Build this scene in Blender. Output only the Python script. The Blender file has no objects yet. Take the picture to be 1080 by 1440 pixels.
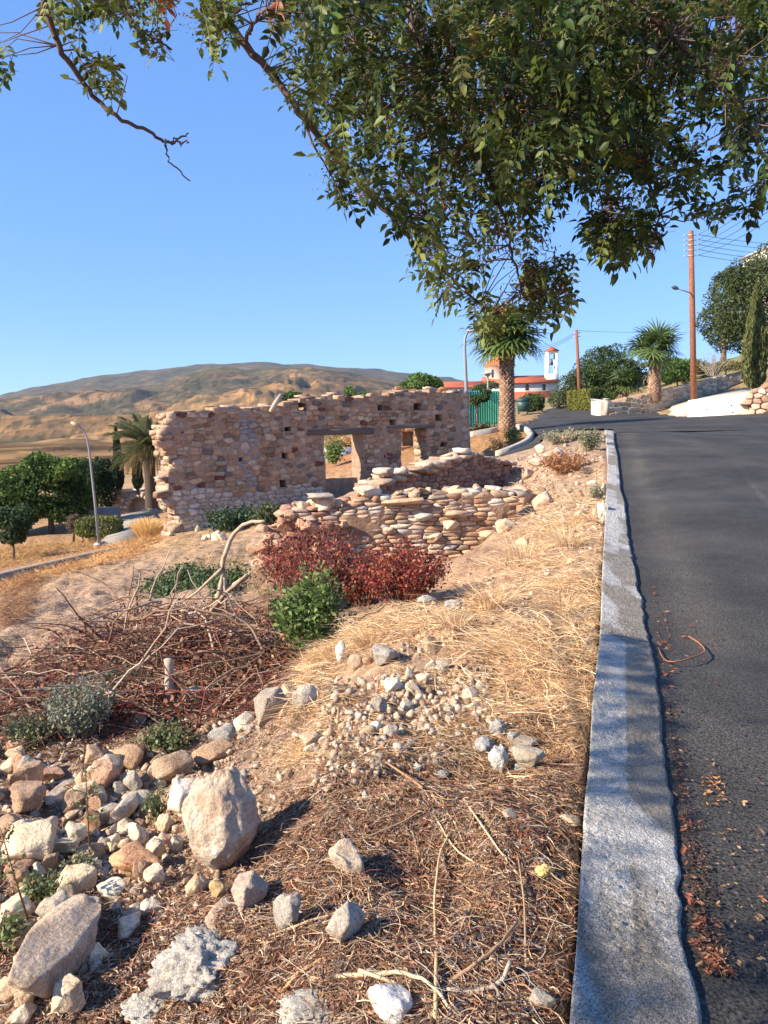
import bpy, bmesh, math, random
import numpy as np
from mathutils import Vector, Matrix, Euler
R = random.Random(7)
RN = np.random.default_rng(7)
SC = bpy.context.scene
COL = SC.collection
# ---------------------------------------------------------------- camera, sky, sun, exposure
EYE = 1.6
PITCH, ROLL, F = math.radians(6.3), math.radians(1.2), 1082.0
fw = np.array([0, math.cos(PITCH), -math.sin(PITCH)])
up0 = np.array([0, math.sin(PITCH), math.cos(PITCH)])
rt0 = np.array([1.0, 0, 0])
cr = math.cos(ROLL) * rt0 - math.sin(ROLL) * up0
cu = math.sin(ROLL) * rt0 + math.cos(ROLL) * up0
cam = bpy.data.cameras.new('camera'); camo = bpy.data.objects.new('camera', cam); COL.objects.link(camo)
cam.sensor_fit = 'HORIZONTAL'; cam.sensor_width = 36; cam.lens = 36 * F / 1080
cam.clip_start = 0.05; cam.clip_end = 20000
M = Matrix.Identity(4)
for i in range(3):
    M[i][0] = cr[i]; M[i][1] = cu[i]; M[i][2] = -fw[i]
M[2][3] = EYE
camo.matrix_world = M
SC.camera = camo

SUN_EL = 31.0
sh = np.array([-0.925, -0.38]); sh /= np.linalg.norm(sh)
sdir = np.array([sh[0] * math.cos(math.radians(SUN_EL)), sh[1] * math.cos(math.radians(SUN_EL)), math.sin(math.radians(SUN_EL))])
w = bpy.data.worlds.new('World'); SC.world = w; w.use_nodes = True
nt = w.node_tree; nt.nodes.clear()
sky = nt.nodes.new('ShaderNodeTexSky'); sky.sky_type = 'NISHITA'; sky.sun_disc = False
sky.sun_elevation = math.radians(SUN_EL); sky.sun_rotation = math.atan2(sh[0], sh[1])
sky.altitude = 300; sky.air_density = 0.6; sky.dust_density = 0.0; sky.ozone_density = 2.0
hs = nt.nodes.new('ShaderNodeHueSaturation'); hs.inputs['Saturation'].default_value = 1.2
gm = nt.nodes.new('ShaderNodeGamma'); gm.inputs[1].default_value = .48      # evens the sky out as the phone's tone curve does
vm = nt.nodes.new('ShaderNodeVectorMath'); vm.operation = 'MULTIPLY'; vm.inputs[1].default_value = (1.32, 1.62, 2.22)
bg = nt.nodes.new('ShaderNodeBackground'); bg.inputs[1].default_value = 0.13
wo = nt.nodes.new('ShaderNodeOutputWorld')
nt.links.new(sky.outputs[0], gm.inputs[0]); nt.links.new(gm.outputs[0], vm.inputs[0]); nt.links.new(vm.outputs[0], hs.inputs['Color']); nt.links.new(hs.outputs[0], bg.inputs[0]); nt.links.new(bg.outputs[0], wo.inputs[0])
sl = bpy.data.lights.new('sun', 'SUN'); sl.energy = 5.0; sl.angle = math.radians(0.5); sl.color = (1, 0.86, 0.66)
so = bpy.data.objects.new('sun', sl); COL.objects.link(so)
so.rotation_euler = Vector(sdir).to_track_quat('Z', 'Y').to_euler(); so.location = (-20, -10, 20)
SC.view_settings.view_transform = 'Standard'; SC.view_settings.look = 'None'
SC.view_settings.gamma = 1; SC.view_settings.use_curve_mapping = False
SC.view_settings.exposure = 1.1
SC.cycles.max_bounces = 6; SC.cycles.diffuse_bounces = 3; SC.cycles.glossy_bounces = 2
SC.cycles.transparent_max_bounces = 4; SC.cycles.volume_bounces = 0
SC.cycles.use_denoising = True

# ---------------------------------------------------------------- geometry helpers
def P(px, py, Y):
    """the point at forward distance Y that the photograph shows at pixel px, py"""
    d = fw + cr * ((px - 540) / F) - cu * ((py - 720) / F)
    t = Y / d[1]
    return np.array([d[0] * t, Y, EYE + d[2] * t])
def PV(px, py, Y):
    px, py, Y = np.broadcast_arrays(np.asarray(px, float), np.asarray(py, float), np.asarray(Y, float))
    d = fw[None] + cr[None] * ((px - 540) / F)[:, None] - cu[None] * ((py - 720) / F)[:, None]
    return d * (Y / d[:, 1])[:, None] + np.array([0, 0, EYE])
def proj(v):
    q = np.asarray(v, float) - np.array([0, 0, EYE])
    z = q @ fw
    return 540 + F * (q @ cr) / z, 720 - F * (q @ cu) / z

_tab = RN.random((256, 256))
_perm = RN.permutation(256)
def vn(x, y, s=0):
    x = np.asarray(x, float) + s * 17.31; y = np.asarray(y, float) + s * 9.77
    xi = np.floor(x).astype(int); yi = np.floor(y).astype(int)
    fx = x - xi; fy = y - yi
    fx = fx * fx * (3 - 2 * fx); fy = fy * fy * (3 - 2 * fy)
    a = _tab[xi & 255, yi & 255]; b = _tab[(xi + 1) & 255, yi & 255]
    c = _tab[xi & 255, (yi + 1) & 255]; d = _tab[(xi + 1) & 255, (yi + 1) & 255]
    return (a * (1 - fx) + b * fx) * (1 - fy) + (c * (1 - fx) + d * fx) * fy
def fbm(x, y, o=4, s=0, g=0.5):
    t = 0; a = 1; n = 0
    for i in range(o):
        t = t + a * (vn(x * 2 ** i, y * 2 ** i, s + i * 3) - 0.5); n += a; a *= g
    return t / n * 2
def vn3(p, s=0):
    p = np.asarray(p, float) + s * 7.13
    i = np.floor(p).astype(int); f = p - i; f = f * f * (3 - 2 * f)
    out = 0
    for dx in (0, 1):
        for dy in (0, 1):
            for dz in (0, 1):
                h = _tab[(i[:, 0] + dx + _perm[(i[:, 2] + dz) & 255]) & 255, (i[:, 1] + dy) & 255]
                wgt = (f[:, 0] if dx else 1 - f[:, 0]) * (f[:, 1] if dy else 1 - f[:, 1]) * (f[:, 2] if dz else 1 - f[:, 2])
                out = out + h * wgt
    return out
def fbm3(p, o=3, s=0):
    t = 0; a = 1; n = 0
    for k in range(o):
        t = t + a * (vn3(p * 2 ** k, s + k) - 0.5); n += a; a *= .5
    return t / n * 2
def smooth(a, b, x):
    t = np.clip((np.asarray(x, float) - a) / (b - a), 0, 1)
    return t * t * (3 - 2 * t)

def mesh_np(name, V, faces, mat=None, colors=None, shade=False):
    """faces: one int array (M,k) or a list of such arrays; colors: per vertex (N,3)"""
    if not isinstance(faces, list): faces = [faces]
    faces = [np.asarray(f, np.int32) for f in faces if len(f)]
    me = bpy.data.meshes.new(name)
    V = np.asarray(V, np.float32)
    me.vertices.add(len(V)); me.vertices.foreach_set('co', V.ravel())
    li = np.concatenate([f.ravel() for f in faces])
    tot = np.concatenate([np.full(len(f), f.shape[1], np.int32) for f in faces])
    st = np.concatenate([[0], np.cumsum(tot)[:-1]]).astype(np.int32)
    me.loops.add(len(li)); me.loops.foreach_set('vertex_index', li)
    me.polygons.add(len(tot)); me.polygons.foreach_set('loop_start', st); me.polygons.foreach_set('loop_total', tot)
    if shade: me.polygons.foreach_set('use_smooth', np.ones(len(tot), bool))
    if colors is not None:
        ca = me.color_attributes.new('Col', 'FLOAT_COLOR', 'POINT')
        c4 = np.ones((len(V), 4), np.float32); c4[:, :3] = colors
        ca.data.foreach_set('color', c4.ravel())
    me.update(calc_edges=True)
    if mat: me.materials.append(mat)
    return me
def obj(name, me, parent=None, loc=None, color=None):
    o = bpy.data.objects.new(name, me); COL.objects.link(o)
    if parent is not None: o.parent = parent
    if loc is not None: o.location = [float(c) for c in loc]
    if color is not None: o.color = (*[float(c) for c in color], 1)
    return o
def tag(o, label=None, cat=None, group=None, kind=None):
    if label: o['label'] = label
    if cat: o['category'] = cat
    if group: o['group'] = group
    if kind: o['kind'] = kind
    return o
def thing(name, label, cat, loc=(0, 0, 0), rz=0, group=None):
    o = bpy.data.objects.new(name, None); COL.objects.link(o)
    o.location = [float(c) for c in loc]; o.rotation_euler = (0, 0, rz); o.empty_display_size = .1
    return tag(o, label, cat, group)

class MB:
    """collects primitive shapes into one mesh"""
    def __init__(s): s.V = []; s.F = {}; s.n = 0; s.C = []
    def add(s, V, F, c=None):
        V = np.asarray(V, float)
        for f in F: s.F.setdefault(len(f), []).append([i + s.n for i in f])
        s.V.append(V); s.n += len(V)
        s.C.append(np.tile(np.array(c if c is not None else (.5, .5, .5), float), (len(V), 1)))
    def addarr(s, V, Fa, C=None):
        Fa = np.asarray(Fa)
        s.F.setdefault(Fa.shape[1], []).extend((Fa + s.n).tolist())
        s.V.append(np.asarray(V, float)); s.n += len(V)
        s.C.append(np.asarray(C, float) if C is not None else np.full((len(V), 3), .5))
    def box(s, c, d, rz=0, col=None, taper=1.0):
        x, y, z = [k / 2 for k in d]
        v = np.array([(-x, -y, -z), (x, -y, -z), (x, y, -z), (-x, y, -z), (-x * taper, -y * taper, z), (x * taper, -y * taper, z), (x * taper, y * taper, z), (-x * taper, y * taper, z)])
        ca, sa = math.cos(rz), math.sin(rz)
        v = v @ np.array([[ca, sa, 0], [-sa, ca, 0], [0, 0, 1]]) + np.array(c, float)
        s.add(v, [(0, 3, 2, 1), (4, 5, 6, 7), (0, 1, 5, 4), (1, 2, 6, 5), (2, 3, 7, 6), (3, 0, 4, 7)], col)
    def tube(s, pts, rad, n=7, col=None, cap=True):
        pts = np.asarray(pts, float); K = len(pts)
        rad = np.broadcast_to(np.asarray(rad, float), (K,)) if np.ndim(rad) < 1 or len(np.atleast_1d(rad)) == K else np.linspace(rad[0], rad[-1], K)
        t = np.gradient(pts, axis=0); t /= np.linalg.norm(t, axis=1)[:, None] + 1e-9
        ref = np.array([0, 0, 1.0]) if abs(t[:, 2]).mean() < .8 else np.array([1.0, 0, 0])
        a = np.cross(t, ref); a /= np.linalg.norm(a, axis=1)[:, None] + 1e-9; b = np.cross(t, a)
        th = np.arange(n) / n * 2 * math.pi
        V = pts[:, None] + rad[:, None, None] * (a[:, None] * np.cos(th)[None, :, None] + b[:, None] * np.sin(th)[None, :, None])
        V = V.reshape(-1, 3)
        F_ = []
        for k in range(K - 1):
            for j in range(n):
                F_.append((k * n + j, k * n + (j + 1) % n, (k + 1) * n + (j + 1) % n, (k + 1) * n + j))
        s.add(V, F_, col)
        if cap:
            s.F.setdefault(n, []).append([s.n - n + j for j in range(n)])
            s.F.setdefault(n, []).append([s.n - K * n + n - 1 - j for j in range(n)])
    def lathe(s, prof, c=(0, 0, 0), n=16, col=None):
        th = np.arange(n) / n * 2 * math.pi
        V = np.array([[(r * math.cos(a) + c[0], r * math.sin(a) + c[1], z + c[2]) for a in th] for r, z in prof]).reshape(-1, 3)
        F_ = [(k * n + j, k * n + (j + 1) % n, (k + 1) * n + (j + 1) % n, (k + 1) * n + j) for k in range(len(prof) - 1) for j in range(n)]
        s.add(V, F_, col)
    def mesh(s, name, mat, shade=False, col=True):
        return mesh_np(name, np.concatenate(s.V), [np.array(f) for f in s.F.values()], mat, np.concatenate(s.C) if col else None, shade)
    def build(s, name, mat, parent=None, shade=False, color=None):
        return obj(name, s.mesh(name, mat, shade), parent, color=color)

def ribbons(Pt, wd, C=None, flat=None):
    """Pt (N,K,3), widths (N,) -> verts, quads, colours; ribbons taper to the tip"""
    N, K, _ = Pt.shape
    t = np.gradient(Pt, axis=1); t /= np.linalg.norm(t, axis=2)[..., None] + 1e-9
    rnd = RN.normal(size=(N, 1, 3)) if flat is None else flat[:, None, :]
    side = np.cross(t, np.broadcast_to(rnd, t.shape)); side /= np.linalg.norm(side, axis=2)[..., None] + 1e-9
    tp = np.linspace(1, .35, K)[None, :, None]
    o = side * np.asarray(wd)[:, None, None] * .5 * tp
    V = np.stack([Pt - o, Pt + o], 2).reshape(-1, 3)
    b = (np.arange(N) * K * 2)[:, None] + (np.arange(K - 1) * 2)[None]
    b = b.ravel()
    Fq = np.stack([b, b + 1, b + 3, b + 2], 1)
    Cc = None if C is None else np.repeat(C, K * 2, axis=0)
    return V, Fq, Cc
def in_poly(x, y, poly):
    x = np.asarray(x, float); y = np.asarray(y, float); ins = np.zeros(x.shape, bool)
    n = len(poly); j = n - 1
    for i in range(n):
        xi, yi = poly[i]; xj, yj = poly[j]
        c = ((yi > y) != (yj > y)) & (x < (xj - xi) * (y - yi) / (yj - yi + 1e-12) + xi)
        ins ^= c; j = i
    return ins
def poly_pts(poly, n):
    xs = [p[0] for p in poly]; ys = [p[1] for p in poly]; out = np.zeros((0, 2))
    while len(out) < n:
        q = np.stack([RN.uniform(min(xs), max(xs), n * 2), RN.uniform(min(ys), max(ys), n * 2)], 1)
        out = np.concatenate([out, q[in_poly(q[:, 0], q[:, 1], poly)]])
    return out[:n]

# ---------------------------------------------------------------- materials
MATS = {}
def mat(name, base=(.5, .5, .5), rough=.85, var=None, scale=8.0, use='none', bump=0.0, bscale=40.0, detail=5, spec=.3, metal=0, trans=0, var2=None, scale2=2.0, coord='pos', fine=0.0, disp=None):
    """base colour mixed with var by noise; use: none | object (obj.color multiplies) | attr (vertex colour multiplies)"""
    m = bpy.data.materials.new(name); m.use_nodes = True; n = m.node_tree.nodes; l = m.node_tree.links
    b = n['Principled BSDF']; b.inputs['Roughness'].default_value = rough; b.inputs['Specular IOR Level'].default_value = spec
    b.inputs['Metallic'].default_value = metal
    if coord == 'pos':
        g = n.new('ShaderNodeNewGeometry'); vec = g.outputs['Position']
    else:
        g = n.new('ShaderNodeTexCoord'); vec = g.outputs['Object']
    col = None
    def mix(a, bb, fac, mode='MIX'):
        x = n.new('ShaderNodeMix'); x.data_type = 'RGBA'; x.blend_type = mode
        for sck, v in ((x.inputs[6], a), (x.inputs[7], bb)):
            if isinstance(v, tuple): sck.default_value = (*v, 1)
            else: l.new(v, sck)
        if isinstance(fac, float): x.inputs[0].default_value = fac
        else: l.new(fac, x.inputs[0])
        return x.outputs[2]
    def noise(sc, lo=.35, hi=.65, det=detail):
        t = n.new('ShaderNodeTexNoise'); t.inputs['Scale'].default_value = sc; t.inputs['Detail'].default_value = det
        t.inputs['Roughness'].default_value = .6
        l.new(vec, t.inputs['Vector'])
        r = n.new('ShaderNodeMapRange'); r.inputs[1].default_value = lo; r.inputs[2].default_value = hi
        l.new(t.outputs['Fac'], r.inputs[0]); return r.outputs[0]
    col = base
    if var is not None: col = mix(col, var, noise(scale))
    if var2 is not None: col = mix(col, var2, noise(scale2, .5, .7))
    if use == 'attr':
        a = n.new('ShaderNodeVertexColor'); a.layer_name = 'Col'; col = mix(col, a.outputs[0], 1.0, 'MULTIPLY')
    if use == 'object':
        a = n.new('ShaderNodeObjectInfo'); col = mix(col, a.outputs['Color'], 1.0, 'MULTIPLY')
    if fine:
        f_ = noise(bscale * 2.3, .3, .7, 2); k = n.new('ShaderNodeMapRange'); k.inputs[3].default_value = 1 - fine; k.inputs[4].default_value = 1 + fine * .6
        l.new(f_, k.inputs[0]); cc = n.new('ShaderNodeCombineColor')
        for i in range(3): l.new(k.outputs[0], cc.inputs[i])
        col = mix(col, cc.outputs[0], 1.0, 'MULTIPLY')
    if isinstance(col, tuple): b.inputs['Base Color'].default_value = (*col, 1)
    else: l.new(col, b.inputs['Base Color'])
    if bump:
        t = n.new('ShaderNodeTexNoise'); t.inputs['Scale'].default_value = bscale; t.inputs['Detail'].default_value = 6; t.inputs['Roughness'].default_value = .65
        l.new(vec, t.inputs['Vector'])
        bp = n.new('ShaderNodeBump'); bp.inputs['Strength'].default_value = 1.0; bp.inputs['Distance'].default_value = bump
        l.new(t.outputs['Fac'], bp.inputs['Height']); l.new(bp.outputs[0], b.inputs['Normal'])
    if trans:
        tr = n.new('ShaderNodeBsdfTranslucent'); ms = n.new('ShaderNodeMixShader'); ms.inputs[0].default_value = trans
        if isinstance(col, tuple): tr.inputs[0].default_value = (*col, 1)
        else: l.new(col, tr.inputs[0])
        l.new(b.outputs[0], ms.inputs[1]); l.new(tr.outputs[0], ms.inputs[2]); l.new(ms.outputs[0], n['Material Output'].inputs['Surface'])
    MATS[name] = m
    return m
W1 = (1., 1., 1.)
m_ground = mat('ground_soil', (.78, .75, .72), .95, (1.3, 1.26, 1.2), 5, 'attr', .02, 34, fine=.55, spec=.1)
m_hills = mat('hill_grass', (.60, .58, .54), 1, (1.35, 1.22, 1.02), .06, 'attr', 0, spec=0, var2=(.5, .52, .46), scale2=.03)
m_rock = mat('rock', (.84, .80, .75), .95, (1.2, 1.14, 1.05), 11, 'object', .012, 48, fine=.35, spec=.12, var2=(.72, .56, .42), scale2=5)
m_stone = mat('wall_stone', (.72, .72, .72), .95, (1.18, 1.14, 1.08), 9, 'object', .008, 26, fine=.35, spec=.1)
m_stone_a = mat('wall_stone_mass', (.72, .72, .72), .95, (1.18, 1.14, 1.08), 9, 'attr', .008, 26, fine=.35, spec=.1)
m_mortar = mat('old_mortar', (.44,.31,.225), .95, (.31,.215,.155), 5, 'none', .03, 22, fine=.35)
m_conc = mat('concrete', (.9, .89, .87), .95, (1.12, 1.1, 1.08), 6, 'attr', .014, 85, fine=.75, spec=.1)
m_lump = mat('concrete_rubble', (.80,.74,.66), .95, (1.15,1.1,1.02), 14, 'object', .014, 70, fine=.4, spec=.1, var2=(.52,.44,.36), scale2=7)
m_asph = mat('asphalt', (.044, .042, .041), .85, (.082, .077, .071), .9, 'attr', .010, 44, fine=1.0, spec=.25)
m_straw = mat('straw', (1.22, 1.2, 1.15), .8, use='attr', trans=.15, spec=.2)
m_leafy = mat('leaf', W1, .55, use='attr', trans=.28, spec=.35)
m_far = mat('foliage', W1, .75, use='attr', trans=.18, spec=.15)
m_bark = mat('bark', (.13, .085, .06), .95, (.22, .16, .12), 14, 'none', .006, 60)
m_wood = mat('weathered_wood', W1, .9, (.75, .72, .7), 20, 'attr', .004, 60)
m_paint = mat('painted_metal', W1, .5, use='attr', spec=.5)
m_white = mat('white_render', (.78, .75, .68), .9, (.66, .62, .55), 1.5, 'none', .004, 20)
m_tile = mat('red_roof_tile', (.50, .13, .06), .85, (.40, .11, .06), 3, 'none')
m_glass = mat('dark_window', (.05, .06, .08), .2, spec=.6)
m_trunk = mat('palm_trunk', W1, .95, (.7, .66, .6), 10, 'attr', .01, 30)
# ---------------------------------------------------------------- the lie of the land
ctrl = []
for px, py, Y in [(880,1440,1.75),(885,1300,2.13),(892,1100,3.05),(876,900,5.0),(870,800,7.0),(866,700,11.2),(861,640,16),(856,606,23)]:
    p = P(px, py, Y); z = p[2] - .1
    ctrl += [(p[0], Y, z), (p[0] + 2.5, Y, z - .02), (p[0] + 7, Y, z + .02)]
ctrl += [(.4,-4,.03),(4,-4,.02),(9,-4,.05),(.5,0,.05),(4,0,.03),(9,0,.05)]
for px, py, Y in [(1055,580,33),(967,587,33),(931,587,36),(904,581,42),(853,584,40),(830,576,50),(780,575,62),(765,577,70),
    (745,612,30),(750,616,28),(725,632,25.5),(700,642,24),(800,604,27),(712,606,31),(690,615,30),(662,618,30),(640,602,40),(480,655,29),(480,635,40),
    (235,750,20.6),(350,733,22.3),(450,716,23.6),(657,660,28),(500,690,20),(600,682,18),(650,695,16.5),(700,690,17.5),
    (400,785,12.2),(520,800,12.6),(650,790,13),(725,738,13.2),(695,752,12.8),(480,850,9.5),(580,830,10.2),
    (740,770,10.5),(780,720,12.5),(790,680,15),(760,650,18),(800,615,21),(830,640,17.5),(825,720,11.0),(832,800,7.2),(835,900,4.95),
    (700,830,8),(640,800,9.9),(600,850,7.8),(540,880,6.6),(480,900,6.0),(690,900,5.1),(600,950,4.8),(700,1000,4.0),(820,1000,3.85),
    (600,1050,3.65),(780,1150,2.85),(600,1200,2.75),(700,1300,2.32),(790,1400,1.88),(600,1430,1.86),(450,1300,2.4),(500,1150,2.98),(450,1080,3.5),(440,1000,4.3),
    (395,960,6.3),(370,1050,4.4),(300,1240,3.05),(330,1150,3.6),(200,1240,3.1),(100,1240,3.15),(0,1240,3.2),(0,1440,2.35),(150,1440,2.25),(300,1420,2.15),(400,1400,2.08),
    (200,1100,4.3),(0,1100,4.5),(100,1050,5.1),(300,1050,4.9),(0,1000,6.2),(200,980,6.5),(350,960,6.7),(100,920,8.3),(300,900,8.8),(425,915,7.3),(0,900,9),
    (200,850,11.5),(60,850,11.5),(330,820,13),(0,836,14.5),(130,795,17),(220,765,20),(300,765,18),(330,750,20),(380,800,12.6),(320,742,21.5),
    (0,825,18.8),(100,795,22.3),(190,770,26.3),(0,812,21.5),(100,785,25),(138,765,30),(20,785,28),(72,748,36),(195,724,42),(110,730,40),(170,748,33)]:
    ctrl.append(tuple(P(px, py, Y)))
ctrl += [(-25,60,-4),(-40,100,-7),(-90,150,-12),(-20,150,-7),(-60,60,-5),(-40,30,-3.5),(-30,10,-2.6),(-12,5,-1.3),(-15,-5,-1.2),(-4,-1,-.5),(-1.5,-2,-.05),(-6,-8,-.4),
    (0,-10,0),(12,-12,.1),(-6,60,.5),(14,120,3.7),(0,100,1.8),(35,100,7),(60,130,12),(28,58,6.6),(24,47,4.4),(45,62,9.5),(60,30,7),(40,20,4),(22,20,1.4),(22,8,.6),(30,-4,.6),(19,36,2.6),(17,31,1.95),
    (-40,-30,-3),(40,-30,1),(0,-60,-1),(-120,0,-10),(120,0,10),(0,-150,-3),(150,100,18),(-150,60,-14),(60,170,14)]
CT = np.array(ctrl, float)
def _phi(r): return np.sqrt(r * r + .35 ** 2)
def _fit():
    X = CT[:, :2]; n = len(X)
    A = _phi(np.linalg.norm(X[:, None] - X[None], axis=2)) - np.eye(n) * .02
    B = np.concatenate([X / 50, np.ones((n, 1))], 1)
    K = np.block([[A, B], [B.T, np.zeros((3, 3))]])
    return np.linalg.solve(K, np.concatenate([CT[:, 2], np.zeros(3)]))
_w = _fit()
def Hraw(x, y):
    x = np.asarray(x, float); y = np.asarray(y, float); sh_ = x.shape; x = x.ravel(); y = y.ravel()
    out = np.empty(len(x))
    for s in range(0, len(x), 40000):
        xx = x[s:s + 40000]; yy = y[s:s + 40000]
        d = np.sqrt((xx[:, None] - CT[None, :, 0]) ** 2 + (yy[:, None] - CT[None, :, 1]) ** 2)
        out[s:s + 40000] = _phi(d) @ _w[:-3] + xx / 50 * _w[-3] + yy / 50 * _w[-2] + _w[-1]
    return out.reshape(sh_)
# kerb: edges traced on the near side and the road side, laid on the slope
KL = [(797,1470),(800,1440),(812,1300),(822,1150),(833,1000),(843,900),(847,800),(852,700),(855,650),(853,622),(850,606)]
KR = [(1000,1470),(985,1440),(962,1300),(953,1180),(935,1040),(912,900),(893,800),(877,700),(869,650),(864,622),(861,606)]
def hit(px, py, dz=0., y0=1., y1=90., n=500, fn=None):
    Y = np.geomspace(y0, y1, n); q = PV(px, py, Y)
    h = (fn or Hraw)(q[:, 0], q[:, 1]) + dz - q[:, 2]
    k = np.argmax(h > 0)
    if k == 0: return q[-1] if h[0] <= 0 else q[0]
    t = h[k - 1] / (h[k - 1] - h[k]); return q[k - 1] * (1 - t) + q[k] * t
kl = np.array([hit(*p, dz=.1) for p in KL]); kr_ = np.array([hit(*p, dz=.08) for p in KR])
def ext(a):   # runs on behind the camera
    d = a[1] - a[3]; d = d / abs(d[1]); return np.concatenate([[a[0] + d * 8], a])
kl = ext(kl); kr_ = ext(kr_)
def XL(y): return np.interp(y, kl[:, 1], kl[:, 0])
def XR(y): return np.interp(y, kr_[:, 1], kr_[:, 0])
KEND = min(kl[-1, 1], kr_[-1, 1])
# asphalt area (world metres)
far_ = [hit(*p) for p in [(850,604),(820,604),(790,606),(765,618),(745,634),(716,646),(690,652)]]
isl_ = [hit(*p) for p in [(705,638),(717,632),(738,626),(748,618),(749,612),(742,607),(728,603)]]
rest = [P(738,598,38), P(748,592,46), P(760,583,56), P(764,577,70), P(785,575,70), P(806,577,57), P(830,578,50), P(853,584,42), P(904,581,43), P(931,587,38), P(967,587,34.5), P(1055,580,33.5), P(1110,575,33)]
ROAD = [(XR(-8.) , -8.)] + [(float(XR(y)) - .05, float(y)) for y in np.linspace(-5, KEND, 20)] + [(p[0], p[1]) for p in far_] + [(p[0], p[1]) for p in isl_] + [(p[0], p[1]) for p in rest] + [(14, 22), (8, 10), (6, 4), (6, -8)]
def roadmask(x, y): return in_poly(x, y, ROAD)

def skyl(tab, px):
    return np.interp(px, [t[0] for t in tab], [t[1] for t in tab])
BACK = [(-400,585),(-200,575),(-60,566),(0,558),(50,546),(100,536),(150,528),(200,524),(260,517),(330,512),(400,512),(460,515),(520,520),(570,524),(620,530),(680,540),(760,556),(900,566),(1500,570)]
FRONT = [(-400,590),(-200,580),(0,563),(60,560),(160,549),(230,538),(265,527),(300,519),(340,516),(420,517),(470,523),(520,531),(600,545),(700,560),(900,575),(1500,580)]
def hill(az, r):
    px = 540 + F * np.tan(np.clip(az, -1.25, 1.25)) / 1.0
    hor = 600 - (px - 540) * math.tan(ROLL)
    c = 1 / np.cos(np.clip(az, -1.25, 1.25))
    tf = (hor - skyl(FRONT, px)) / F / c; tb = (hor - skyl(BACK, px)) / F / c
    x = r * np.sin(az); y = r * np.cos(az)
    rf = 2300 + 300 * fbm(az * 3 + 5, r * 0, 2, 5)
    tv = -.040
    s = np.clip((r - 260) / (rf - 260), 0, 1)
    e = tv + (tf - tv) * (s ** .62)
    zf = EYE + e * r
    zf2 = EYE + tf * rf + (r - rf) * -.03
    z = np.where(r < rf, zf, zf2)
    s2 = smooth(rf + 100, 4300, r)
    z = z * (1 - s2) + (EYE + tb * np.minimum(r, 4300) - np.maximum(r - 4300, 0) * .1) * s2
    rid = 1 - np.abs(fbm(x / 330 + .4 * fbm(x / 200, y / 200, 2, 3), y / 520, 4, 11))
    am = smooth(500, 1500, r) * (1 - .75 * smooth(rf * .93, rf, r) * (1 - smooth(rf, rf + 500, r)))
    am = am * (1 - .85 * smooth(3000, 4200, r))
    z = z + am * (rid - .8) * 105 + fbm(x / 130, y / 130, 4, 4) * 9 * smooth(250, 600, r)
    z = z + smooth(250, 500, r) * (1 - smooth(1700, 2200, r)) * (np.floor(z / 7) * 7 + 7 * smooth(.6, 1, z / 7 - np.floor(z / 7)) - z) * .7
    return z
def T(x, y, noise=True):
    x = np.asarray(x, float); y = np.asarray(y, float)
    r = np.hypot(x, y); az = np.arctan2(x, y)
    h = Hraw(x, y)
    b = smooth(90, 230, r)
    h = h * (1 - b) + hill(az, np.maximum(r, 100)) * b
    rm = roadmask(x, y)
    on_k = (y < KEND + .3) & (x > XL(y) - .02)
    rm = rm | on_k
    if noise:
        damp = np.clip((XL(y) - x) / .25, 0, 1) * (y < KEND) + (y >= KEND)
        near = 1 - smooth(14, 30, r)
        nz = fbm(x * .9, y * .9, 3, 1) * .13 + fbm(x * 3.2, y * 3.2, 3, 2) * .10 + (.5 - np.abs(fbm(x * 7, y * 7, 3, 6))) * .03 - .015 + fbm(x * 17, y * 17, 3, 7) * .022
        nz = nz * near + fbm(x * .5, y * .5, 3, 9) * .12 * (1 - near)
        # the straw mound's broken left edge
        h = h + np.where(rm, -.07, nz * damp - .02 * (1 - damp))
    return h
# fast look-up near the camera
gx = np.arange(-14, 16, .06); gy = np.arange(.3, 32, .06)
GXX, GYY = np.meshgrid(gx, gy, indexing='ij')
GZ = T(GXX, GYY)
def Hn(x, y):
    x = np.asarray(x, float); y = np.asarray(y, float)
    i = (x - gx[0]) / .06; j = (y - gy[0]) / .06
    ok = (i >= 0) & (j >= 0) & (i < len(gx) - 1.01) & (j < len(gy) - 1.01)
    ii = np.clip(i, 0, len(gx) - 1.02); jj = np.clip(j, 0, len(gy) - 1.02)
    a = ii.astype(int); b = jj.astype(int); fx = ii - a; fy = jj - b
    z = (GZ[a, b] * (1 - fx) + GZ[a + 1, b] * fx) * (1 - fy) + (GZ[a, b + 1] * (1 - fx) + GZ[a + 1, b + 1] * fx) * fy
    if not np.all(ok):
        z = np.array(z, float)
        if z.ndim == 0: return T(x, y)
        z[~ok] = T(x[~ok], y[~ok])
    return z
def G(px, py, y0=1.2, y1=60): return hit(px, py, 0, y0, y1, 500, Hn)
def GV(px, py, y0=1.2, y1=32, n=260):
    px = np.asarray(px, float); py = np.asarray(py, float); N = len(px)
    lo = np.full(N, np.nan); hi = np.full(N, np.nan); prev = y0
    Ys = np.geomspace(y0, y1, n)
    for Y in Ys:
        q = PV(px, py, np.full(N, Y)); under = Hn(q[:, 0], q[:, 1]) > q[:, 2]
        new = under & np.isnan(lo); lo[new] = prev; hi[new] = Y; prev = Y
    ok = ~np.isnan(lo); px, py, lo, hi = px[ok], py[ok], lo[ok], hi[ok]
    q = PV(px, py, (lo + hi) / 2); q[:, 2] = Hn(q[:, 0], q[:, 1])
    return q, ok

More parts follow.
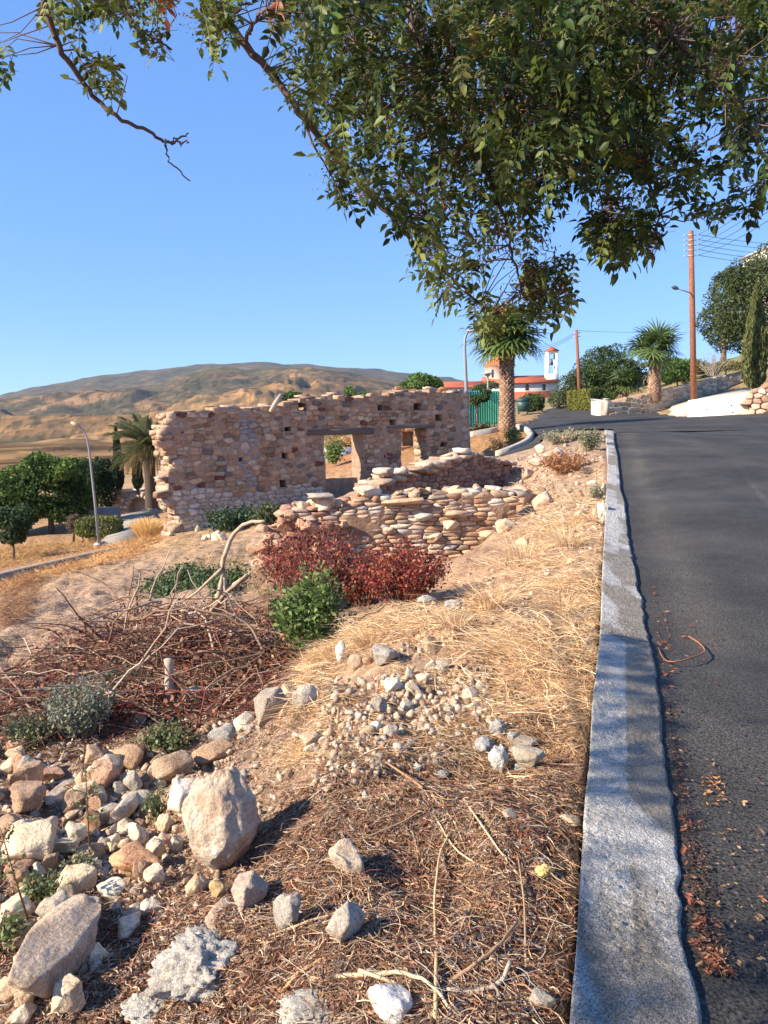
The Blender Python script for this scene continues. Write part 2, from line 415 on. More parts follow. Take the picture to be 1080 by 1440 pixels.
# ---- ground sheet
def azgrid(nf, nb, half):
    a = np.linspace(-half, half, nf); b = np.linspace(half, 2 * math.pi - half, nb)[1:]
    return np.concatenate([a, b[:-1]])
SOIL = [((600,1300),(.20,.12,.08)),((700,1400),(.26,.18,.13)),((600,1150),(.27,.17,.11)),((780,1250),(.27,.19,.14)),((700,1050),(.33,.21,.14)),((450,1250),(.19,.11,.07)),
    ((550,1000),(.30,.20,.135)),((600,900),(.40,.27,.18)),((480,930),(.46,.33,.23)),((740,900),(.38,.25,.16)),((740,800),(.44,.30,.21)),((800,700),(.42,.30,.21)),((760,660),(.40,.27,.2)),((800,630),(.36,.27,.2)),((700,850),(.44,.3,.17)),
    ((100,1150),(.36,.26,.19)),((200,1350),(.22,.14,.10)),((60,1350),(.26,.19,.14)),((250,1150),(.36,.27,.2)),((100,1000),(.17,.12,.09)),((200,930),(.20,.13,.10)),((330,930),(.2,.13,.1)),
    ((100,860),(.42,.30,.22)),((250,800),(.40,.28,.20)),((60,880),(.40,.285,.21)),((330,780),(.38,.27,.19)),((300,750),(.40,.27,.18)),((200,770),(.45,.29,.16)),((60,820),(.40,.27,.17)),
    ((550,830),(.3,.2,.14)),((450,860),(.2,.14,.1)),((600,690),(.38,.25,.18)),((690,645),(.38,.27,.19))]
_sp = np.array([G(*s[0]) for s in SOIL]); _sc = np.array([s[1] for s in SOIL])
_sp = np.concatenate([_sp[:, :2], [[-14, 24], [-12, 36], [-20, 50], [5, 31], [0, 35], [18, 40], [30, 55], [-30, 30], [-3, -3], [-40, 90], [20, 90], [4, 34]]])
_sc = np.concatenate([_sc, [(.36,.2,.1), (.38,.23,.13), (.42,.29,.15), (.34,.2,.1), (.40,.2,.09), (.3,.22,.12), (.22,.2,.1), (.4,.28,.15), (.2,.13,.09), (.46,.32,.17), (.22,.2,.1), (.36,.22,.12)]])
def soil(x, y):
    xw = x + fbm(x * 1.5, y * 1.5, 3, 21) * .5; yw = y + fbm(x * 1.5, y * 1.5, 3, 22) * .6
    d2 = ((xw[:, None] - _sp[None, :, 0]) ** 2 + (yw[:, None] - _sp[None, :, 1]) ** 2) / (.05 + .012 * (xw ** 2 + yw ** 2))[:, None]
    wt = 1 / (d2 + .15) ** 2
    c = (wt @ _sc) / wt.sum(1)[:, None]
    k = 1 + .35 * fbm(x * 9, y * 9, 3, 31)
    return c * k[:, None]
az = azgrid(400, 70, math.radians(34)); rr = np.geomspace(.6, 170, 620)
AZ, RR = np.meshgrid(az, rr, indexing='ij')
X = RR * np.sin(AZ); Yg = RR * np.cos(AZ)
Z = T(X, Yg)
na, nr = AZ.shape
V = np.stack([X, Yg, Z], 2).reshape(-1, 3)
idx = np.arange(na * nr).reshape(na, nr); nx = np.roll(idx, -1, 0)
Fq = np.stack([idx[:, :-1], idx[:, 1:], nx[:, 1:], nx[:, :-1]], 2).reshape(-1, 4)
C = np.empty((len(V), 3))
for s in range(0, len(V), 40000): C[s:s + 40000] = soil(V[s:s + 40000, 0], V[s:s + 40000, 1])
cz = len(V); V = np.concatenate([V, [[0, 0, float(T(np.array([0.]), np.array([0.]))[0])]]]); C = np.concatenate([C, [[.2, .14, .1]]])
Ft = np.stack([np.full(na, cz), idx[:, 0], nx[:, 0]], 1)
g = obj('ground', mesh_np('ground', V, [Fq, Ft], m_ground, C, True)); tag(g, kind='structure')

# ---- hills
az = azgrid(560, 80, math.radians(36)); rr = np.concatenate([np.geomspace(162, 2000, 170), np.linspace(2010, 4400, 150), np.geomspace(4500, 9000, 12)])
AZ, RR = np.meshgrid(az, rr, indexing='ij'); na, nr = AZ.shape
X = RR * np.sin(AZ); Yg = RR * np.cos(AZ)
Z = hill(AZ, RR); b = smooth(90, 230, RR); Z = Z * b
k = RR < 232; Z[k] += (Hraw(X[k], Yg[k]) * (1 - b[k])); Z[:, 0] -= .3
V = np.stack([X, Yg, Z], 2).reshape(-1, 3)
idx = np.arange(na * nr).reshape(na, nr); nx = np.roll(idx, -1, 0)
Fq = np.stack([idx[:, :-1], idx[:, 1:], nx[:, 1:], nx[:, :-1]], 2).reshape(-1, 4)
x, y = V[:, 0], V[:, 1]; r = np.hypot(x, y)
gold = np.array([.34, .215, .115]); gold2 = np.array([.22, .14, .08]); scr = np.array([.055, .06, .04]); scr2 = np.array([.12, .105, .065])
k1 = smooth(-.25, .25, fbm(x / 160, y / 160, 5, 41))[:, None]
c = gold * (1 - k1) + gold2 * k1
rg = 1 - np.abs(fbm(x / 330 + .4 * fbm(x / 200, y / 200, 2, 3), y / 520, 4, 11))
ks = smooth(.0, .10, .8 * fbm(x / 110, y / 150, 6, 51, .75) + (.80 - rg) * .9 + .5 * smooth(2250, 2700, r) + .12 * smooth(1300, 2200, r) - .09)[:, None]
k2 = smooth(-.2, .3, fbm(x / 50, y / 50, 4, 61))[:, None]
c = c * (1 - ks * .85) + (scr * (1 - k2) + scr2 * k2) * ks * .85
dots = smooth(.05, .2, fbm(x / 26, y / 26, 3, 71))[:, None] * (r > 200)[:, None]
c = c * (1 - .6 * dots) + scr * .6 * dots
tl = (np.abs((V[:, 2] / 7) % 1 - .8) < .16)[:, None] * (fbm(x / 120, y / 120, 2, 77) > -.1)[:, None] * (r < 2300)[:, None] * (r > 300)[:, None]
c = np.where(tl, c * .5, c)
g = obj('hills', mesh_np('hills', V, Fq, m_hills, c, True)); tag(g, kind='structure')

# ---- road sheet
ys = np.concatenate([np.arange(-8, 1, .5), np.geomspace(1, 75, 330)])
xl = np.where(ys < KEND, XR(np.minimum(ys, KEND)) - .04, -2.)
NXR = 90
tt = np.linspace(0, 1, NXR) ** 1.3
XX = xl[:, None] + (np.maximum(6.5, ys * .5 + 5)[:, None] - xl[:, None]) * tt[None]; YY = np.broadcast_to(ys[:, None], XX.shape)
inside = in_poly(XX, YY, ROAD) | ((YY < KEND) & (XX < XR(YY) + .3))
def RZ(x, y):
    yk = np.clip(y, -7, KEND); hkr = Hraw((XL(yk) + XR(yk)) / 2, yk)
    kw = np.exp(-np.maximum(x - XR(yk), 0) / .6) * (1 - smooth(KEND, KEND + 1.5, y)) * smooth(-1.2, -.15, x - XR(yk))
    z = Hraw(x, y) + .012 + fbm(x * .7, y * .7, 3, 81) * .008
    z = z * (1 - kw) + (hkr + .038) * kw
    near = (np.hypot(x, y) < 9) & (y < KEND)
    return z + np.where(near, fbm(x * 60, y * 60, 2, 82) * .004, 0)
ZZ = RZ(XX, YY)
V = np.stack([XX, YY, ZZ], 2).reshape(-1, 3); idx = np.arange(len(V)).reshape(XX.shape)
ci = inside.astype(int); cell = (ci[:-1, :-1] + ci[1:, :-1] + ci[1:, 1:] + ci[:-1, 1:]) >= 3
Fq = np.stack([idx[:-1, :-1], idx[1:, :-1], idx[1:, 1:], idx[:-1, 1:]], 2)[cell]
x, y = V[:, 0], V[:, 1]
c = np.ones((len(V), 3)) * (1 + .22 * fbm(x * 1.1, y * .4, 4, 91) + .12 * fbm(x * 5, y * 5, 3, 92))[:, None]
edge = np.exp(-((x - XR(y) - .42) / .22) ** 2) * smooth(3.6, 5.5, y) * (y < KEND)     # dusty band beside the kerb
c += edge[:, None] * np.array([.75, .62, .45]) * .75
lin = np.exp(-((x - XR(y) - (1.3 + .07 * y)) / .018) ** 2) * smooth(5, 7, y) * (y < 20)   # pale paving joint
c += lin[:, None] * .6
rd = obj('road', mesh_np('road', V, Fq[:, ::-1], m_asph, c, True)); tag(rd, kind='structure')

# ---- kerb
ys = np.concatenate([np.linspace(-6, .9, 30), np.geomspace(.92, KEND, 1100)])
nc = 44; u = np.linspace(0, 1, nc)
a = np.stack([XL(ys), ys], 1); b = np.stack([XR(ys), ys], 1)
wob = fbm(ys * 3, ys * 0, 3, 95) * .018 + fbm(ys * 11, ys * 0, 4, 96) * .013
b[:, 0] += wob; a[:, 0] += fbm(ys * 6, ys * 0, 2, 97) * .006
XX = a[:, None, 0] * (1 - u) + b[:, None, 0] * u; YY = np.broadcast_to(ys[:, None], XX.shape)
hk = Hraw((XL(ys) + XR(ys)) / 2, ys)
tilt = np.interp(ys, [0, 3, 6, 12, 25], [.075, .07, .06, .03, .02])
top = (hk + .12)[:, None] - tilt[:, None] * (u[None] - .1)
rough = np.clip(.35 + .9 * fbm(XX * 5, YY * 2.5, 3, 98) + .5 * (1 - u[None]), 0.12, 1)
top = top + rough * (fbm(XX * 130, YY * 130, 2, 99) * .008 + fbm(XX * 50, YY * 50, 2, 100) * .004) + fbm(XX * 3, YY * 2, 2, 101) * .004
top[:, 0] -= .008; top[:, -1] -= .01
mid = np.stack([XX, YY, top], 2)
def side(c0, dx, dz):
    s_ = c0.copy(); s_[:, 0] += dx; s_[:, 2] += dz; return s_
bot1 = side(mid[:, 0], .0, -.05); bot2 = side(mid[:, 0], -.012, -.3); br1 = side(mid[:, -1], .012, -.04); br2 = side(mid[:, -1], .02, -.3)
GRD = np.concatenate([bot2[:, None], bot1[:, None], mid, br1[:, None], br2[:, None]], 1)
V = GRD.reshape(-1, 3); idx = np.arange(len(V)).reshape(GRD.shape[:2])
Fq = np.stack([idx[:-1, :-1], idx[:-1, 1:], idx[1:, 1:], idx[1:, :-1]], 2).reshape(-1, 4)
x, y = V[:, 0], V[:, 1]
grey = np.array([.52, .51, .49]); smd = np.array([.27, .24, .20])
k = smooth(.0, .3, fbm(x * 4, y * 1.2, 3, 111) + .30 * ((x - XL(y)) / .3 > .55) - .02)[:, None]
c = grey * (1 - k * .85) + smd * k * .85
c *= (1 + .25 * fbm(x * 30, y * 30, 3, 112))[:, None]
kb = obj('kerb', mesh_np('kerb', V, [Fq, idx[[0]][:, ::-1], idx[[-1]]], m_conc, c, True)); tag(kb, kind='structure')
# ---------------------------------------------------------------- stone walls
def block_mesh(seed, name='stone', jit=.075, m=None, flat=False):
    rnd = np.random.default_rng(seed)
    g = np.array([-1, 0, 1.])
    vs = []; ix = {}
    for i in range(3):
        for j in range(3):
            for k in range(3):
                if i == j == k == 1: continue
                p = np.array([g[i], g[j], g[k]]); n = np.abs(p).sum()
                if flat:
                    p = p * .5; e = rnd.uniform(-jit, jit, 3)
                    if abs(p[0]) > .4 and abs(p[2]) > .4: e[[0, 2]] -= p[[0, 2]] * rnd.choice([.04, .1, .32], p=[.5, .3, .2])
                    if p[1] < 0: p[1] = -.5 + (.05 if n > 1 else 0) + (.05 if n > 2 else 0); e[1] *= .45
                    ix[(i, j, k)] = len(vs); vs.append(p + e); continue
                p = p * {1: 1.0, 2: .95, 3: .84}[int(n)] * .5
                ix[(i, j, k)] = len(vs); vs.append(p + rnd.uniform(-jit, jit, 3))
    F_ = []
    for ax in range(3):
        for sd in (0, 2):
            for a_ in range(2):
                for b_ in range(2):
                    q = []
                    for da, db in ((0, 0), (1, 0), (1, 1), (0, 1)):
                        t = [0, 0, 0]; t[ax] = sd; t[(ax + 1) % 3] = a_ + da; t[(ax + 2) % 3] = b_ + db; q.append(ix[tuple(t)])
                    F_.append(q if sd == 2 else q[::-1])
    return np.array(vs), np.array(F_)
BLK = [block_mesh(i, jit=.09) for i in range(12)] + [block_mesh(50 + i, jit=.085, flat=True) for i in range(12)]
BLKM = [mesh_np('stone', v, f, m_stone, None, False) for v, f in BLK]
def clip(pl, nx_, nz_, c):
    """keep the side where nx*x + nz*z <= c"""
    out = []
    for i in range(len(pl)):
        a = pl[i]; b = pl[(i + 1) % len(pl)]; da = nx_ * a[0] + nz_ * a[1] - c; db = nx_ * b[0] + nz_ * b[1] - c
        if da <= 0: out.append(a)
        if (da < 0 < db) or (db < 0 < da): t = da / (da - db); out.append((a[0] + (b[0] - a[0]) * t, a[1] + (b[1] - a[1]) * t))
    return out
def rubble(L, topf, botf, holes, hr, wr, colf, left=lambda z: 0, right=None, prot=.02, depth=.2, gap=.012, dome=.012, wav=.25, bev=.16):
    """interlocking rubble stones: anisotropic Voronoi cells of loosely coursed seeds"""
    pts = []; z = min(botf(u) for u in np.linspace(0, L, 20)) - .1; zmax = max(topf(u) for u in np.linspace(0, L, 60)) + .1; asp = (wr[0] + wr[1]) / (hr[0] + hr[1])
    while z < zmax:
        h = R.uniform(*hr); u = -R.random() * wr[1]
        while u < L + .2:
            wd = R.uniform(*wr)
            zz_ = z + h / 2 + wav * h * math.sin(u * 1.2 + z * .7)
            if R.random() < .2 and h > hr[0] * 1.3: pts.append((u + wd * .5, zz_ + h * .27)); pts.append((u + wd * .55, zz_ - h * .27))
            else: pts.append((u + wd * R.uniform(.4, .6), zz_ + R.uniform(-.22, .22) * h))
            u += wd
        z += h
    pa = np.array(pts) * [1, asp]; out = []
    for i, q in enumerate(pts):
        if not (q[1] < topf(q[0]) and q[1] > botf(q[0]) - .1 and q[0] > left(q[1]) - .02 and q[0] < (right(q[1]) if right else L) + .02): continue
        if any(h[0] < q[0] < h[1] and h[2] < q[1] < h[3] for h in holes): continue
        m_ = wr[1] * .75; pl = [(q[0] - m_, q[1] - m_ / asp * 1.3), (q[0] + m_, q[1] - m_ / asp * 1.3), (q[0] + m_, q[1] + m_ / asp * 1.3), (q[0] - m_, q[1] + m_ / asp * 1.3)]
        d2 = ((pa - pa[i]) ** 2).sum(1)
        for j in np.argsort(d2)[1:16]:
            b = pts[j]; nx_ = b[0] - q[0]; nz_ = (b[1] - q[1]) * asp * asp; c = (nx_ * (b[0] + q[0]) + nz_ * (b[1] + q[1])) / 2; pl = clip(pl, nx_, nz_, c)
            if len(pl) < 3: break
        for h in holes:
            if len(pl) < 3: break
            xs = [a[0] for a in pl]; zs = [a[1] for a in pl]
            if max(xs) < h[0] or min(xs) > h[1] or max(zs) < h[2] or min(zs) > h[3]: continue
            e = [(h[0] - q[0], (1, 0, h[0])), (q[0] - h[1], (-1, 0, -h[1])), (h[2] - q[1], (0, 1, h[2])), (q[1] - h[3], (0, -1, -h[3]))]; pl = clip(pl, *max(e)[1])
        if len(pl) < 3: continue
        pl = np.array(pl); c = pl.mean(0); sz = pl.max(0) - pl.min(0)
        if min(sz) < .04: continue
        d = pl - c; ln = np.linalg.norm(d, axis=1)[:, None]; pl = c + d * np.maximum(1 - gap / ln * R.uniform(.6, 1.5), .3); pl = pl + RN.uniform(-.08, .08, pl.shape) * sz * .5
        colr = colf(q[0], q[1], R)
        out.append(('poly', c, pl - c, prot + R.random() * prot * 1.2, depth, colr, dome, float(sz[0] * sz[1]), bev))
    return out
def poly_stone(s):
    _, c, pl, pr_, dp_, colr, dome, ar, bev = s; n = len(pl); k = R.uniform(.9, 1.0) - bev; tx, tz = R.uniform(-.10, .10), R.uniform(-.12, .12)
    f = lambda q, y: [(a, y + a * tx + b * tz, b) for a, b in q]
    V = f(pl, dp_) + f(pl, -pr_ + .016) + f(pl * k + RN.uniform(-.006, .006, pl.shape), -pr_ - .002) + [(RN.normal() * .02, -pr_ - dome * R.random(), RN.normal() * .01)]
    F3 = [(3 * n, 2 * n + i, 2 * n + (i + 1) % n) for i in range(n)]; F4 = [(a * n + i, a * n + (i + 1) % n, (a + 1) * n + (i + 1) % n, (a + 1) * n + i) for a in (0, 1) for i in range(n)]
    ar_ = pl[:, 0] * np.roll(pl[:, 1], -1) - pl[:, 1] * np.roll(pl[:, 0], -1)
    if ar_.sum() < 0: F3 = [q[::-1] for q in F3]; F4 = [q[::-1] for q in F4]
    return np.array(V), np.array(F3), np.array(F4)
def stones_to(parent, L, lim=300, part='stone', massname='small_stones', m_mass=None, flat=True):
    """L: list of (centre, size, colour, rz, tilt). The largest become parts, the rest one mass."""
    L = sorted(L, key=lambda s: -(s[7] if s[0] == 'poly' else s[1][0] * s[1][2]))
    mb = MB()
    for i, S_ in enumerate(L):
        if S_[0] == 'poly':
            v, f3, f4 = poly_stone(S_); cc = S_[1]
            if i < lim: obj(part, mesh_np('stone', v, [f3, f4], m_stone), parent, (cc[0], 0, cc[1]), S_[5])
            else:
                v = v + [cc[0], 0, cc[1]]; b_ = mb.n; mb.addarr(v, f4, np.tile(S_[5], (len(v), 1))); mb.F.setdefault(3, []).extend((f3 + b_).tolist())
            continue
        c, sz, colr, rz, tl = S_
        k = R.randrange(12) + (12 if R.random() < .9 else 0)
        if i < lim:
            o = obj(part, BLKM[k], parent, c, colr); o.scale = sz; o.rotation_euler = (0, tl, rz)
        else:
            v, f = BLK[k]; q = v * np.array(sz)
            ct, st_ = math.cos(tl), math.sin(tl); q = q @ np.array([[ct, 0, -st_], [0, 1, 0], [st_, 0, ct]])
            ct, st_ = math.cos(rz), math.sin(rz); q = q @ np.array([[ct, st_, 0], [-st_, ct, 0], [0, 0, 1]])
            mb.addarr(q + np.array(c), f, np.tile(colr, (len(q), 1)))
    if mb.n:
        o = mb.build(massname, m_mass or m_stone_a, parent); tag(o, kind='stuff')
class Wall:
    def __init__(s, t, A, B, thick):
        s.t = t; s.A = np.array(A[:2]); s.B = np.array(B[:2]); s.L = float(np.linalg.norm(s.B - s.A)); s.d = (s.B - s.A) / s.L
        s.th = thick; s.n = np.array([s.d[1], -s.d[0]])        # outward, towards the viewer
        s.rz = math.atan2(s.d[1], s.d[0]); s.z0 = 0
    def uz(s, px, py):
        d = fw + cr * ((px - 540) / F) - cu * ((py - 720) / F)
        # A + u d2 = t d_xy
        Mx = np.array([[s.d[0], -d[0]], [s.d[1], -d[1]]]); u, t = np.linalg.solve(Mx, -s.A)
        return u, EYE + d[2] * t - s.z0
    def core(s, topf, botf, holes, mat_=m_mortar, cell=.12, name='core', left=lambda z: 0, right=None, rough=.03):
        nu = int(s.L / cell) + 1; zs0 = min(botf(u) for u in np.linspace(0, s.L, 20)); zs1 = max(topf(u) for u in np.linspace(0, s.L, 60))
        nz = int((zs1 - zs0) / cell) + 1
        D = np.full((nu, nz), np.nan)
        for i in range(nu):
            u = (i + .5) * cell; zt = topf(u); zb = botf(u)
            for j in range(nz):
                z = zs0 + (j + .5) * cell
                if z > zt or z < zb or u < left(z) or u > (right(z) if right else s.L): continue
                D[i, j] = 0.
                for h in holes:
                    if h[0] < u < h[1] and h[2] < z < h[3]: D[i, j] = h[4]
        D[D > 90] = np.nan
        V = []; Fc = []
        def q(*p):
            n = len(V); V.extend(p); Fc.append((n, n + 1, n + 2, n + 3))
        for i in range(nu):
            for j in range(nz):
                d = D[i, j]
                if np.isnan(d): continue
                u0, u1, z0, z1 = i * cell, (i + 1) * cell, zs0 + j * cell, zs0 + (j + 1) * cell
                q((u0, d, z0), (u1, d, z0), (u1, d, z1), (u0, d, z1)); q((u1, s.th, z0), (u0, s.th, z0), (u0, s.th, z1), (u1, s.th, z1))
                for di, dj, e in ((-1, 0, ((u0, z1), (u0, z0))), (1, 0, ((u1, z0), (u1, z1))), (0, -1, ((u0, z0), (u1, z0))), (0, 1, ((u1, z1), (u0, z1)))):
                    ii, jj = i + di, j + dj
                    nb = D[ii, jj] if 0 <= ii < nu and 0 <= jj < nz else np.nan
                    e1 = s.th if np.isnan(nb) else nb
                    if e1 > d + 1e-6:
                        (ua, za), (ub, zb) = e; q((ua, d, za), (ua, e1, za), (ub, e1, zb), (ub, d, zb))
        V = np.array(V); V = V + np.stack([fbm3(V * 3, 2, 5), fbm3(V * 3.1, 2, 9), fbm3(V * 2.7, 2, 13)], 1) * rough * 1.6
        return obj(name, mesh_np(name, V, np.array(Fc), mat_), s.t)
    def stones(s, topf, botf, holes, hr, wr, colf, left=lambda z: 0, right=None, prot=.03, depth=.22, tilt=.05, gap=.012):
        out = []; z = min(botf(u) for u in np.linspace(0, s.L, 20)) - .05
        zmax = max(topf(u) for u in np.linspace(0, s.L, 60))
        while z < zmax:
            h = R.uniform(*hr); u = -R.random() * .3; ph = R.random() * 6
            while u < s.L:
                wd = R.uniform(*wr) * (1.25 if R.random() < .2 else 1); uc = u + wd / 2; zc = z + h / 2 + .25 * h * math.sin(u * 1.1 + z * .8) + R.uniform(-.1, .1) * h
                hh = h * R.uniform(.72, 1.3)
                ok = zc < topf(uc) + .02 and zc > botf(uc) - .1 and u > left(zc) - .12 and u + wd < (right(zc) if right else s.L) + .1
                for hl in holes:
                    if hl[0] - .02 < u + wd and u < hl[1] + .02 and hl[2] - .02 < zc + h / 2 and zc - h / 2 < hl[3] + .02: ok = False
                if ok:
                    colr = colf(uc, zc, R)
                    if colr is not None:
                        out.append(((uc, depth / 2 - prot - R.random() * .035, zc), (wd - gap, depth, hh - gap), colr, R.uniform(-.05, .05), R.uniform(-tilt, tilt)))
                        if hh > .15 and R.random() < .25:   # a split pair
                            c_, sz, cc, a1, a2 = out.pop()
                            out.append(((c_[0], c_[1], zc + hh * .25), (sz[0], depth, hh * .48), cc, a1, a2)); out.append(((c_[0], c_[1] - .01, zc - hh * .25), (sz[0] * .96, depth, hh * .48), colf(uc, zc, R), a1, -a2))
                u += wd
            z += h
        return out
def pick(pal, rnd, v=.12):
    c = pal[rnd.randrange(len(pal))]; k = 1 + rnd.uniform(-v, v); return tuple(x * k for x in c)
def interp_uz(w_, pts):
    q = sorted(w_.uz(*p) for p in pts); us = [a for a, b in q]; zs = [b for a, b in q]
    return lambda u: float(np.interp(u, us, zs))

# ---- the roofless house
PAL_H = [(.38,.23,.145),(.42,.28,.185),(.30,.19,.13),(.47,.34,.235),(.36,.28,.21),(.41,.26,.165),(.33,.225,.16),(.45,.28,.18),(.51,.39,.28),(.25,.16,.11)]
PAL_P = [(.58,.50,.42),(.52,.43,.35),(.62,.55,.48),(.48,.38,.31)]
A = P(240, 750, 20.8); B = P(659, 660, 28.0)
house = thing('ruined_house', 'roofless ruined stone house facade with a doorway, a small window and square beam holes', 'ruined house')
Wh = Wall(house, A, B, .7)
gb = float(T(A[:1], A[1:2])[0]); house.location = (A[0], A[1], gb); house.rotation_euler = (0, 0, Wh.rz); Wh.z0 = gb
topf_ = interp_uz(Wh, [(242,580),(262,577),(300,571),(345,571),(380,570),(420,562),(470,558),(530,553),(590,549),(650,548),(659,549)])
def bof(u):
    p = Wh.A + Wh.d * u; return float(T(np.array([p[0]]), np.array([p[1]]))[0]) - gb - .25
topf = lambda u: topf_(u) + .05 * math.sin(u * 3.1) * math.sin(u * 1.7) - .06
leftf = lambda z: .05 + .10 * math.sin(z * 4.2) + .05 * math.sin(z * 11) + (.25 if z < .55 else 0) * (1 if z > .1 else .3)
hol = []
def hole_px(x0, x1, y0, y1, d):
    a = Wh.uz(x0, (y0 + y1) / 2); b = Wh.uz(x1, (y0 + y1) / 2); t = Wh.uz((x0 + x1) / 2, y0); o = Wh.uz((x0 + x1) / 2, y1)
    h = (a[0], b[0], o[1], t[1], d); hol.append(h); return h
D1 = hole_px(456, 513, 611, 676, 99.)
hol.append((D1[0], D1[1], D1[2] - 1.3, D1[2], .42))
D2 = hole_px(564, 600, 602, 660, 99.)
for hx, hy, q in [(534,574,7),(587,572,8),(617,588.5,7),(553,594.5,7),(404,603,8),(399.5,642,8),(398,681.5,8),(624,624,6),(337,648,4),(425,571,9),(373,565,5)]:
    hole_px(hx - q / 2 - 1, hx + q / 2 + 1, hy - q / 2 - 1, hy + q / 2 + 1, .5)
L1 = (Wh.uz(432, 606)[0], Wh.uz(525, 606)[0], D1[3] - .02, D1[3] + .19)
L2 = (Wh.uz(544, 599)[0], Wh.uz(611, 599)[0], D2[3] - .02, D2[3] + .10)
UQ = Wh.uz(641, 600)[0]; UG = (Wh.uz(341, 630)[0], Wh.uz(360, 630)[0]); ZP = Wh.uz(350, 690)[1]
Wh.core(topf, bof, hol, left=leftf)
def colh(u, z, rnd):
    if z < ZP + .12 * math.sin(u * 2) - (u - 3) * .02 and u < 7: return pick(PAL_P, rnd)
    if UG[0] < u < UG[1] and rnd.random() < .75: return pick([(.34,.31,.29),(.30,.27,.26)], rnd)
    if rnd.random() < .035: return (.19, .075, .06)
    if rnd.random() < .05: return (.20, .16, .14)
    return tuple(x * 1.14 for x in pick(PAL_H, rnd, .16))
hs_ = hol + [L1 + (0,), L2 + (0,), (UQ, 99, -9, 99, 0)]
st = rubble(Wh.L, topf, bof, hs_, (.11, .22), (.16, .46), colh, left=leftf, prot=.012, gap=.010)
z = bof(Wh.L) + .1; i = 0
while z < topf(Wh.L - .3):         # dressed corner blocks
    h = R.uniform(.24, .36); wd = .42 if i % 2 else .30
    st.append(((Wh.L - wd / 2 + .02, .13, z + h / 2), (wd, .34, h - .015), pick([(.5,.37,.27),(.56,.44,.34),(.46,.33,.24)], R), 0, 0)); i += 1; z += h
for h in (D1, D2):                 # jamb blocks that line each opening through the wall's thickness
    for sd in (0, 1):
        z = h[2] - (.5 if h is D1 else 0)
        while z < h[3]:
            hh = R.uniform(.12, .28)
            for dy in (.16, .5):
                st.append((((h[sd] + (.10 if sd else -.10)), dy, z + hh / 2), (.2, R.uniform(.3, .36), hh - .012), pick(PAL_H, R), 0, 0))
            z += hh
u = .1
while u < Wh.L:                    # flat slabs lying along the broken top
    wd = R.uniform(.18, .45)
    for dy in (.18, .5):
        hh = R.uniform(.04, .11)
        if R.random() < .55: continue
        st.append(((u + wd / 2, dy, topf(u + wd / 2) + hh * .3 + (.1 if R.random() < .2 else 0)), (wd, .34, hh), pick([(.42,.31,.23),(.34,.23,.17),(.5,.39,.31),(.28,.19,.15)], R), R.uniform(-.5, .5), R.uniform(-.16, .16)))
    u += wd
z = bof(0) + .1
while z < topf(.3):                # the broken left end, rubble core showing
    hh = R.uniform(.10, .2)
    for dy in (.12, .35, .58):
        st.append(((leftf(z) + .10 + R.uniform(-.04, .04), dy + R.uniform(-.03, .03), z + hh / 2), (R.uniform(.24, .4), R.uniform(.24, .3), hh * 1.1), pick([(.46,.33,.24),(.52,.40,.30),(.40,.27,.2),(.48,.36,.27)], R), R.uniform(-.4, .4), R.uniform(-.2, .2)))
    z += hh * .95
vis = [s for s in st]
stones_to(house, vis)
mb = MB(); mb.box(((L1[0] + L1[1]) / 2, .10, (L1[2] + L1[3]) / 2), (L1[1] - L1[0], .26, L1[3] - L1[2] - .03), col=(.17, .13, .11)); lt = mb.build('lintel', m_wood, house)
mb = MB(); mb.box(((L1[0] + L1[1]) / 2, .42, (L1[2] + L1[3]) / 2 - .01), (L1[1] - L1[0] - .2, .3, L1[3] - L1[2] - .06), col=(.15, .11, .09)); mb.build('lintel', m_wood, house)
mb = MB(); mb.box(((L2[0] + L2[1]) / 2, .16, (L2[2] + L2[3]) / 2), (L2[1] - L2[0], .4, .09), col=(.19, .15, .13)); mb.build('lintel', m_wood, house)
mb = MB(); mb.box(((D2[0] + D2[1]) / 2, .35, D2[2] - .02), (D2[1] - D2[0] + .1, .6, .08), col=(.3, .27, .24)); mb.build('sill', m_wood, house)
# back wall of the house seen through the window, its niche, and the wall return at the left
def subwall(A_, B_, th, topz, name, hr, wr, pal, holes=(), lim=60):
    """a wall of the house in its own sub-frame, joined as one part with its stones below it"""
    base = thing(name, None, None); base.parent = house
    w2 = Wall(base, A_, B_, th)
    base.matrix_world = Matrix.Identity(4)
    inv = Matrix.Rotation(-Wh.rz, 4, 'Z') @ Matrix.Translation((-A[0], -A[1], -gb))
    g0 = float(T(np.array([A_[0]]), np.array([A_[1]]))[0])
    mm = inv @ Matrix.Translation((A_[0], A_[1], g0)) @ Matrix.Rotation(w2.rz, 4, 'Z')
    base.matrix_basis = mm; w2.z0 = g0
    hs2 = [(*(w2.uz(x0, (y0 + y1) / 2)[0] for x0 in (hx0,)), w2.uz(hx1, (y0 + y1) / 2)[0], w2.uz((hx0 + hx1) / 2, y1)[1], w2.uz((hx0 + hx1) / 2, y0)[1], d) for hx0, hx1, y0, y1, d in holes]
    w2.core(topz, lambda u: -.4, hs2, m_mortar, .15)
    stones_to(base, rubble(w2.L, topz, lambda u: -.4, hs2, hr, wr, lambda u, z, rnd: pick(pal, rnd)), lim)
    return w2
bk0 = P(556, 640, 30.6); bk1 = P(640, 640, 31.0)
subwall(bk0, bk1, .5, lambda u: 2.4 + .1 * math.sin(u * 4), 'back_wall', (.10, .2), (.2, .5), [(.5,.28,.15),(.46,.25,.13),(.42,.24,.14)], [(564,583,609,626,.3),(594,598,618,624,.3)])
e0 = np.array([A[0] - Wh.d[0] * -.05 - Wh.n[0] * .7, A[1] - Wh.n[1] * .7]); 
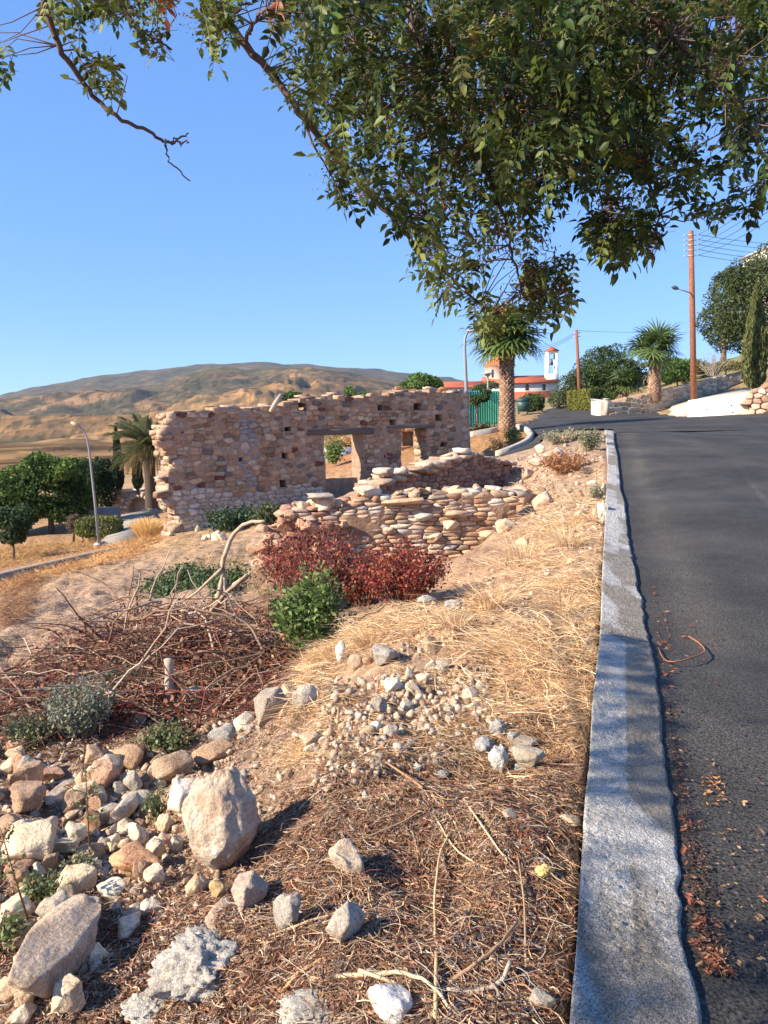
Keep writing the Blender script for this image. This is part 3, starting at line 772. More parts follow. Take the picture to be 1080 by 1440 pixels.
# a weathered stick leaning on the wall top
mb = MB(); q0 = Wh.uz(378, 580); q1 = Wh.uz(392, 560)
stk = thing('weathered_post', 'short pale weathered timber leaning on top of the ruined facade', 'timber', (Wh.A[0] + Wh.d[0] * q0[0] + Wh.n[0] * .08, Wh.A[1] + Wh.d[1] * q0[0] + Wh.n[1] * .08, gb + q0[1]))
mb.tube([(0, 0, 0), (.16, .12, .28), (.3, .25, .52)], [.07, .075, .05], 7, (.5, .42, .34)); mb.build('timber', m_wood, stk)

# ---- the low dry-stone wall nearest the camera
PAL_N = [(.56,.38,.25),(.50,.33,.21),(.62,.46,.33),(.46,.28,.18),(.54,.40,.28),(.42,.25,.16),(.64,.53,.42),(.40,.28,.2),(.36,.30,.26)]
A2 = P(396, 778, 13.0); B2 = P(728, 752, 13.3)
nw = thing('dry_stone_wall', 'low sunlit dry stone wall of flat tan stones behind the red leaved bush', 'stone wall')
Wn = Wall(nw, A2, B2, .6); g2 = float(T(A2[:1], A2[1:2])[0]); nw.location = (A2[0], A2[1], g2); nw.rotation_euler = (0, 0, Wn.rz); Wn.z0 = g2
t2 = interp_uz(Wn, [(392,728),(400,716),(430,712),(462,716),(480,706),(500,703),(560,698),(600,694),(650,691),(700,690),(728,694)])
b2 = lambda u: -.45
def coln(u, z, rnd):
    if u < 1.0: return pick([(.46,.26,.19),(.50,.30,.22),(.40,.24,.18),(.56,.42,.34)], rnd)
    if rnd.random() < .12: return pick([(.5,.48,.45),(.66,.6,.52)], rnd)
    return pick(PAL_N, rnd)
Wn.core(lambda u: t2(u) - .08, b2, [], mat('earth_joint', (.30,.19,.13), .95, (.2,.12,.08), 5, 'none', .03, 20), .12, rough=.05)
sn = rubble(Wn.L, lambda u: t2(u) - .04, b2, [], (.05, .125), (.15, .42), coln, prot=.011, gap=.010, dome=.02, wav=.6, bev=.09)
u = 0
while u < Wn.L:
    wd = R.uniform(.14, .36)
    for dy in (.15, .42):
        hh = R.uniform(.05, .13)
        if R.random() < .35: continue
        sn.append(((u + wd / 2, dy, t2(u + wd / 2) - .02), (wd, .36, hh), coln(u, 0, R), R.uniform(-.2, .2), R.uniform(-.12, .12)))
    u += wd
for k in range(10):                # tumbled left end
    u = R.uniform(-.25, .9); z = R.uniform(-.1, t2(max(u, 0)) - .1); sz = R.uniform(.14, .32)
    sn.append(((u, -.05 - R.random() * .18, z), (sz, sz * .8, sz * .6), coln(0, 0, R), R.uniform(-.6, .6), R.uniform(-.5, .5)))
for px, py, wpx, hpx, c_ in [(450,698,34,8,(.5,.42,.36)),(566,705,60,8,(.6,.42,.28)),(640,722,30,9,(.58,.4,.27))]:
    u, z = Wn.uz(px, py); s_ = 13.1 / F
    sn.append(((u, .02, z), (wpx * s_, .34, hpx * s_), c_, R.uniform(-.1, .1), R.uniform(-.06, .06)))
stones_to(nw, sn)

# ---- the broken cross wall behind it, face in shade
A3 = P(532, 700, 14.6); B3 = P(722, 690, 18.2)
cw = thing('cross_wall', 'broken inner stone wall with its face in shade, rising to the right behind the dry stone wall', 'stone wall')
Wc = Wall(cw, A3, B3, .6); g3 = float(T(A3[:1], A3[1:2])[0]); cw.location = (A3[0], A3[1], g3); cw.rotation_euler = (0, 0, Wc.rz); Wc.z0 = g3
t3 = interp_uz(Wc, [(532,682),(560,672),(590,664),(610,654),(640,646),(662,640),(675,640),(690,648),(722,652)])
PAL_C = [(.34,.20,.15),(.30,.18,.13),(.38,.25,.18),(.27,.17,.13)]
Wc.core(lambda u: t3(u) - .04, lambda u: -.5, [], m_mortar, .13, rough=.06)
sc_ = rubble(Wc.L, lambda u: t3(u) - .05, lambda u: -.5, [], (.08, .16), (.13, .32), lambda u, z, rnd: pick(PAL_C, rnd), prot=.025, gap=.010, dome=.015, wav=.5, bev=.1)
u = 0
while u < Wc.L:
    wd = R.uniform(.2, .45)
    for dy in (.05, .35):
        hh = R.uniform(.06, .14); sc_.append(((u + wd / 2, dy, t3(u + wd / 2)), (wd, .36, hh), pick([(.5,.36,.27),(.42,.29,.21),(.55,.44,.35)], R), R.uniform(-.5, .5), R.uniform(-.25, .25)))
    u += wd
for px, py, wpx, hpx, c_ in [(546,663,20,10,(.6,.5,.4)),(568,663,14,9,(.6,.5,.42)),(607,653,30,9,(.62,.48,.36)),(625,655,24,8,(.58,.47,.38)),(608,662,24,8,(.6,.4,.26)),(655,634,16,8,(.66,.58,.5))]:
    u, z = Wc.uz(px, py); s_ = 16 / F; sc_.append(((u, .1, z), (wpx * s_, .35, hpx * s_), c_, .1, R.uniform(-.1, .2)))
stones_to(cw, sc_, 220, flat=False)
# ---------------------------------------------------------------- background: right side of the road
def gz(x, y): return float(T(np.array([float(x)]), np.array([float(y)]))[0])
def blockwall(name, label, A_, B_, th, zt0, zt1, zb, hr, wr, pal, lim=300, core=None, capc=None, cat='retaining wall', prot=.02):
    """wall with courses of stone; tops given as world heights at both ends"""
    t = thing(name, label, cat)
    W = Wall(t, A_, B_, th); t.location = (A_[0], A_[1], zb); t.rotation_euler = (0, 0, W.rz); W.z0 = zb
    top = lambda u: (zt0 + (zt1 - zt0) * u / W.L) - zb
    mb = MB(); V = []
    for u in (0, W.L):
        for y_ in (0, th):
            for z in (-.4, top(u) - (.0 if hr is None else .02)): V.append((u, y_, z))
    mb.add(V, [(0, 4, 5, 1), (2, 3, 7, 6), (1, 5, 7, 3), (0, 1, 3, 2), (4, 6, 7, 5)])
    mb.build('core', core or m_mortar, t)
    if hr: stones_to(t, rubble(W.L, lambda u: top(u) - hr[0] * .4, lambda u: -.3, [], hr, wr, lambda u, z, r_: pick(pal, r_), prot=prot, depth=.16, gap=.02), lim)
    if capc:
        mb = MB(); V = []
        for u in (-.03, W.L + .03):
            for y_ in (-.04, th + .04):
                for z in (0, .07): V.append((u, y_, top(u) + z))
        mb.add(V, [(0, 4, 5, 1), (2, 3, 7, 6), (1, 5, 7, 3), (0, 1, 3, 2), (4, 6, 7, 5), (0, 2, 6, 4)], capc); mb.build('capping', m_conc, t)
    return t, W
PAL_R = [(.60,.50,.37),(.54,.45,.34),(.64,.55,.42),(.48,.40,.31),(.42,.35,.28)]
# long retaining wall climbing beside the ramp
a_ = P(853, 584, 40.0); b_ = P(1041, 546, 46.0); a_t = P(853, 565.5, 40)[2]; b_t = P(1041, 523, 46)[2]
t, W = blockwall('retaining_wall', 'long stone block retaining wall climbing right behind the wooden utility pole', a_, b_, .4, a_t, b_t, a_[2], (.2, .3), (.3, .62), PAL_R)
# low pale wall to its left, ends in a post
a1 = P(831, 576.5, 44.5); b1 = P(849, 583, 40.6); z1 = P(831, 562.5, 44.5)[2]; z2 = P(849, 565.5, 40.6)[2]
blockwall('garden_wall', 'short pale rendered garden wall left of the stone retaining wall, under the dark hedge', a1, b1, .3, z1, z2, min(a1[2], b1[2]), None, None, None, core=m_white, capc=(.6, .56, .5), cat='garden wall')
t = thing('wall_post', 'slim pale concrete post where the garden wall meets the stone wall', 'post', (P(852, 584, 40.2)[0], 40.15, P(852, 584, 40.2)[2] - .1)); mb = MB()
mb.box((0, 0, .42), (.22, .3, .95), col=(.55, .5, .42)); mb.box((0, 0, .93), (.28, .36, .06), col=(.6, .56, .5)); mb.build('shaft', m_conc, t)
# white wall that holds the ramp
a2 = P(967, 588, 33.2); b2_ = P(1052, 580, 32.0)
t, W = blockwall('ramp_wall', 'bright white rendered block wall holding up the side ramp at the road edge', a2, b2_, .35, P(967, 563, 33.2)[2], P(1052, 552.5, 32)[2], a2[2] - .1, None, None, None, core=m_white, cat='white wall')
mb = MB()
for k, (u, z) in enumerate([(.75, .35), (1.7, .5), (1.75, .2)]): mb.box((u, -.01, z + .1), (.05, .04, .05), col=(.35, .33, .2))
mb.build('drain_stub', m_conc, t)
mb = MB(); a3 = P(1052, 580, 32.0); mb.n
# tumbled stones right of it
sw, W = blockwall('rubble_wall', 'rough pile of tan stones ending the white ramp wall at the right edge', P(1053, 580, 31.9), P(1110, 580, 31.0), .8, P(1053, 549, 32)[2], P(1110, 528, 31)[2], a3[2] - .2, (.16, .34), (.2, .5), [(.62,.47,.36),(.54,.38,.28),(.66,.55,.45),(.42,.27,.2)], cat='stone wall', prot=.1)
# concrete ramp between the two walls
rp = []
for p in [P(931, 587.5, 38), P(967, 587.5, 33.6), ]: rp.append(p)
V = [P(931, 587.3, 38.5) + [0, 0, .03], P(967, 587.3, 33.7) + [0, 0, .03], P(967.5, 572, 33.8), P(1052, 553.5, 32.5), P(1075, 549, 32.4), P(1041, 546.5, 45.2), P(980, 560, 43.2), P(945, 571, 42)]
mb = MB(); V = np.array(V); V2 = V.copy(); V2[:, 2] -= .6
mb.add(np.concatenate([V, V2]), [(0, 1, 2), (0, 2, 7), (2, 6, 7), (2, 3, 6), (3, 5, 6), (3, 4, 5)] + [(k, k + 8, (k + 1) % 8 + 8, (k + 1) % 8) for k in range(8)], (.55, .5, .42))
tag(mb.build('side_ramp', m_conc), kind='structure')

# ---------------------------------------------------------------- trees
def leaf_cloud(cen, size, cols, seed=0, droop=0.0):
    """small folded diamonds at the centres"""
    N = len(cen); rnd = np.random.default_rng(seed)
    d = rnd.normal(size=(N, 3)); d[:, 2] -= droop; d /= np.linalg.norm(d, axis=1)[:, None]
    s = np.cross(d, rnd.normal(size=(N, 3))); s /= np.linalg.norm(s, axis=1)[:, None]
    L = (size * rnd.uniform(.6, 1.3, N))[:, None]
    V = np.stack([cen - d * L * .5, cen + s * L * .28, cen + d * L * .5, cen - s * L * .28], 1).reshape(-1, 3)
    f = np.arange(N * 4).reshape(N, 4)
    return V, f, np.repeat(cols, 4, axis=0)
def crown_points(lobes, n, rnd, shell=.72):
    """lobes (cx,cy,cz,rx,ry,rz)"""
    lb = np.array(lobes, float); wgt = (lb[:, 3] * lb[:, 5]) ** 1.0; wgt /= wgt.sum()
    k = rnd.choice(len(lb), n, p=wgt)
    d = rnd.normal(size=(n, 3)); d /= np.linalg.norm(d, axis=1)[:, None]
    rad = shell + (1.04 - shell) * rnd.random(n) ** .8
    rad *= 1 + .22 * fbm3(d * 2.6 + k[:, None] * 5, 3, 3)
    return lb[k, :3] + d * lb[k, 3:6] * rad[:, None], k
def tree(name, label, cat, pos, h, lobes, n, size, pal, trunk_r=.15, trunk_h=None, seed=1, group=None, m=None, shell=.72, limbs=5, clump=None):
    rnd = np.random.default_rng(seed); t = thing(name, label, cat, pos, 0, group)
    mb = MB(); th_ = trunk_h or h * .4; lb = np.array(lobes)
    mb.tube([(0, 0, -.3), (.03, 0, th_ * .5), (0, .04, th_)], [trunk_r * 1.25, trunk_r, trunk_r * .8], 8)
    for k in range(limbs):
        c = lb[k % len(lb), :3] + rnd.normal(size=3) * .2 * lb[k % len(lb), 3]
        mb.tube([(0, 0, th_ * .8), (c[0] * .45, c[1] * .45, th_ * .8 + (c[2] - th_ * .8) * .55), c], [trunk_r * .6, trunk_r * .35, .02], 5)
    mb.build('trunk', m_bark, t, True)
    # sub-lobes make an uneven outline
    sub = []
    for l_ in lb:
        for q in range(7):
            d = rnd.normal(size=3); d /= np.linalg.norm(d); s_ = rnd.uniform(.35, .6)
            sub.append(list(l_[:3] + d * l_[3:6] * rnd.uniform(.55, .8)) + list(l_[3:6] * s_))
    pts, k = crown_points(np.concatenate([lb, sub]), n, rnd, shell)
    pts = pts[pts[:, 2] > .15]
    pal = np.array(pal); ci = (fbm3(pts / (size * 6), 2, seed) * .9 + .5 + rnd.normal(size=len(pts)) * .16)
    ci = np.clip(ci, 0, .999) * (len(pal) - 1); i0 = ci.astype(int); f = (ci - i0)[:, None]
    c = pal[i0] * (1 - f) + pal[np.minimum(i0 + 1, len(pal) - 1)] * f
    V, Fa, Cc = leaf_cloud(pts, size, c, seed, .3)
    obj('crown', mesh_np('crown', V, Fa, m or m_far, Cc), t)
    return t
GD = [(.035,.06,.022),(.06,.095,.032),(.10,.14,.05)]
GO = [(.06,.08,.04),(.09,.115,.055),(.15,.17,.09)]
GB = [(.05,.10,.025),(.09,.16,.04),(.16,.24,.07)]
def lob(px, py, Y, rpx, rpz, ry, base):
    p = P(px, py, Y) - np.array(base); s_ = Y / F
    return (*p, rpx * s_, ry, rpz * s_)
def tb(px, py, Y, dz=0): p = P(px, py, Y); return (p[0], p[1], p[2] + dz)
# big round trees right of the church
b = tb(862, 577, 60); tree('round_tree', 'big dark green round crowned tree beside the church road', 'tree', b, 5, [lob(852,526,60,44,35,2.2,b), lob(822,545,60,30,28,1.8,b), lob(880,530,61,30,24,2,b), lob(850,555,60,52,20,2.2,b)], 26000, .19, GD, .2, 1.6, 11)
b = tb(805, 577, 56); tree('olive_tree', 'grey green olive tree in front of the dark round tree, left of the pole', 'tree', b, 3.5, [lob(800,545,56,17,20,1.1,b), lob(792,562,56,20,14,1.1,b), lob(815,552,55.5,16,18,1,b)], 8000, .14, GO, .14, 1.2, 12)
b = tb(1017, 508, 60); tree('large_tree', 'large dense evergreen with a dark crown above the cypress at the right edge', 'tree', b, 9, [lob(1045,420,60,46,52,3,b), lob(1020,450,60,30,38,2.4,b), lob(1085,400,61,40,50,3,b), lob(1030,405,60,30,28,2,b), lob(1060,470,60,50,26,2.4,b)], 34000, .2, [(.045,.065,.025),(.075,.10,.04),(.12,.15,.065)], .2, 1.6, 13)
b = tb(952, 545, 50); tree('lemon_shrub', 'low bright green leafy shrub on the slope above the retaining wall', 'shrub', b, 1.5, [lob(955,522,50,20,15,.8,b), lob(938,528,50,12,10,.6,b)], 3500, .16, GB, .06, .4, 14)
b = tb(1020, 525, 50); tree('hillside_shrub', 'yellow green bushy shrub on the slope between pole and cypress', 'shrub', b, 1.5, [lob(1022,517,50,22,10,.8,b), lob(1000,524,50,16,8,.6,b), lob(975,520,53,26,12,.6,b)], 4500, .15, [(.12,.12,.05),(.2,.17,.07),(.16,.16,.07)], .05, .3, 15)
b = tb(905, 540, 56); tree('slope_bush', 'dull green bush on the slope just right of the tall fan palm', 'shrub', b, 1.5, [lob(940,512,58,36,8,.8,b), lob(925,528,54,18,8,.6,b)], 3500, .15, [(.10,.12,.05),(.16,.16,.07)], .05, .3, 16)
b = tb(752, 582, 62); tree('dark_shrub', 'dark rounded shrub on the verge between the bin and the road', 'shrub', b, 1.8, [lob(750,568,62,15,14,.9,b), lob(758,562,62,8,10,.6,b)], 4500, .13, GD, .06, .3, 17)
b = tb(848, 584, 47); tree('clipped_hedge', 'dark hedge growing above the short pale garden wall', 'hedge', b, 1.2, [lob(846,556,47,16,7,.4,b), lob(838,552,47,10,7,.4,b), lob(858,558,46.5,9,6,.4,b)], 4000, .12, GD, .04, .3, 18)
def columnar(name, label, px, pyb, pyt, Y, wpx, n, pal, seed, size=.12, group=None, lean=0):
    b = tb(px, pyb, Y); s_ = Y / F; H_ = (pyb - pyt) * s_; rnd = np.random.default_rng(seed)
    t = thing(name, label, 'cypress tree', b, 0, group)
    mb = MB(); mb.tube([(0, 0, -.2), (0, 0, H_ * .9)], [.09, .015], 6); mb.build('trunk', m_bark, t)
    z = rnd.random(n) ** .8; prof = np.interp(z, [0, .06, .2, .5, .8, 1], [.35, .75, 1, .82, .42, .03]) * wpx * s_ / 2
    th = rnd.random(n) * 6.283; rr_ = prof * (.6 + .45 * rnd.random(n)) * (1 + .3 * fbm(th * 1.6, z * 9, 3, seed))
    pts = np.stack([rr_ * np.cos(th) + lean * z, rr_ * np.sin(th), z * H_ + .1], 1)
    pal = np.array(pal); f = np.clip(.5 + fbm(th * 3, z * 20, 2, seed + 4) + rnd.normal(size=n) * .15, 0, 1)[:, None]; c = pal[0] * (1 - f) + pal[1] * f
    d = np.stack([np.cos(th) * .25, np.sin(th) * .25, np.ones(n)], 1) + rnd.normal(size=(n, 3)) * .18; d /= np.linalg.norm(d, axis=1)[:, None]
    sd_ = np.cross(d, rnd.normal(size=(n, 3))); sd_ /= np.linalg.norm(sd_, axis=1)[:, None]; L = size * rnd.uniform(.8, 1.8, n)[:, None]
    V = np.stack([pts - d * L * .5, pts + sd_ * L * .2, pts + d * L * .6, pts - sd_ * L * .2], 1).reshape(-1, 3)
    obj('crown', mesh_np('crown', V, np.arange(n * 4).reshape(n, 4), m_far, np.repeat(c, 4, axis=0)), t)
    return t
columnar('cypress', 'shaggy green cypress beside the white ramp wall at the right edge', 1060, 547, 408, 38, 34, 9000, [(.07,.09,.03),(.17,.18,.07)], 21, .16)
columnar('cypress', 'thin tall dark cypress left of the date palm', 168, 690, 604, 38, 14, 3500, [(.02,.035,.02),(.05,.07,.035)], 22, .14)
columnar('cypress', 'shorter dark cypress in front of the date palm, above the arched wall', 194, 690, 642, 38, 15, 2600, [(.025,.04,.02),(.055,.08,.035)], 23, .13)
# trees of the lower garden, left
GL = [(.035,.065,.018),(.075,.12,.03),(.14,.21,.05)]
b = tb(72, 748, 36); tree('fig_tree', 'broad dark green tree with a thin brown trunk in the lower garden', 'tree', b, 4, [lob(62,690,36,46,28,1.8,b), lob(22,680,36.5,26,24,1.5,b), lob(86,668,36,30,22,1.5,b), lob(52,714,35.5,42,14,1.4,b), lob(110,704,36.5,22,20,1.2,b), lob(56,652,36,22,14,1.2,b), lob(28,722,35.5,30,14,1.1,b), lob(-20,700,36,36,30,1.4,b), lob(90,722,35.2,20,12,1,b), lob(-10,726,35.2,34,16,1,b)], 26000, .19, GL, .13, 1.4, 31)
b = tb(19, 788, 28); tree('young_tree', 'small young leafy tree on a thin stem at the left edge of the garden', 'tree', b, 2, [lob(20,740,28,20,18,.6,b), lob(30,722,28,14,14,.5,b), lob(8,728,28,16,16,.5,b), lob(18,757,28,17,9,.5,b)], 4200, .14, [(.035,.065,.03),(.07,.11,.05)], .05, .75, 32)
b = tb(142, 722, 42); tree('dense_tree', 'very dark dense tree between the lamp post and the thin cypress', 'tree', b, 3.5, [lob(144,668,42,18,24,1.2,b), lob(148,690,42,20,22,1.2,b), lob(122,676,43,18,20,1.2,b)], 10000, .17, [(.02,.035,.018),(.04,.065,.026)], .13, .8, 33)
b = tb(122, 722, 44); tree('orchard_tree', 'mid green rounded tree behind the broad garden tree, near the lamp post', 'tree', b, 3, [lob(112,660,46,18,16,1.2,b), lob(105,685,45,24,24,1.2,b), lob(125,705,44,18,14,1,b)], 7000, .18, [(.05,.08,.03),(.09,.13,.05)], .1, .8, 34)
# trees whose tops show over the ruined facade
b = tb(595, 600, 42); tree('mulberry_tree', 'bright green treetop showing above the right end of the ruined facade', 'tree', b, 4, [lob(592,538,42,20,13,1.2,b), lob(575,546,42,16,10,1,b), lob(612,543,42,12,12,.8,b), lob(590,560,42,28,14,1.2,b)], 7000, .15, GB, .1, 1.6, 35)
b = tb(495, 610, 40); tree('fig_sapling', 'small green sprout of leaves above the middle of the facade top', 'shrub', b, 3, [lob(493,553,40,8,10,.4,b), lob(508,556,40,9,6,.4,b), lob(497,570,40,14,12,.5,b)], 1800, .13, GB, .05, 1.4, 36)
b = tb(412, 612, 40); tree('leafy_sapling', 'dark green sprout of leaves just right of the timber on the facade top', 'shrub', b, 3, [lob(413,557,40,14,7,.5,b), lob(405,566,40,14,10,.5,b)], 2200, .13, [(.04,.08,.03),(.09,.15,.05)], .05, 1.3, 37)
b = tb(670, 600, 37.2); tree('ivy_bush', 'dark climbing bush hanging over the left end of the green metal fence', 'shrub', b, 2, [lob(668,562,37.2,11,7,.4,b), lob(680,560,37.2,8,6,.35,b), lob(676,552,38.5,14,6,.4,b)], 2600, .11, GD, .04, .8, 38)
b = tb(690, 550, 60); tree('distant_bush', 'grey green bushes between the green fence and the church roof', 'shrub', b, 2, [lob(688,545,60,16,9,.8,b), lob(672,548,60,10,7,.7,b)], 2500, .14, GO, .05, .4, 39)

# ---- palms
def fan_blade(n=22, R_=.75, seed=0):
    rnd = np.random.default_rng(seed); V = []; Fc = []; C_ = []
    for i in range(n):
        a = (i / (n - 1) - .5) * math.radians(300); L = R_ * (.8 + .25 * math.cos(a * .6)) * rnd.uniform(.9, 1.1)
        d = np.array([math.sin(a), math.cos(a), 0]); s_ = np.array([math.cos(a), -math.sin(a), 0])
        dr = -.12 * (abs(a) > 1.3) - rnd.random() * .1
        zz = .03 * (1 if i % 2 else -1)
        pts = [d * .02, d * L * .35 + s_ * .05 + [0, 0, zz], d * L * .62 + s_ * .042 + [0, 0, zz + dr * .15], d * L + [0, 0, dr * 1.6 - .06], d * L * .62 - s_ * .042 + [0, 0, zz + dr * .15], d * L * .35 - s_ * .05 + [0, 0, zz]]
        b_ = len(V); V += [list(p) for p in pts]; Fc.append([b_, b_ + 1, b_ + 5]); Fc.append([b_ + 1, b_ + 2, b_ + 4, b_ + 5]); Fc.append([b_ + 2, b_ + 3, b_ + 4])
        C_ += [(1, 1, 1)] * 3 + [(1.5, 1.4, 1.0)] + [(1, 1, 1)] * 2
    return np.array(V, float), Fc, np.array(C_, float)
def fan_frond(seed, stem=.7, col=(.10,.16,.04), name='frond', R_=.75):
    V, Fc, C_ = fan_blade(22, R_, seed); mb = MB()
    mb.tube([(0, 0, 0), (0, stem * .5, .04), (0, stem, 0)], [.022, .015, .01], 5, (col[0] * 1.6, col[1] * 1.4, col[2] * 1.2))
    a = -.35; ca, sa = math.cos(a), math.sin(a)
    V = V @ np.array([[1, 0, 0], [0, ca, sa], [0, -sa, ca]]) + [0, stem, 0]
    b_ = mb.n; mb.V.append(V); mb.n += len(V); mb.C.append(C_ * np.array(col))
    for f in Fc: mb.F.setdefault(len(f), []).append([i + b_ for i in f])
    return mb.mesh(name, m_leafy)
def palm(label, base, trunk_h, tr, nf, R_, stem, seed, cols, group=None, spread=1.0, skirt=0):
    rnd = np.random.default_rng(seed); t = thing('fan_palm', label, 'palm tree', base, 0, group)
    mb = MB(); prof = [(tr * 1.25, -.3), (tr * 1.15, .1), (tr, trunk_h * .3), (tr * .92, trunk_h * .7), (tr * 1.05, trunk_h)]
    mb.lathe(prof, n=16, col=(.22, .13, .09))
    for k in range(int(trunk_h / .085)):       # leaf-base stubs in rings
        z = .05 + k * .085; n_ = 11
        for j in range(n_):
            a = (j + .5 * (k % 2)) / n_ * 6.283 + rnd.normal() * .06; r_ = np.interp(z, [-.3, .1, trunk_h * .3, trunk_h * .7, trunk_h], [p[0] for p in prof])
            d = np.array([math.cos(a), math.sin(a), 0]); s_ = np.array([-math.sin(a), math.cos(a), 0]); c_ = tr * .30
            B_ = d * (r_ - .02) + [0, 0, z]
            tip = d * (r_ + .05 + rnd.random() * .035) + [0, 0, z + .10]
            mb.add([B_ - s_ * c_, B_ + s_ * c_, tip + s_ * c_ * .5, tip - s_ * c_ * .5, B_ + [0, 0, .11]], [(0, 1, 2, 3), (1, 4, 2), (0, 3, 4), (3, 2, 4)], (.30, .19, .13) if rnd.random() < .6 else (.42, .30, .22))
    mb.build('trunk', m_trunk, t)
    ms = [fan_frond(seed * 10 + k, stem, c, 'frond', R_) for k, c in enumerate(cols)]
    dead = fan_frond(seed * 10 + 9, stem, (.30, .2, .1), 'frond', R_) if skirt else None
    for k in range(nf + skirt):
        is_d = k >= nf
        e = math.radians(-75 - rnd.random() * 10) if is_d else math.radians(np.interp(k / nf, [0, .35, 1], [78, 40, -28]) * spread + rnd.normal() * 7)
        a = k * 2.4 + rnd.normal() * .15
        o = obj('frond', dead if is_d else ms[k % len(ms)], t, (0, 0, trunk_h - .02 - (.15 if is_d else 0))); sc_v = rnd.uniform(.85, 1.1); o.scale = (sc_v,) * 3
        o.rotation_euler = Euler((e, rnd.normal() * .2, a), 'XYZ')
    return t
PC = [(.11,.17,.045),(.16,.22,.06),(.08,.13,.04)]
palm('stout fan palm with a rough brown trunk on the kerbed island, church behind it', tb(713, 607, 31), P(713, 478, 31)[2] - P(713, 607, 31)[2], .27, 50, 1.05, .85, 3, PC, spread=1.0)
palm('tall fan palm with a bright crown above the stone retaining wall', tb(920, 556, 42), P(918, 493, 42)[2] - P(920, 556, 42)[2], .28, 34, 1.0, .85, 4, [(.10,.17,.05),(.15,.22,.08),(.07,.12,.045)], spread=.95)
palm('small short fan palm behind the pale garden wall', tb(877, 561, 44), .75, .2, 22, .72, .6, 5, [(.07,.11,.04),(.12,.17,.06)], spread=1.0)
# date palm
def feather(seed, L=2.6, n=60, col=(.10,.13,.05)):
    rnd = np.random.default_rng(seed); mb = MB()
    s = np.linspace(0, 1, 9); sp = np.stack([s * 0, s * L * (1 - .14 * s), -L * .42 * s ** 2.2], 1)
    mb.tube(sp, np.linspace(.03, .006, 9), 4, (col[0] * 1.5, col[1] * 1.3, col[2]))
    for i in range(n):
        for sg in (-1, 1):
            u = .12 + .86 * i / n; p = np.array([np.interp(u, s, sp[:, k]) for k in range(3)]); l_ = .42 * math.sin(math.pi * (.15 + .8 * u)) ** .6 * rnd.uniform(.8, 1.15)
            d = np.array([sg * .5, .8, .3 - .5 * rnd.random()]); d /= np.linalg.norm(d); q = np.array([0, .012, 0])
            mb.add([p - q, p + q, p + d * l_ * .5 + q * 1.4 + [0, 0, .015], p + d * l_ - [0, 0, .05], p + d * l_ * .5 - q * 1.4], [(0, 1, 2, 4), (2, 3, 4)], [c * rnd.uniform(.8, 1.25) for c in col])
    return mb.mesh('frond', m_leafy)
base = tb(213, 705, 34); dp = thing('date_palm', 'date palm with long arching grey green fronds behind the left end of the ruin', 'palm tree', base)
hh = P(213, 628, 34)[2] - base[2]; mb = MB(); mb.lathe([(.3, -.3), (.28, 0), (.24, hh * .5), (.28, hh)], n=12, col=(.10, .075, .06)); mb.build('trunk', m_trunk, dp)
fm = [feather(51, 2.1, 46, (.10,.125,.055)), feather(52, 2.1, 44, (.14,.165,.075)), feather(53, 1.9, 44, (.24,.18,.09))]
rnd = np.random.default_rng(5)
for k in range(88):
    f = k / 88; o = obj('frond', fm[2 if f > .82 else k % 2], dp, (0, 0, hh)); o.rotation_euler = Euler((math.radians(84 - 118 * f + rnd.normal() * 6), rnd.normal() * .15, k * 2.4), 'XYZ'); sc_v = rnd.uniform(.75, 1.0); o.scale = (sc_v,) * 3
# ---------------------------------------------------------------- church
YC = 120.; SCH = YC / F
cb = P(735, 576, YC); ch = thing('church', 'white church with red tiled roofs, a round drum and an open bell tower', 'church', (cb[0], YC, cb[2] - 1))
def cl(px, py, Y=YC): p = P(px, py, Y); return np.array([p[0] - cb[0], Y - YC, p[2] - cb[2] + 1])
def prism(mb, x0, x1, y0, y1, z0, z1, col=None): mb.box(((x0 + x1) / 2, (y0 + y1) / 2, (z0 + z1) / 2), (x1 - x0, y1 - y0, z1 - z0), col=col)
na_ = cl(686, 551); nb_ = cl(782, 551); eave = cl(750, 537)[2]; ridge = cl(750, 529)[2]; floor = 0.
mb = MB(); prism(mb, na_[0], nb_[0], -1, 7, floor, eave + .05); mb.build('nave_wall', m_white, ch)
mb = MB(); x0, x1 = na_[0] - .4, nb_[0] + .4
mb.add([(x0, -1.5, eave - .02), (x1, -1.5, eave - .02), (x1, 3, ridge + .3), (x0, 3, ridge + .3), (x0, 7.5, eave - .02), (x1, 7.5, eave - .02), (x0, -1.5, eave - .2), (x1, -1.5, eave - .2), (x1, 7.5, eave - .2), (x0, 7.5, eave - .2)],
       [(0, 1, 2, 3), (3, 2, 5, 4), (6, 7, 1, 0), (0, 3, 4, 9, 6), (1, 7, 8, 5, 2), (4, 5, 8, 9)]); mb.build('nave_roof', m_tile, ch)
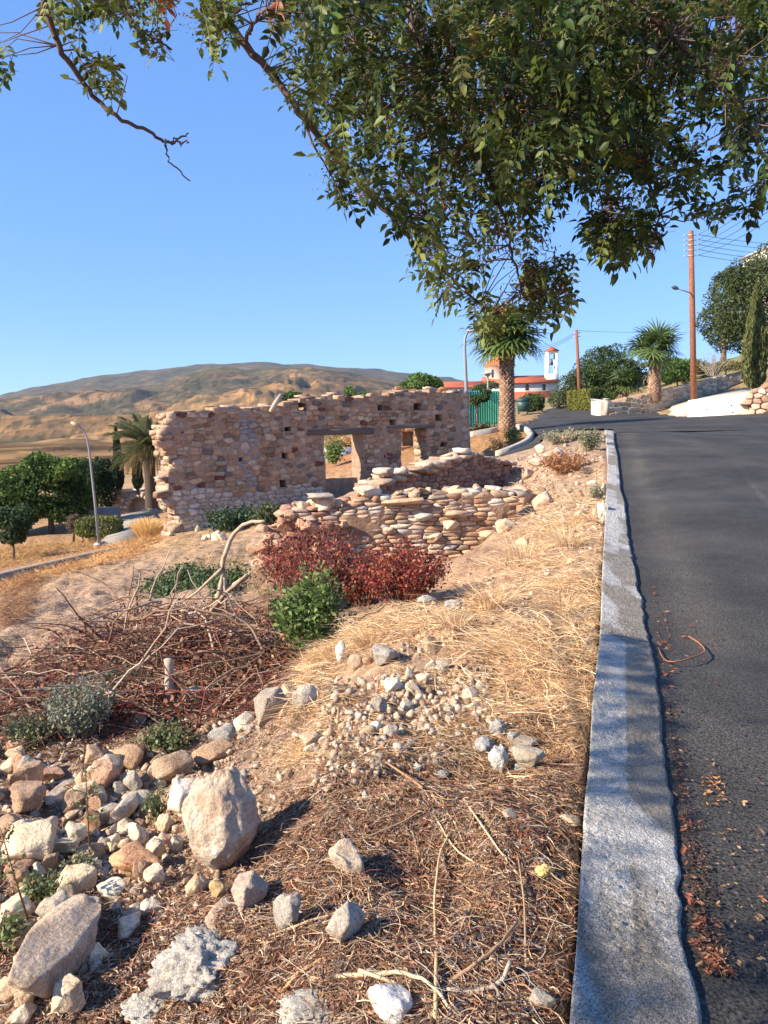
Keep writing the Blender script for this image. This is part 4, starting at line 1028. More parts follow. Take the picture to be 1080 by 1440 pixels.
# lower aisle with lean-to roof
az0 = cl(740, 562)[2]; az1 = cl(740, 551)[2]
mb = MB(); prism(mb, na_[0] + 1, nb_[0] - 1, -3.4, -1.02, floor, az0); mb.build('aisle_wall', m_white, ch)
mb = MB(); x0, x1 = na_[0] + .7, nb_[0] - .7
mb.add([(x0, -3.8, az0 + .02), (x1, -3.8, az0 + .02), (x1, -1.02, az1), (x0, -1.02, az1), (x0, -3.8, az0 - .12), (x1, -3.8, az0 - .12), (x1, -1.02, az0 - .12), (x0, -1.02, az0 - .12)], [(0, 1, 2, 3), (4, 5, 1, 0), (1, 5, 6, 2), (0, 3, 7, 4), (4, 7, 6, 5)]); mb.build('aisle_roof', m_tile, ch)
def arch_win(x, zc, w_, h_, y_, parent):
    n = 8; pts = [(-w_ / 2, -h_ / 2), (w_ / 2, -h_ / 2)] + [(w_ / 2 * math.cos(a), h_ / 2 - w_ / 2 + w_ / 2 * math.sin(a)) for a in np.linspace(0, math.pi, n)]
    V = [(x + a, y_ - .03, zc + b) for a, b in pts] + [(x + a, y_ + .02, zc + b) for a, b in pts]; k = len(pts)
    mb = MB(); mb.add(V, [tuple(range(k))] + [(i, (i + 1) % k, (i + 1) % k + k, i + k)[::-1] for i in range(k)]); f = mb.build('window', m_glass, parent)
    mb = MB(); q = [(x + a * 1.22, y_ - .06, zc + b * 1.12) for a, b in pts] + [(x + a * 1.02, y_ - .06, zc + b * 1.01) for a, b in pts]
    mb.add(q, [(i, (i + 1) % k, (i + 1) % k + k, i + k) for i in range(k)], (.6, .56, .5)); mb.build('surround', m_conc, f)
for px in (739.5, 763): arch_win(cl(px, 545)[0], cl(px, 545)[2], .55, .95, -1.0, ch)
for px in (775,): arch_win(cl(px, 570)[0], cl(px, 570)[2], .8, 1.6, -3.4, ch)
dc = cl(706.5, 533); rad = 20.5 * SCH; dz0 = ridge - 1.5; dz1 = cl(706, 514)[2]; dz2 = cl(706, 494)[2]
mb = MB(); mb.lathe([(rad, dz0), (rad, dz1), (rad + .18, dz1 + .02), (rad + .18, dz1 + .15)], (dc[0], 3, 0), 20); mb.build('drum', m_white, ch)
mb = MB(); mb.lathe([(rad + .3, dz1 + .12), (rad * .75, dz1 + (dz2 - dz1) * .5), (rad * .3, dz1 + (dz2 - dz1) * .87), (.02, dz2)], (dc[0], 3, 0), 20); mb.build('drum_roof', m_tile, ch)
for a in (-2.2, -1.35): arch_win(dc[0] + math.cos(a) * rad, (dz0 + dz1) / 2 + .5, .35, 1.2, 3 + math.sin(a) * rad - .05, ch)
mb = MB(); cx = dc[0]; mb.box((cx, 3, dz2 + .5), (.07, .07, 1.0), col=(.2, .2, .2)); mb.box((cx, 3, dz2 + .65), (.45, .07, .07), col=(.2, .2, .2)); mb.build('cross', m_paint, ch)
# left wing, roofs seen behind the fence
w0 = cl(640, 545); w1 = cl(690, 545); wz0 = cl(660, 544.5)[2]; wz1 = cl(660, 535)[2]
mb = MB(); prism(mb, w0[0] - 3, w1[0] + 1, 0, 5, 0, wz0); mb.build('wing_wall', m_white, ch)
mb = MB(); x0, x1 = w0[0] - 3.3, w1[0] + 1.2
mb.add([(x0, -.5, wz0), (x1, -.5, wz0), (x1, 2.5, wz1), (x0, 2.5, wz1), (x0, 5.5, wz0), (x1, 5.5, wz0)], [(0, 1, 2, 3), (3, 2, 5, 4), (0, 3, 4), (1, 5, 2)]); mb.build('wing_roof', m_tile, ch)
# bell tower
tx0 = cl(769, 527)[0]; tx1 = cl(784.5, 527)[0]; tw = tx1 - tx0; tz0 = 2.; tzm = cl(777, 526)[2]; tz1 = cl(777, 493.5)[2]; tz2 = cl(777, 486)[2]; yb = -.2; lw = tw * .2
mb = MB()
for x in (tx0 + lw / 2, tx1 - lw / 2):
    for y_ in (yb, yb + tw - lw): mb.box((x, y_ + lw / 2, (tz0 + tz1) / 2), (lw, lw, tz1 - tz0))
prism(mb, tx0 - .05, tx1 + .05, yb - .05, yb + tw + .05, tz0, tzm); prism(mb, tx0 - .02, tx1 + .02, yb - .02, yb + tw + .02, tz1 - .3, tz1)
n = 8; ia = tw / 2 - lw; xc = (tx0 + tx1) / 2
for y_ in (yb + .0,):
    ar = [(xc + ia * math.cos(a), tz1 - .3 - ia + ia * math.sin(a)) for a in np.linspace(math.pi, 0, n)]
    for i in range(n - 1):
        (xa, za), (xb, zb) = ar[i], ar[i + 1]
        V = [(xa, y_, za), (xb, y_, zb), (xb, y_, tz1 - .29), (xa, y_, tz1 - .29)] + [(xa, y_ + lw, za), (xb, y_ + lw, zb), (xb, y_ + lw, tz1 - .29), (xa, y_ + lw, tz1 - .29)]
        mb.add(V, [(0, 1, 2, 3), (4, 7, 6, 5), (0, 4, 5, 1)])
mb.build('bell_tower', m_white, ch)
mb = MB(); e_ = .18; V = [(tx0 - e_, yb - e_, tz1), (tx1 + e_, yb - e_, tz1), (tx1 + e_, yb + tw + e_, tz1), (tx0 - e_, yb + tw + e_, tz1), (xc, yb + tw / 2, tz2)]
mb.add(V, [(0, 1, 4), (1, 2, 4), (2, 3, 4), (3, 0, 4), (0, 3, 2, 1)]); mb.build('tower_roof', m_tile, ch)
mb = MB(); bz = cl(777, 509)[2]; mb.lathe([(.04, bz + .45), (.12, bz + .42), (.2, bz + .1), (.36, bz - .35), (.38, bz - .42)], (xc, yb + tw / 2, 0), 12, (.07, .09, .10)); mb.tube([(xc - ia, yb + tw / 2, bz + .5), (xc + ia, yb + tw / 2, bz + .5)], .05, 5, (.07, .08, .09)); mb.build('bell', m_paint, ch)

# ---------------------------------------------------------------- poles, lamps and wires
GALV = (.24, .26, .27)
# lamp by the ruin's right corner
b = P(660, 640, 28.5); lp = thing('street_lamp', 'thin grey curved lamp post beside the right corner of the ruined facade', 'street lamp', (b[0], b[1], gz(b[0], b[1]) - .1)); o_ = np.array(lp.location)
pts = [P(660, 655, 28.5), P(657.5, 600, 28.5), P(655.5, 540, 28.5), P(653.5, 490, 28.5), P(654, 476, 28.5), P(657, 468, 28.5), P(661, 465, 28.4)]; pts = [q - o_ for q in pts]; pts[0][2] = -.2
mb = MB(); mb.tube(pts, [.085, .075, .065, .05, .045, .04, .035], 8, GALV); mb.build('pole', m_paint, lp, True)
mb = MB(); mb.box(pts[-1] + np.array([.1, 0, 0]), (.42, .16, .07), col=(.3, .3, .3)); mb.box(pts[-1] + np.array([.1, 0, -.045]), (.3, .12, .03), col=(.7, .7, .65)); mb.build('lamp_head', m_paint, lp)
# small lamp behind palm
b = P(686.5, 600, 44); lp = thing('garden_lamp', 'short lamp post with a flat disc head behind the green metal fence', 'lamp', (b[0], b[1], gz(b[0], b[1]) - .1)); o_ = np.array(lp.location); tp_ = P(686, 530, 44) - o_
mb = MB(); mb.tube([(0, 0, 0), (tp_[0], 0, tp_[2])], [.06, .05], 8, GALV); mb.build('pole', m_paint, lp, True)
mb = MB(); mb.lathe([(.05, 0), (.14, .05), (.16, .14), (.38, .16), (.36, .22), (.02, .26)], tp_, 12, (.35, .37, .38)); mb.build('lamp_head', m_paint, lp)
# left lamp
b = P(139, 764, 30); lp = thing('street_lamp', 'leaning thin grey lamp post in the lower garden beside the clipped green hedge', 'street lamp', (b[0], b[1], gz(b[0], b[1]))); o_ = np.array(b)
pts = [P(139.5, 766, 30), P(133, 700, 30), P(125.5, 632, 30), P(122, 612, 30), P(117, 601, 30), P(108, 594, 29.8)]; pts = [q - o_ for q in pts]
mb = MB(); mb.tube(pts, [.06, .05, .042, .035, .03, .03], 8, GALV); mb.box((0, 0, .05), (.3, .3, .1), col=(.5, .5, .48)); mb.build('pole', m_paint, lp, True)
mb = MB(); c_ = pts[-1]; mb.tube([c_ + [.12, 0, -.06], c_ + [-.05, 0, .02], c_ + [-.22, 0, .10]], [.04, .09, .05], 8, (.45, .33, .25)); mb.build('lamp_head', m_paint, lp)
# wooden poles
m_pole = mat('pole_wood', (.30, .13, .07), .85, (.20, .08, .045), 9, 'none', .004, 40)
def wpole(label, px0, py0, px1, py1, Y, r0, r1):
    a = P(px0, py0, Y); b = P(px1, py1, Y); t = thing('utility_pole', label, 'utility pole', a)
    mb = MB(); L = b - a; mb.tube([[0, 0, -.3], L * .5, L], [r0, (r0 + r1) / 2, r1], 12); mb.build('shaft', m_pole, t, True)
    return t, a, L
t, a, L = wpole('tall reddish wooden utility pole behind the white ramp wall', 976, 564, 971.5, 325, 36, .145, .115)
ends = []
for i, py in enumerate([331, 338, 345, 352, 360]):
    p = P(971.7, py, 36) - a; mb = MB()
    for sx in (-1, 1):
        for sy in (0,):
            mb.tube([p, p + [sx * .3, -.02, 0]], .018, 5, (.3, .3, .3)); q = p + [sx * .3, -.02, 0]
            mb.lathe([(.01, -.04), (.03, -.025), (.02, 0), (.034, .02), (.01, .045)], q, 8, (.5, .48, .45))
    mb.lathe([(.135, -.02), (.135, .02)], p, 10, (.4, .4, .4)); mb.build('insulator', m_paint, t); ends.append(p + a + np.array([.3, -.02, .03]))
arm = [P(971, 412, 35.9) - a, P(962, 409, 35.6) - a, P(954, 406.5, 35.3) - a]; mb = MB(); mb.tube(arm, [.03, .025, .02], 6, (.3, .3, .32)); mb.build('lamp_arm', m_paint, t)
mb = MB(); q = P(953, 406, 35.3) - a; r_ = P(944.5, 403.5, 35.1) - a; mb.tube([q, (q + r_) / 2 + [0, 0, .01], r_], [.06, .10, .03], 8, (.10, .11, .13)); mb.build('lamp_head', m_paint, t)
t2_, a2_, L2_ = wpole('slim leaning utility pole at the far road bend, left of the round tree', 816, 571, 810.5, 464, 54, .13, .10)
mb = MB()
for py in (468, 473): p = P(811, py, 54) - a2_; mb.tube([p + [-.25, 0, 0], p + [.25, 0, 0]], .03, 5, (.4, .4, .4))
mb.build('insulator', m_paint, t2_)
def wire(p, q, sag, label, group, r=.011):
    p = np.array(p); q = np.array(q); t = thing('power_line', label, 'power line', p, 0, group)
    s = np.linspace(0, 1, 16)[:, None]; pts = (q - p) * s; pts[:, 2] -= (4 * sag * s * (1 - s))[:, 0]
    mb = MB(); mb.tube(pts, r, 4, (.045, .05, .055)); mb.build('cable', m_paint, t)
top5 = [P(x, y, 16) for x, y in [(1100,246),(1100,256),(1100,270),(1100,284),(1100,298)]]
ORD = ['topmost', 'second from top', 'middle', 'second lowest', 'lowest']
for i in range(5): wire(ends[i], top5[i], .12, ORD[i] + ' of five cables climbing to the upper right from the tall pole', 'cables climbing right from the tall pole', .009)
top6 = [P(1120, y, 60) for y in (343, 350, 358, 366, 372)]
for i in range(5): wire(ends[i], top6[i], .15, ORD[i] + ' of five cables running level right from the tall pole', 'cables running level right from the tall pole', .013)
wire(P(811, 465, 54), P(971, 467, 90), .1, 'thin cable between the far pole and the right fan palm', None, .012)
for k in range(3): wire(P(811, 466 + k * 2, 54), P(722, 483 + k * 4, 75), .7, ['uppermost', 'middle', 'lowest'][k] + ' of three sagging cables from the far pole towards the bell tower', 'cables between far pole and church', .014)

# ---------------------------------------------------------------- bin, metal fence, reed screen, house on the hill
b = P(735.5, 592, 55); bn = thing('wheelie_bin', 'dark green lidded rubbish container on small wheels beside the far verge', 'rubbish bin', (b[0], b[1], gz(b[0], b[1]) + .12), -.15)
G1 = (.02, .07, .065); mb = MB()
def frus(mb, z0, z1, a0, b0, a1, b1, col): mb.add([(-a0, -b0, z0), (a0, -b0, z0), (a0, b0, z0), (-a0, b0, z0), (-a1, -b1, z1), (a1, -b1, z1), (a1, b1, z1), (-a1, b1, z1)], [(0, 3, 2, 1), (4, 5, 6, 7), (0, 1, 5, 4), (1, 2, 6, 5), (2, 3, 7, 6), (3, 0, 4, 7)], col)
frus(mb, .16, .95, .36, .32, .43, .40, G1); frus(mb, .9, .96, .46, .43, .46, .43, G1); mb.build('body', m_paint, bn)
mb = MB(); pr = [(-.46, .97), (-.40, 1.10), (-.2, 1.19), (0, 1.22), (.2, 1.19), (.40, 1.10), (.46, .97)]
V = [(x, -.43, z) for x, z in pr] + [(x, .43, z) for x, z in pr]; mb.add(V, [tuple(range(7))[::-1], tuple(range(7, 14))] + [(i, i + 1, i + 8, i + 7) for i in range(6)], (.015, .055, .05)); mb.build('lid', m_paint, bn)
for sx in (-.3, .3):
    for sy in (-.25, .25):
        mb = MB(); mb.tube([(sx - .04, sy, .1), (sx + .04, sy, .1)], .1, 10, (.02, .02, .02)); mb.build('wheel', m_paint, bn)
# corrugated green fence
fa = P(655, 602, 38); fb = P(704, 597, 38.5); zt = P(680, 549.5, 38.2)[2]; zb_ = P(680, 600, 38.2)[2] - .2
fn_ = thing('metal_fence', 'green corrugated metal sheet fence between the lamp post and the palm', 'metal fence', (fa[0], fa[1], zb_)); dL = np.array([fb[0] - fa[0], fb[1] - fa[1]]); Lf = np.linalg.norm(dL); fn_.rotation_euler = (0, 0, math.atan2(dL[1], dL[0])); Hh = zt - zb_
npn = 5
for k in range(npn):
    x0 = k * Lf / npn; wv = Lf / npn; V = []; prf = []
    for r_ in range(3):
        w3 = wv / 3; xx = x0 + r_ * w3
        prf += [(xx, 0), (xx + w3 * .38, 0), (xx + w3 * .5, -.07), (xx + w3 * .82, -.07), (xx + w3 * .94, 0)]
    n_ = len(prf); V = [(x, y_, 0) for x, y_ in prf] + [(x, y_, Hh + .0) for x, y_ in prf]; V += [(x, y_ + .01, z) for x, y_, z in V]
    mb = MB(); mb.add(V, [(i, i + 1, i + 1 + n_, i + n_) for i in range(n_ - 1)] + [(i + 2 * n_, i + 3 * n_, i + 1 + 3 * n_, i + 1 + 2 * n_) for i in range(n_ - 1)], [(.03, .24, .22), (.05, .34, .28), (.07, .42, .26), (.10, .50, .30), (.11, .52, .32)][k]); mb.build('sheet', m_paint, fn_)
for k in range(npn + 1):
    mb = MB(); mb.box((k * Lf / npn, .06, Hh / 2), (.06, .06, Hh), col=(.1, .25, .18)); mb.build('post', m_paint, fn_)
# reed screen by far pole
ra = P(800, 577, 52); rb = P(831, 576, 50); rs = thing('hedge_screen', 'yellow green clipped hedge standing behind the far utility pole', 'hedge', ra)
rnd = np.random.default_rng(8); n = 9000; s = rnd.random(n); zt_ = P(800, 550, 52)[2] - ra[2]; zu = P(831, 546, 50)[2] - ra[2]
q = np.stack([(rb[0] - ra[0]) * s, (rb[1] - ra[1]) * s + rnd.uniform(0, .7, n), rnd.random(n) ** .8 * (zt_ + (zu - zt_) * s)], 1)
f = np.clip(.5 + fbm(s * 12, q[:, 2] * 2, 3, 3), 0, 1)[:, None]
Vl, Fl, Cl = leaf_cloud(q, .13, np.array([.15,.17,.04]) * f + np.array([.27,.26,.07]) * (1 - f), 4); obj('foliage', mesh_np('foliage', Vl, Fl, m_far, Cl), rs)
mb = MB()
for k in range(9): p = (rb - ra) * (k / 8); mb.tube([p + [0, .3, -.2], p + [0, .3, 1.0]], .03, 5, (.15, .1, .07))
mb.build('stem', m_wood, rs)
hz = P(1086, 352, 75); hh_ = thing('hill_house', 'corner of a white house on the hill above the large tree', 'house', (hz[0], hz[1], 4.)); mb = MB()
mb.box((3, 2, (hz[2] - 4) / 2), (7, 6, hz[2] - 4 + .4)); mb.build('wall', m_white, hh_); mb = MB(); mb.box((3, 2, hz[2] - 4 + .27), (7.4, 6.4, .14), col=(.6, .57, .5)); mb.build('roof', m_conc, hh_)

# palm island kerb
isk = [P(*p, 0 + y) for *p, y in []]
pk = [(661,613,31),(680,610,31.5),(700,606,32),(712,604,33),(728,602,32.5),(740,606,31),(747,611,29.5),(748,618,28),(738,626,26.7),(717,632,25.8),(704,638,25)]
pp = np.array([hit(q[0], q[1]) for q in pk[:9]] + [np.array([4.35, 26.0, 0]), np.array([3.8, 25.7, 0])]); _t = np.linspace(0, 1, len(pp)); _t2 = np.linspace(0, 1, 44); pp = np.stack([np.interp(_t2, _t, pp[:, k]) for k in range(3)], 1)
for _ in range(4): pp[1:-1] = (pp[:-2] + pp[1:-1] + pp[2:]) / 3
pp[:, 2] = Hraw(pp[:, 0], pp[:, 1])
mb = MB(); n = len(pp); tdir = np.gradient(pp[:, :2], axis=0); nn = np.stack([-tdir[:, 1], tdir[:, 0]], 1); nn /= np.linalg.norm(nn, axis=1)[:, None]
V = []
for i in range(n):
    for o2, z in ((-.09, -.1), (-.09, .17), (.09, .17), (.09, -.1)): V.append((pp[i, 0] + nn[i, 0] * o2, pp[i, 1] + nn[i, 1] * o2, pp[i, 2] + z))
mb.add(V, [(i * 4 + a, i * 4 + a + 1, i * 4 + a + 5, i * 4 + a + 4) for i in range(n - 1) for a in range(3)] + [(0, 3, 2, 1), (4 * n - 4, 4 * n - 3, 4 * n - 2, 4 * n - 1)], (.5, .46, .4)); kk = tag(mb.build('island_kerb', m_conc), kind='structure')

# ---------------------------------------------------------------- lower garden: arched wall, low walls, path, clipped hedge
fw0 = P(165, 727, 42); fw1 = P(224, 727, 41)
at = thing('arched_wall', 'small grey stone wall with a blind arch left of the ruin, pale capping on top', 'stone wall'); Wa = Wall(at, fw0, fw1, .6)
at.location = (fw0[0], fw0[1], fw0[2]); at.rotation_euler = (0, 0, Wa.rz); Wa.z0 = fw0[2]
ta = interp_uz(Wa, [(165,692),(224,686.5)]); uc, zc = Wa.uz(197, 716); ru = Wa.uz(214, 716)[0] - uc; zb0 = Wa.uz(197, 724)[1]
hl = []
for k in range(9):
    a0 = -1 + k * 2 / 9; a1 = a0 + 2 / 9; hm = math.sqrt(max(0, 1 - ((a0 + a1) / 2) ** 2)) * ru * .85; hl.append((uc + a0 * ru, uc + a1 * ru, zb0, zc + hm, .35))
Wa.core(lambda u: ta(u) - .05, lambda u: -.5, hl, mat('grey_mortar', (.33,.29,.26), .95, (.24,.2,.18), 3, 'none', .02, 20), .1, rough=.02)
stones_to(at, rubble(Wa.L, lambda u: ta(u) - .08, lambda u: -.4, hl, (.13, .22), (.2, .45), lambda u, z, r_: pick([(.36,.31,.28),(.42,.36,.31),(.30,.25,.23)], r_), gap=.02))
for k in range(11):
    a = math.pi * (k + .5) / 11; s_ = obj('arch_stone', BLKM[k], at, (uc + math.cos(a) * (ru + .1), .02, zc + math.sin(a) * (ru * .85 + .1)), (.42, .37, .33)); s_.scale = (.2, .25, .26); s_.rotation_euler = (0, -a + math.pi / 2, 0)
mb = MB(); V = [(u, y_, ta(u) + z) for u in (-.1, Wa.L + .1) for y_ in (-.1, .7) for z in (-.04, .1)]; mb.add(V, [(0, 4, 5, 1), (2, 3, 7, 6), (1, 5, 7, 3), (0, 1, 3, 2), (4, 6, 7, 5), (0, 2, 6, 4)], (.62, .58, .52)); mb.build('capping', m_conc, at)
def lowwall(name, label, pts, hgt, th, colr, cat='low wall', struct=False):
    pp = np.array(pts); n = len(pp); td = np.gradient(pp[:, :2], axis=0); nn = np.stack([-td[:, 1], td[:, 0]], 1); nn /= np.linalg.norm(nn, axis=1)[:, None]
    V = []
    for i in range(n):
        for o2, z in ((-th / 2, -.5), (-th / 2, hgt), (th / 2, hgt), (th / 2, -.5)): V.append((pp[i, 0] + nn[i, 0] * o2, pp[i, 1] + nn[i, 1] * o2, pp[i, 2] + z))
    mb = MB(); mb.add(V, [(i * 4 + a, i * 4 + a + 4, i * 4 + a + 5, i * 4 + a + 1) for i in range(n - 1) for a in range(3)] + [(0, 1, 2, 3), (4 * n - 1, 4 * n - 2, 4 * n - 3, 4 * n - 4)], colr)
    o = mb.build(name, m_conc); tag(o, kind='structure') if struct else tag(o, label, cat)
    return o
lowwall('low_wall', 'low grey wall with a slab top below the dense dark tree, left of the arched wall', [P(106, 722, 38), P(136, 721, 38.5), P(168, 720, 39)], .25, .7, (.36, .35, .35))
lowwall('low_wall', 'short grey step wall in front of the arched wall, near the golden grass', [P(168, 733, 36), P(195, 733, 36.5)], .12, .6, (.45, .44, .43))
strip = [P(-40, 812, 17.2), P(0, 803, 18.8), P(40, 794, 20.3), P(90, 783, 22.4), P(140, 772, 24.6), P(190, 763, 26.6), P(225, 755, 28)]
lowwall('terrace_edge', '', strip, -.06, .4, (.30, .26, .22), struct=True)
pv = [P(140, 764, 29), P(195, 757, 29), P(222, 742, 33), P(222, 724, 41), P(170, 722, 41), P(170, 738, 35)]
pv = np.array(pv); pv[:, 2] = Hraw(pv[:, 0], pv[:, 1]) + .12; mb = MB(); V2 = pv.copy(); V2[:, 2] -= .6
mb.add(np.concatenate([pv, V2]), [(0, 1, 2, 3, 4, 5)] + [(k, k + 6, (k + 1) % 6 + 6, (k + 1) % 6) for k in range(6)], (.34, .32, .29)); tag(mb.build('paved_path', m_conc), kind='structure')
b = tb(140, 752, 31.5); hd = thing('clipped_hedge', 'low clipped yellow green hedge behind the leaning lamp post', 'hedge', b); rnd = np.random.default_rng(77); n = 7000
d = rnd.normal(size=(n, 3)); d = np.sign(d) * np.abs(d / np.linalg.norm(d, axis=1)[:, None]) ** .6; q = d * [.92, .6, .42] * rnd.uniform(.8, 1.03, n)[:, None] + [0, 0, .35]
f = rnd.random(n)[:, None]; Vl, Fl, Cl = leaf_cloud(q, .10, np.array([.14,.17,.05]) * f + np.array([.23,.24,.09]) * (1 - f), 4, -1.5); obj('foliage', mesh_np('foliage', Vl, Fl, m_far, Cl), hd)
mb = MB(); 
for k in range(6): mb.tube([(-.7 + k * .28, 0, -.3), (-.7 + k * .28, 0, .5)], .03, 5, (.2, .14, .1))
mb.build('stem', m_wood, hd)
tree('woody_shrub', 'bare brownish woody shrub left of the clipped hedge', 'shrub', tb(103, 752, 32), 1, [lob(103, 738, 32, 9, 15, .4, tb(103, 752, 32))], 2200, .08, [(.13, .10, .08), (.2, .15, .11)], .05, .3, 78)

# ---------------------------------------------------------------- loose rocks
def rock_verts(seed, sub=3, cuts=9, rough=.09, lo=.55, hi=.9):
    bm = bmesh.new(); bmesh.ops.create_icosphere(bm, subdivisions=sub, radius=1)
    V = np.array([v.co[:] for v in bm.verts]); Fc = np.array([[v.index for v in f.verts] for f in bm.faces]); bm.free()
    rnd = np.random.default_rng(seed)
    V = V * (1 + .22 * fbm3(V * 1.1 + seed * 3, 2, seed))[:, None]
    for k in range(cuts):
        d = rnd.normal(size=3); d /= np.linalg.norm(d); o = rnd.uniform(lo, hi); e = V @ d - o; V = V - np.maximum(e, 0)[:, None] * d * .93
    V = V * (1 + rough * fbm3(V * 3.2 + seed, 3, seed + 3))[:, None] * (1 + rough * .35 * fbm3(V * 11 + seed, 2, seed + 5))[:, None]
    V -= (V.max(0) + V.min(0)) / 2; V /= (V.max(0) - V.min(0))
    return V, Fc
RKV = [rock_verts(i, 4 if i < 12 else 3, R.choice([10, 15, 22]), .14, .40, .82) for i in range(30)]
RK = [mesh_np('rock', v, f, m_rock, None, True) for v, f in RKV]
TAN=(.60,.46,.33); PALE=(.72,.63,.51); WHITE=(.78,.74,.66); PINK=(.54,.34,.24); GREY=(.46,.42,.37); BROWN=(.44,.31,.22); SLATE=(.31,.29,.27); CREAM=(.72,.62,.47); ORNG=(.58,.34,.21)
def rock(px, py, wpx, hpx, colr, label, k=None, rot=0, tilt=0, dep=.8, bury=.12, name='rock', cat='rock', mesh=None, Y=None, group=None):
    """px,py: centre of the stone in the photograph; it rests on the ground below that"""
    g = G(px, py + hpx * (.5 - bury)) if Y is None else P(px, py, Y); s_ = g[1] / F; w_ = wpx * s_; h_ = hpx * s_ * 1.02
    if k is None: k = R.randrange(12 if wpx > 26 else 30)
    o = obj(name, mesh or RK[k], None, (g[0], g[1] + w_ * dep * .3, g[2] + h_ * (.5 - bury)), colr)
    o.scale = (w_, w_ * dep, h_); o.rotation_euler = (0, tilt, rot); tag(o, label, cat, group); return o
BV, BF = rock_verts(101, 5, 9, .13, .7, .95)
zz = BV[:, 2] + .5; BV[:, 0] *= np.interp(zz, [0, .2, .5, .85, 1], [.5, .85, 1.08, .86, .6]); BV[:, 1] *= np.interp(zz, [0, .3, .6, 1], [.6, .95, 1, .6]); BV[:, 0] += .10 * (zz - .5) ** 2
BV -= (BV.max(0) + BV.min(0)) / 2; BV /= (BV.max(0) - BV.min(0))
m_boul = mat('boulder_stone', (.50,.34,.235), .92, (.58,.46,.34), 5, 'none', .022, 28, fine=.3, var2=(.62,.56,.46), scale2=9)
rock(307, 1162, 122, 166, (1,1,1), 'large pinkish tan upright boulder, biggest stone in the picture', tilt=.06, dep=.85, bury=.10, name='boulder', cat='boulder', mesh=mesh_np('boulder', BV, BF, m_boul, None, True))
SV, SF = rock_verts(140, 5, 14, .07, .5, .8)
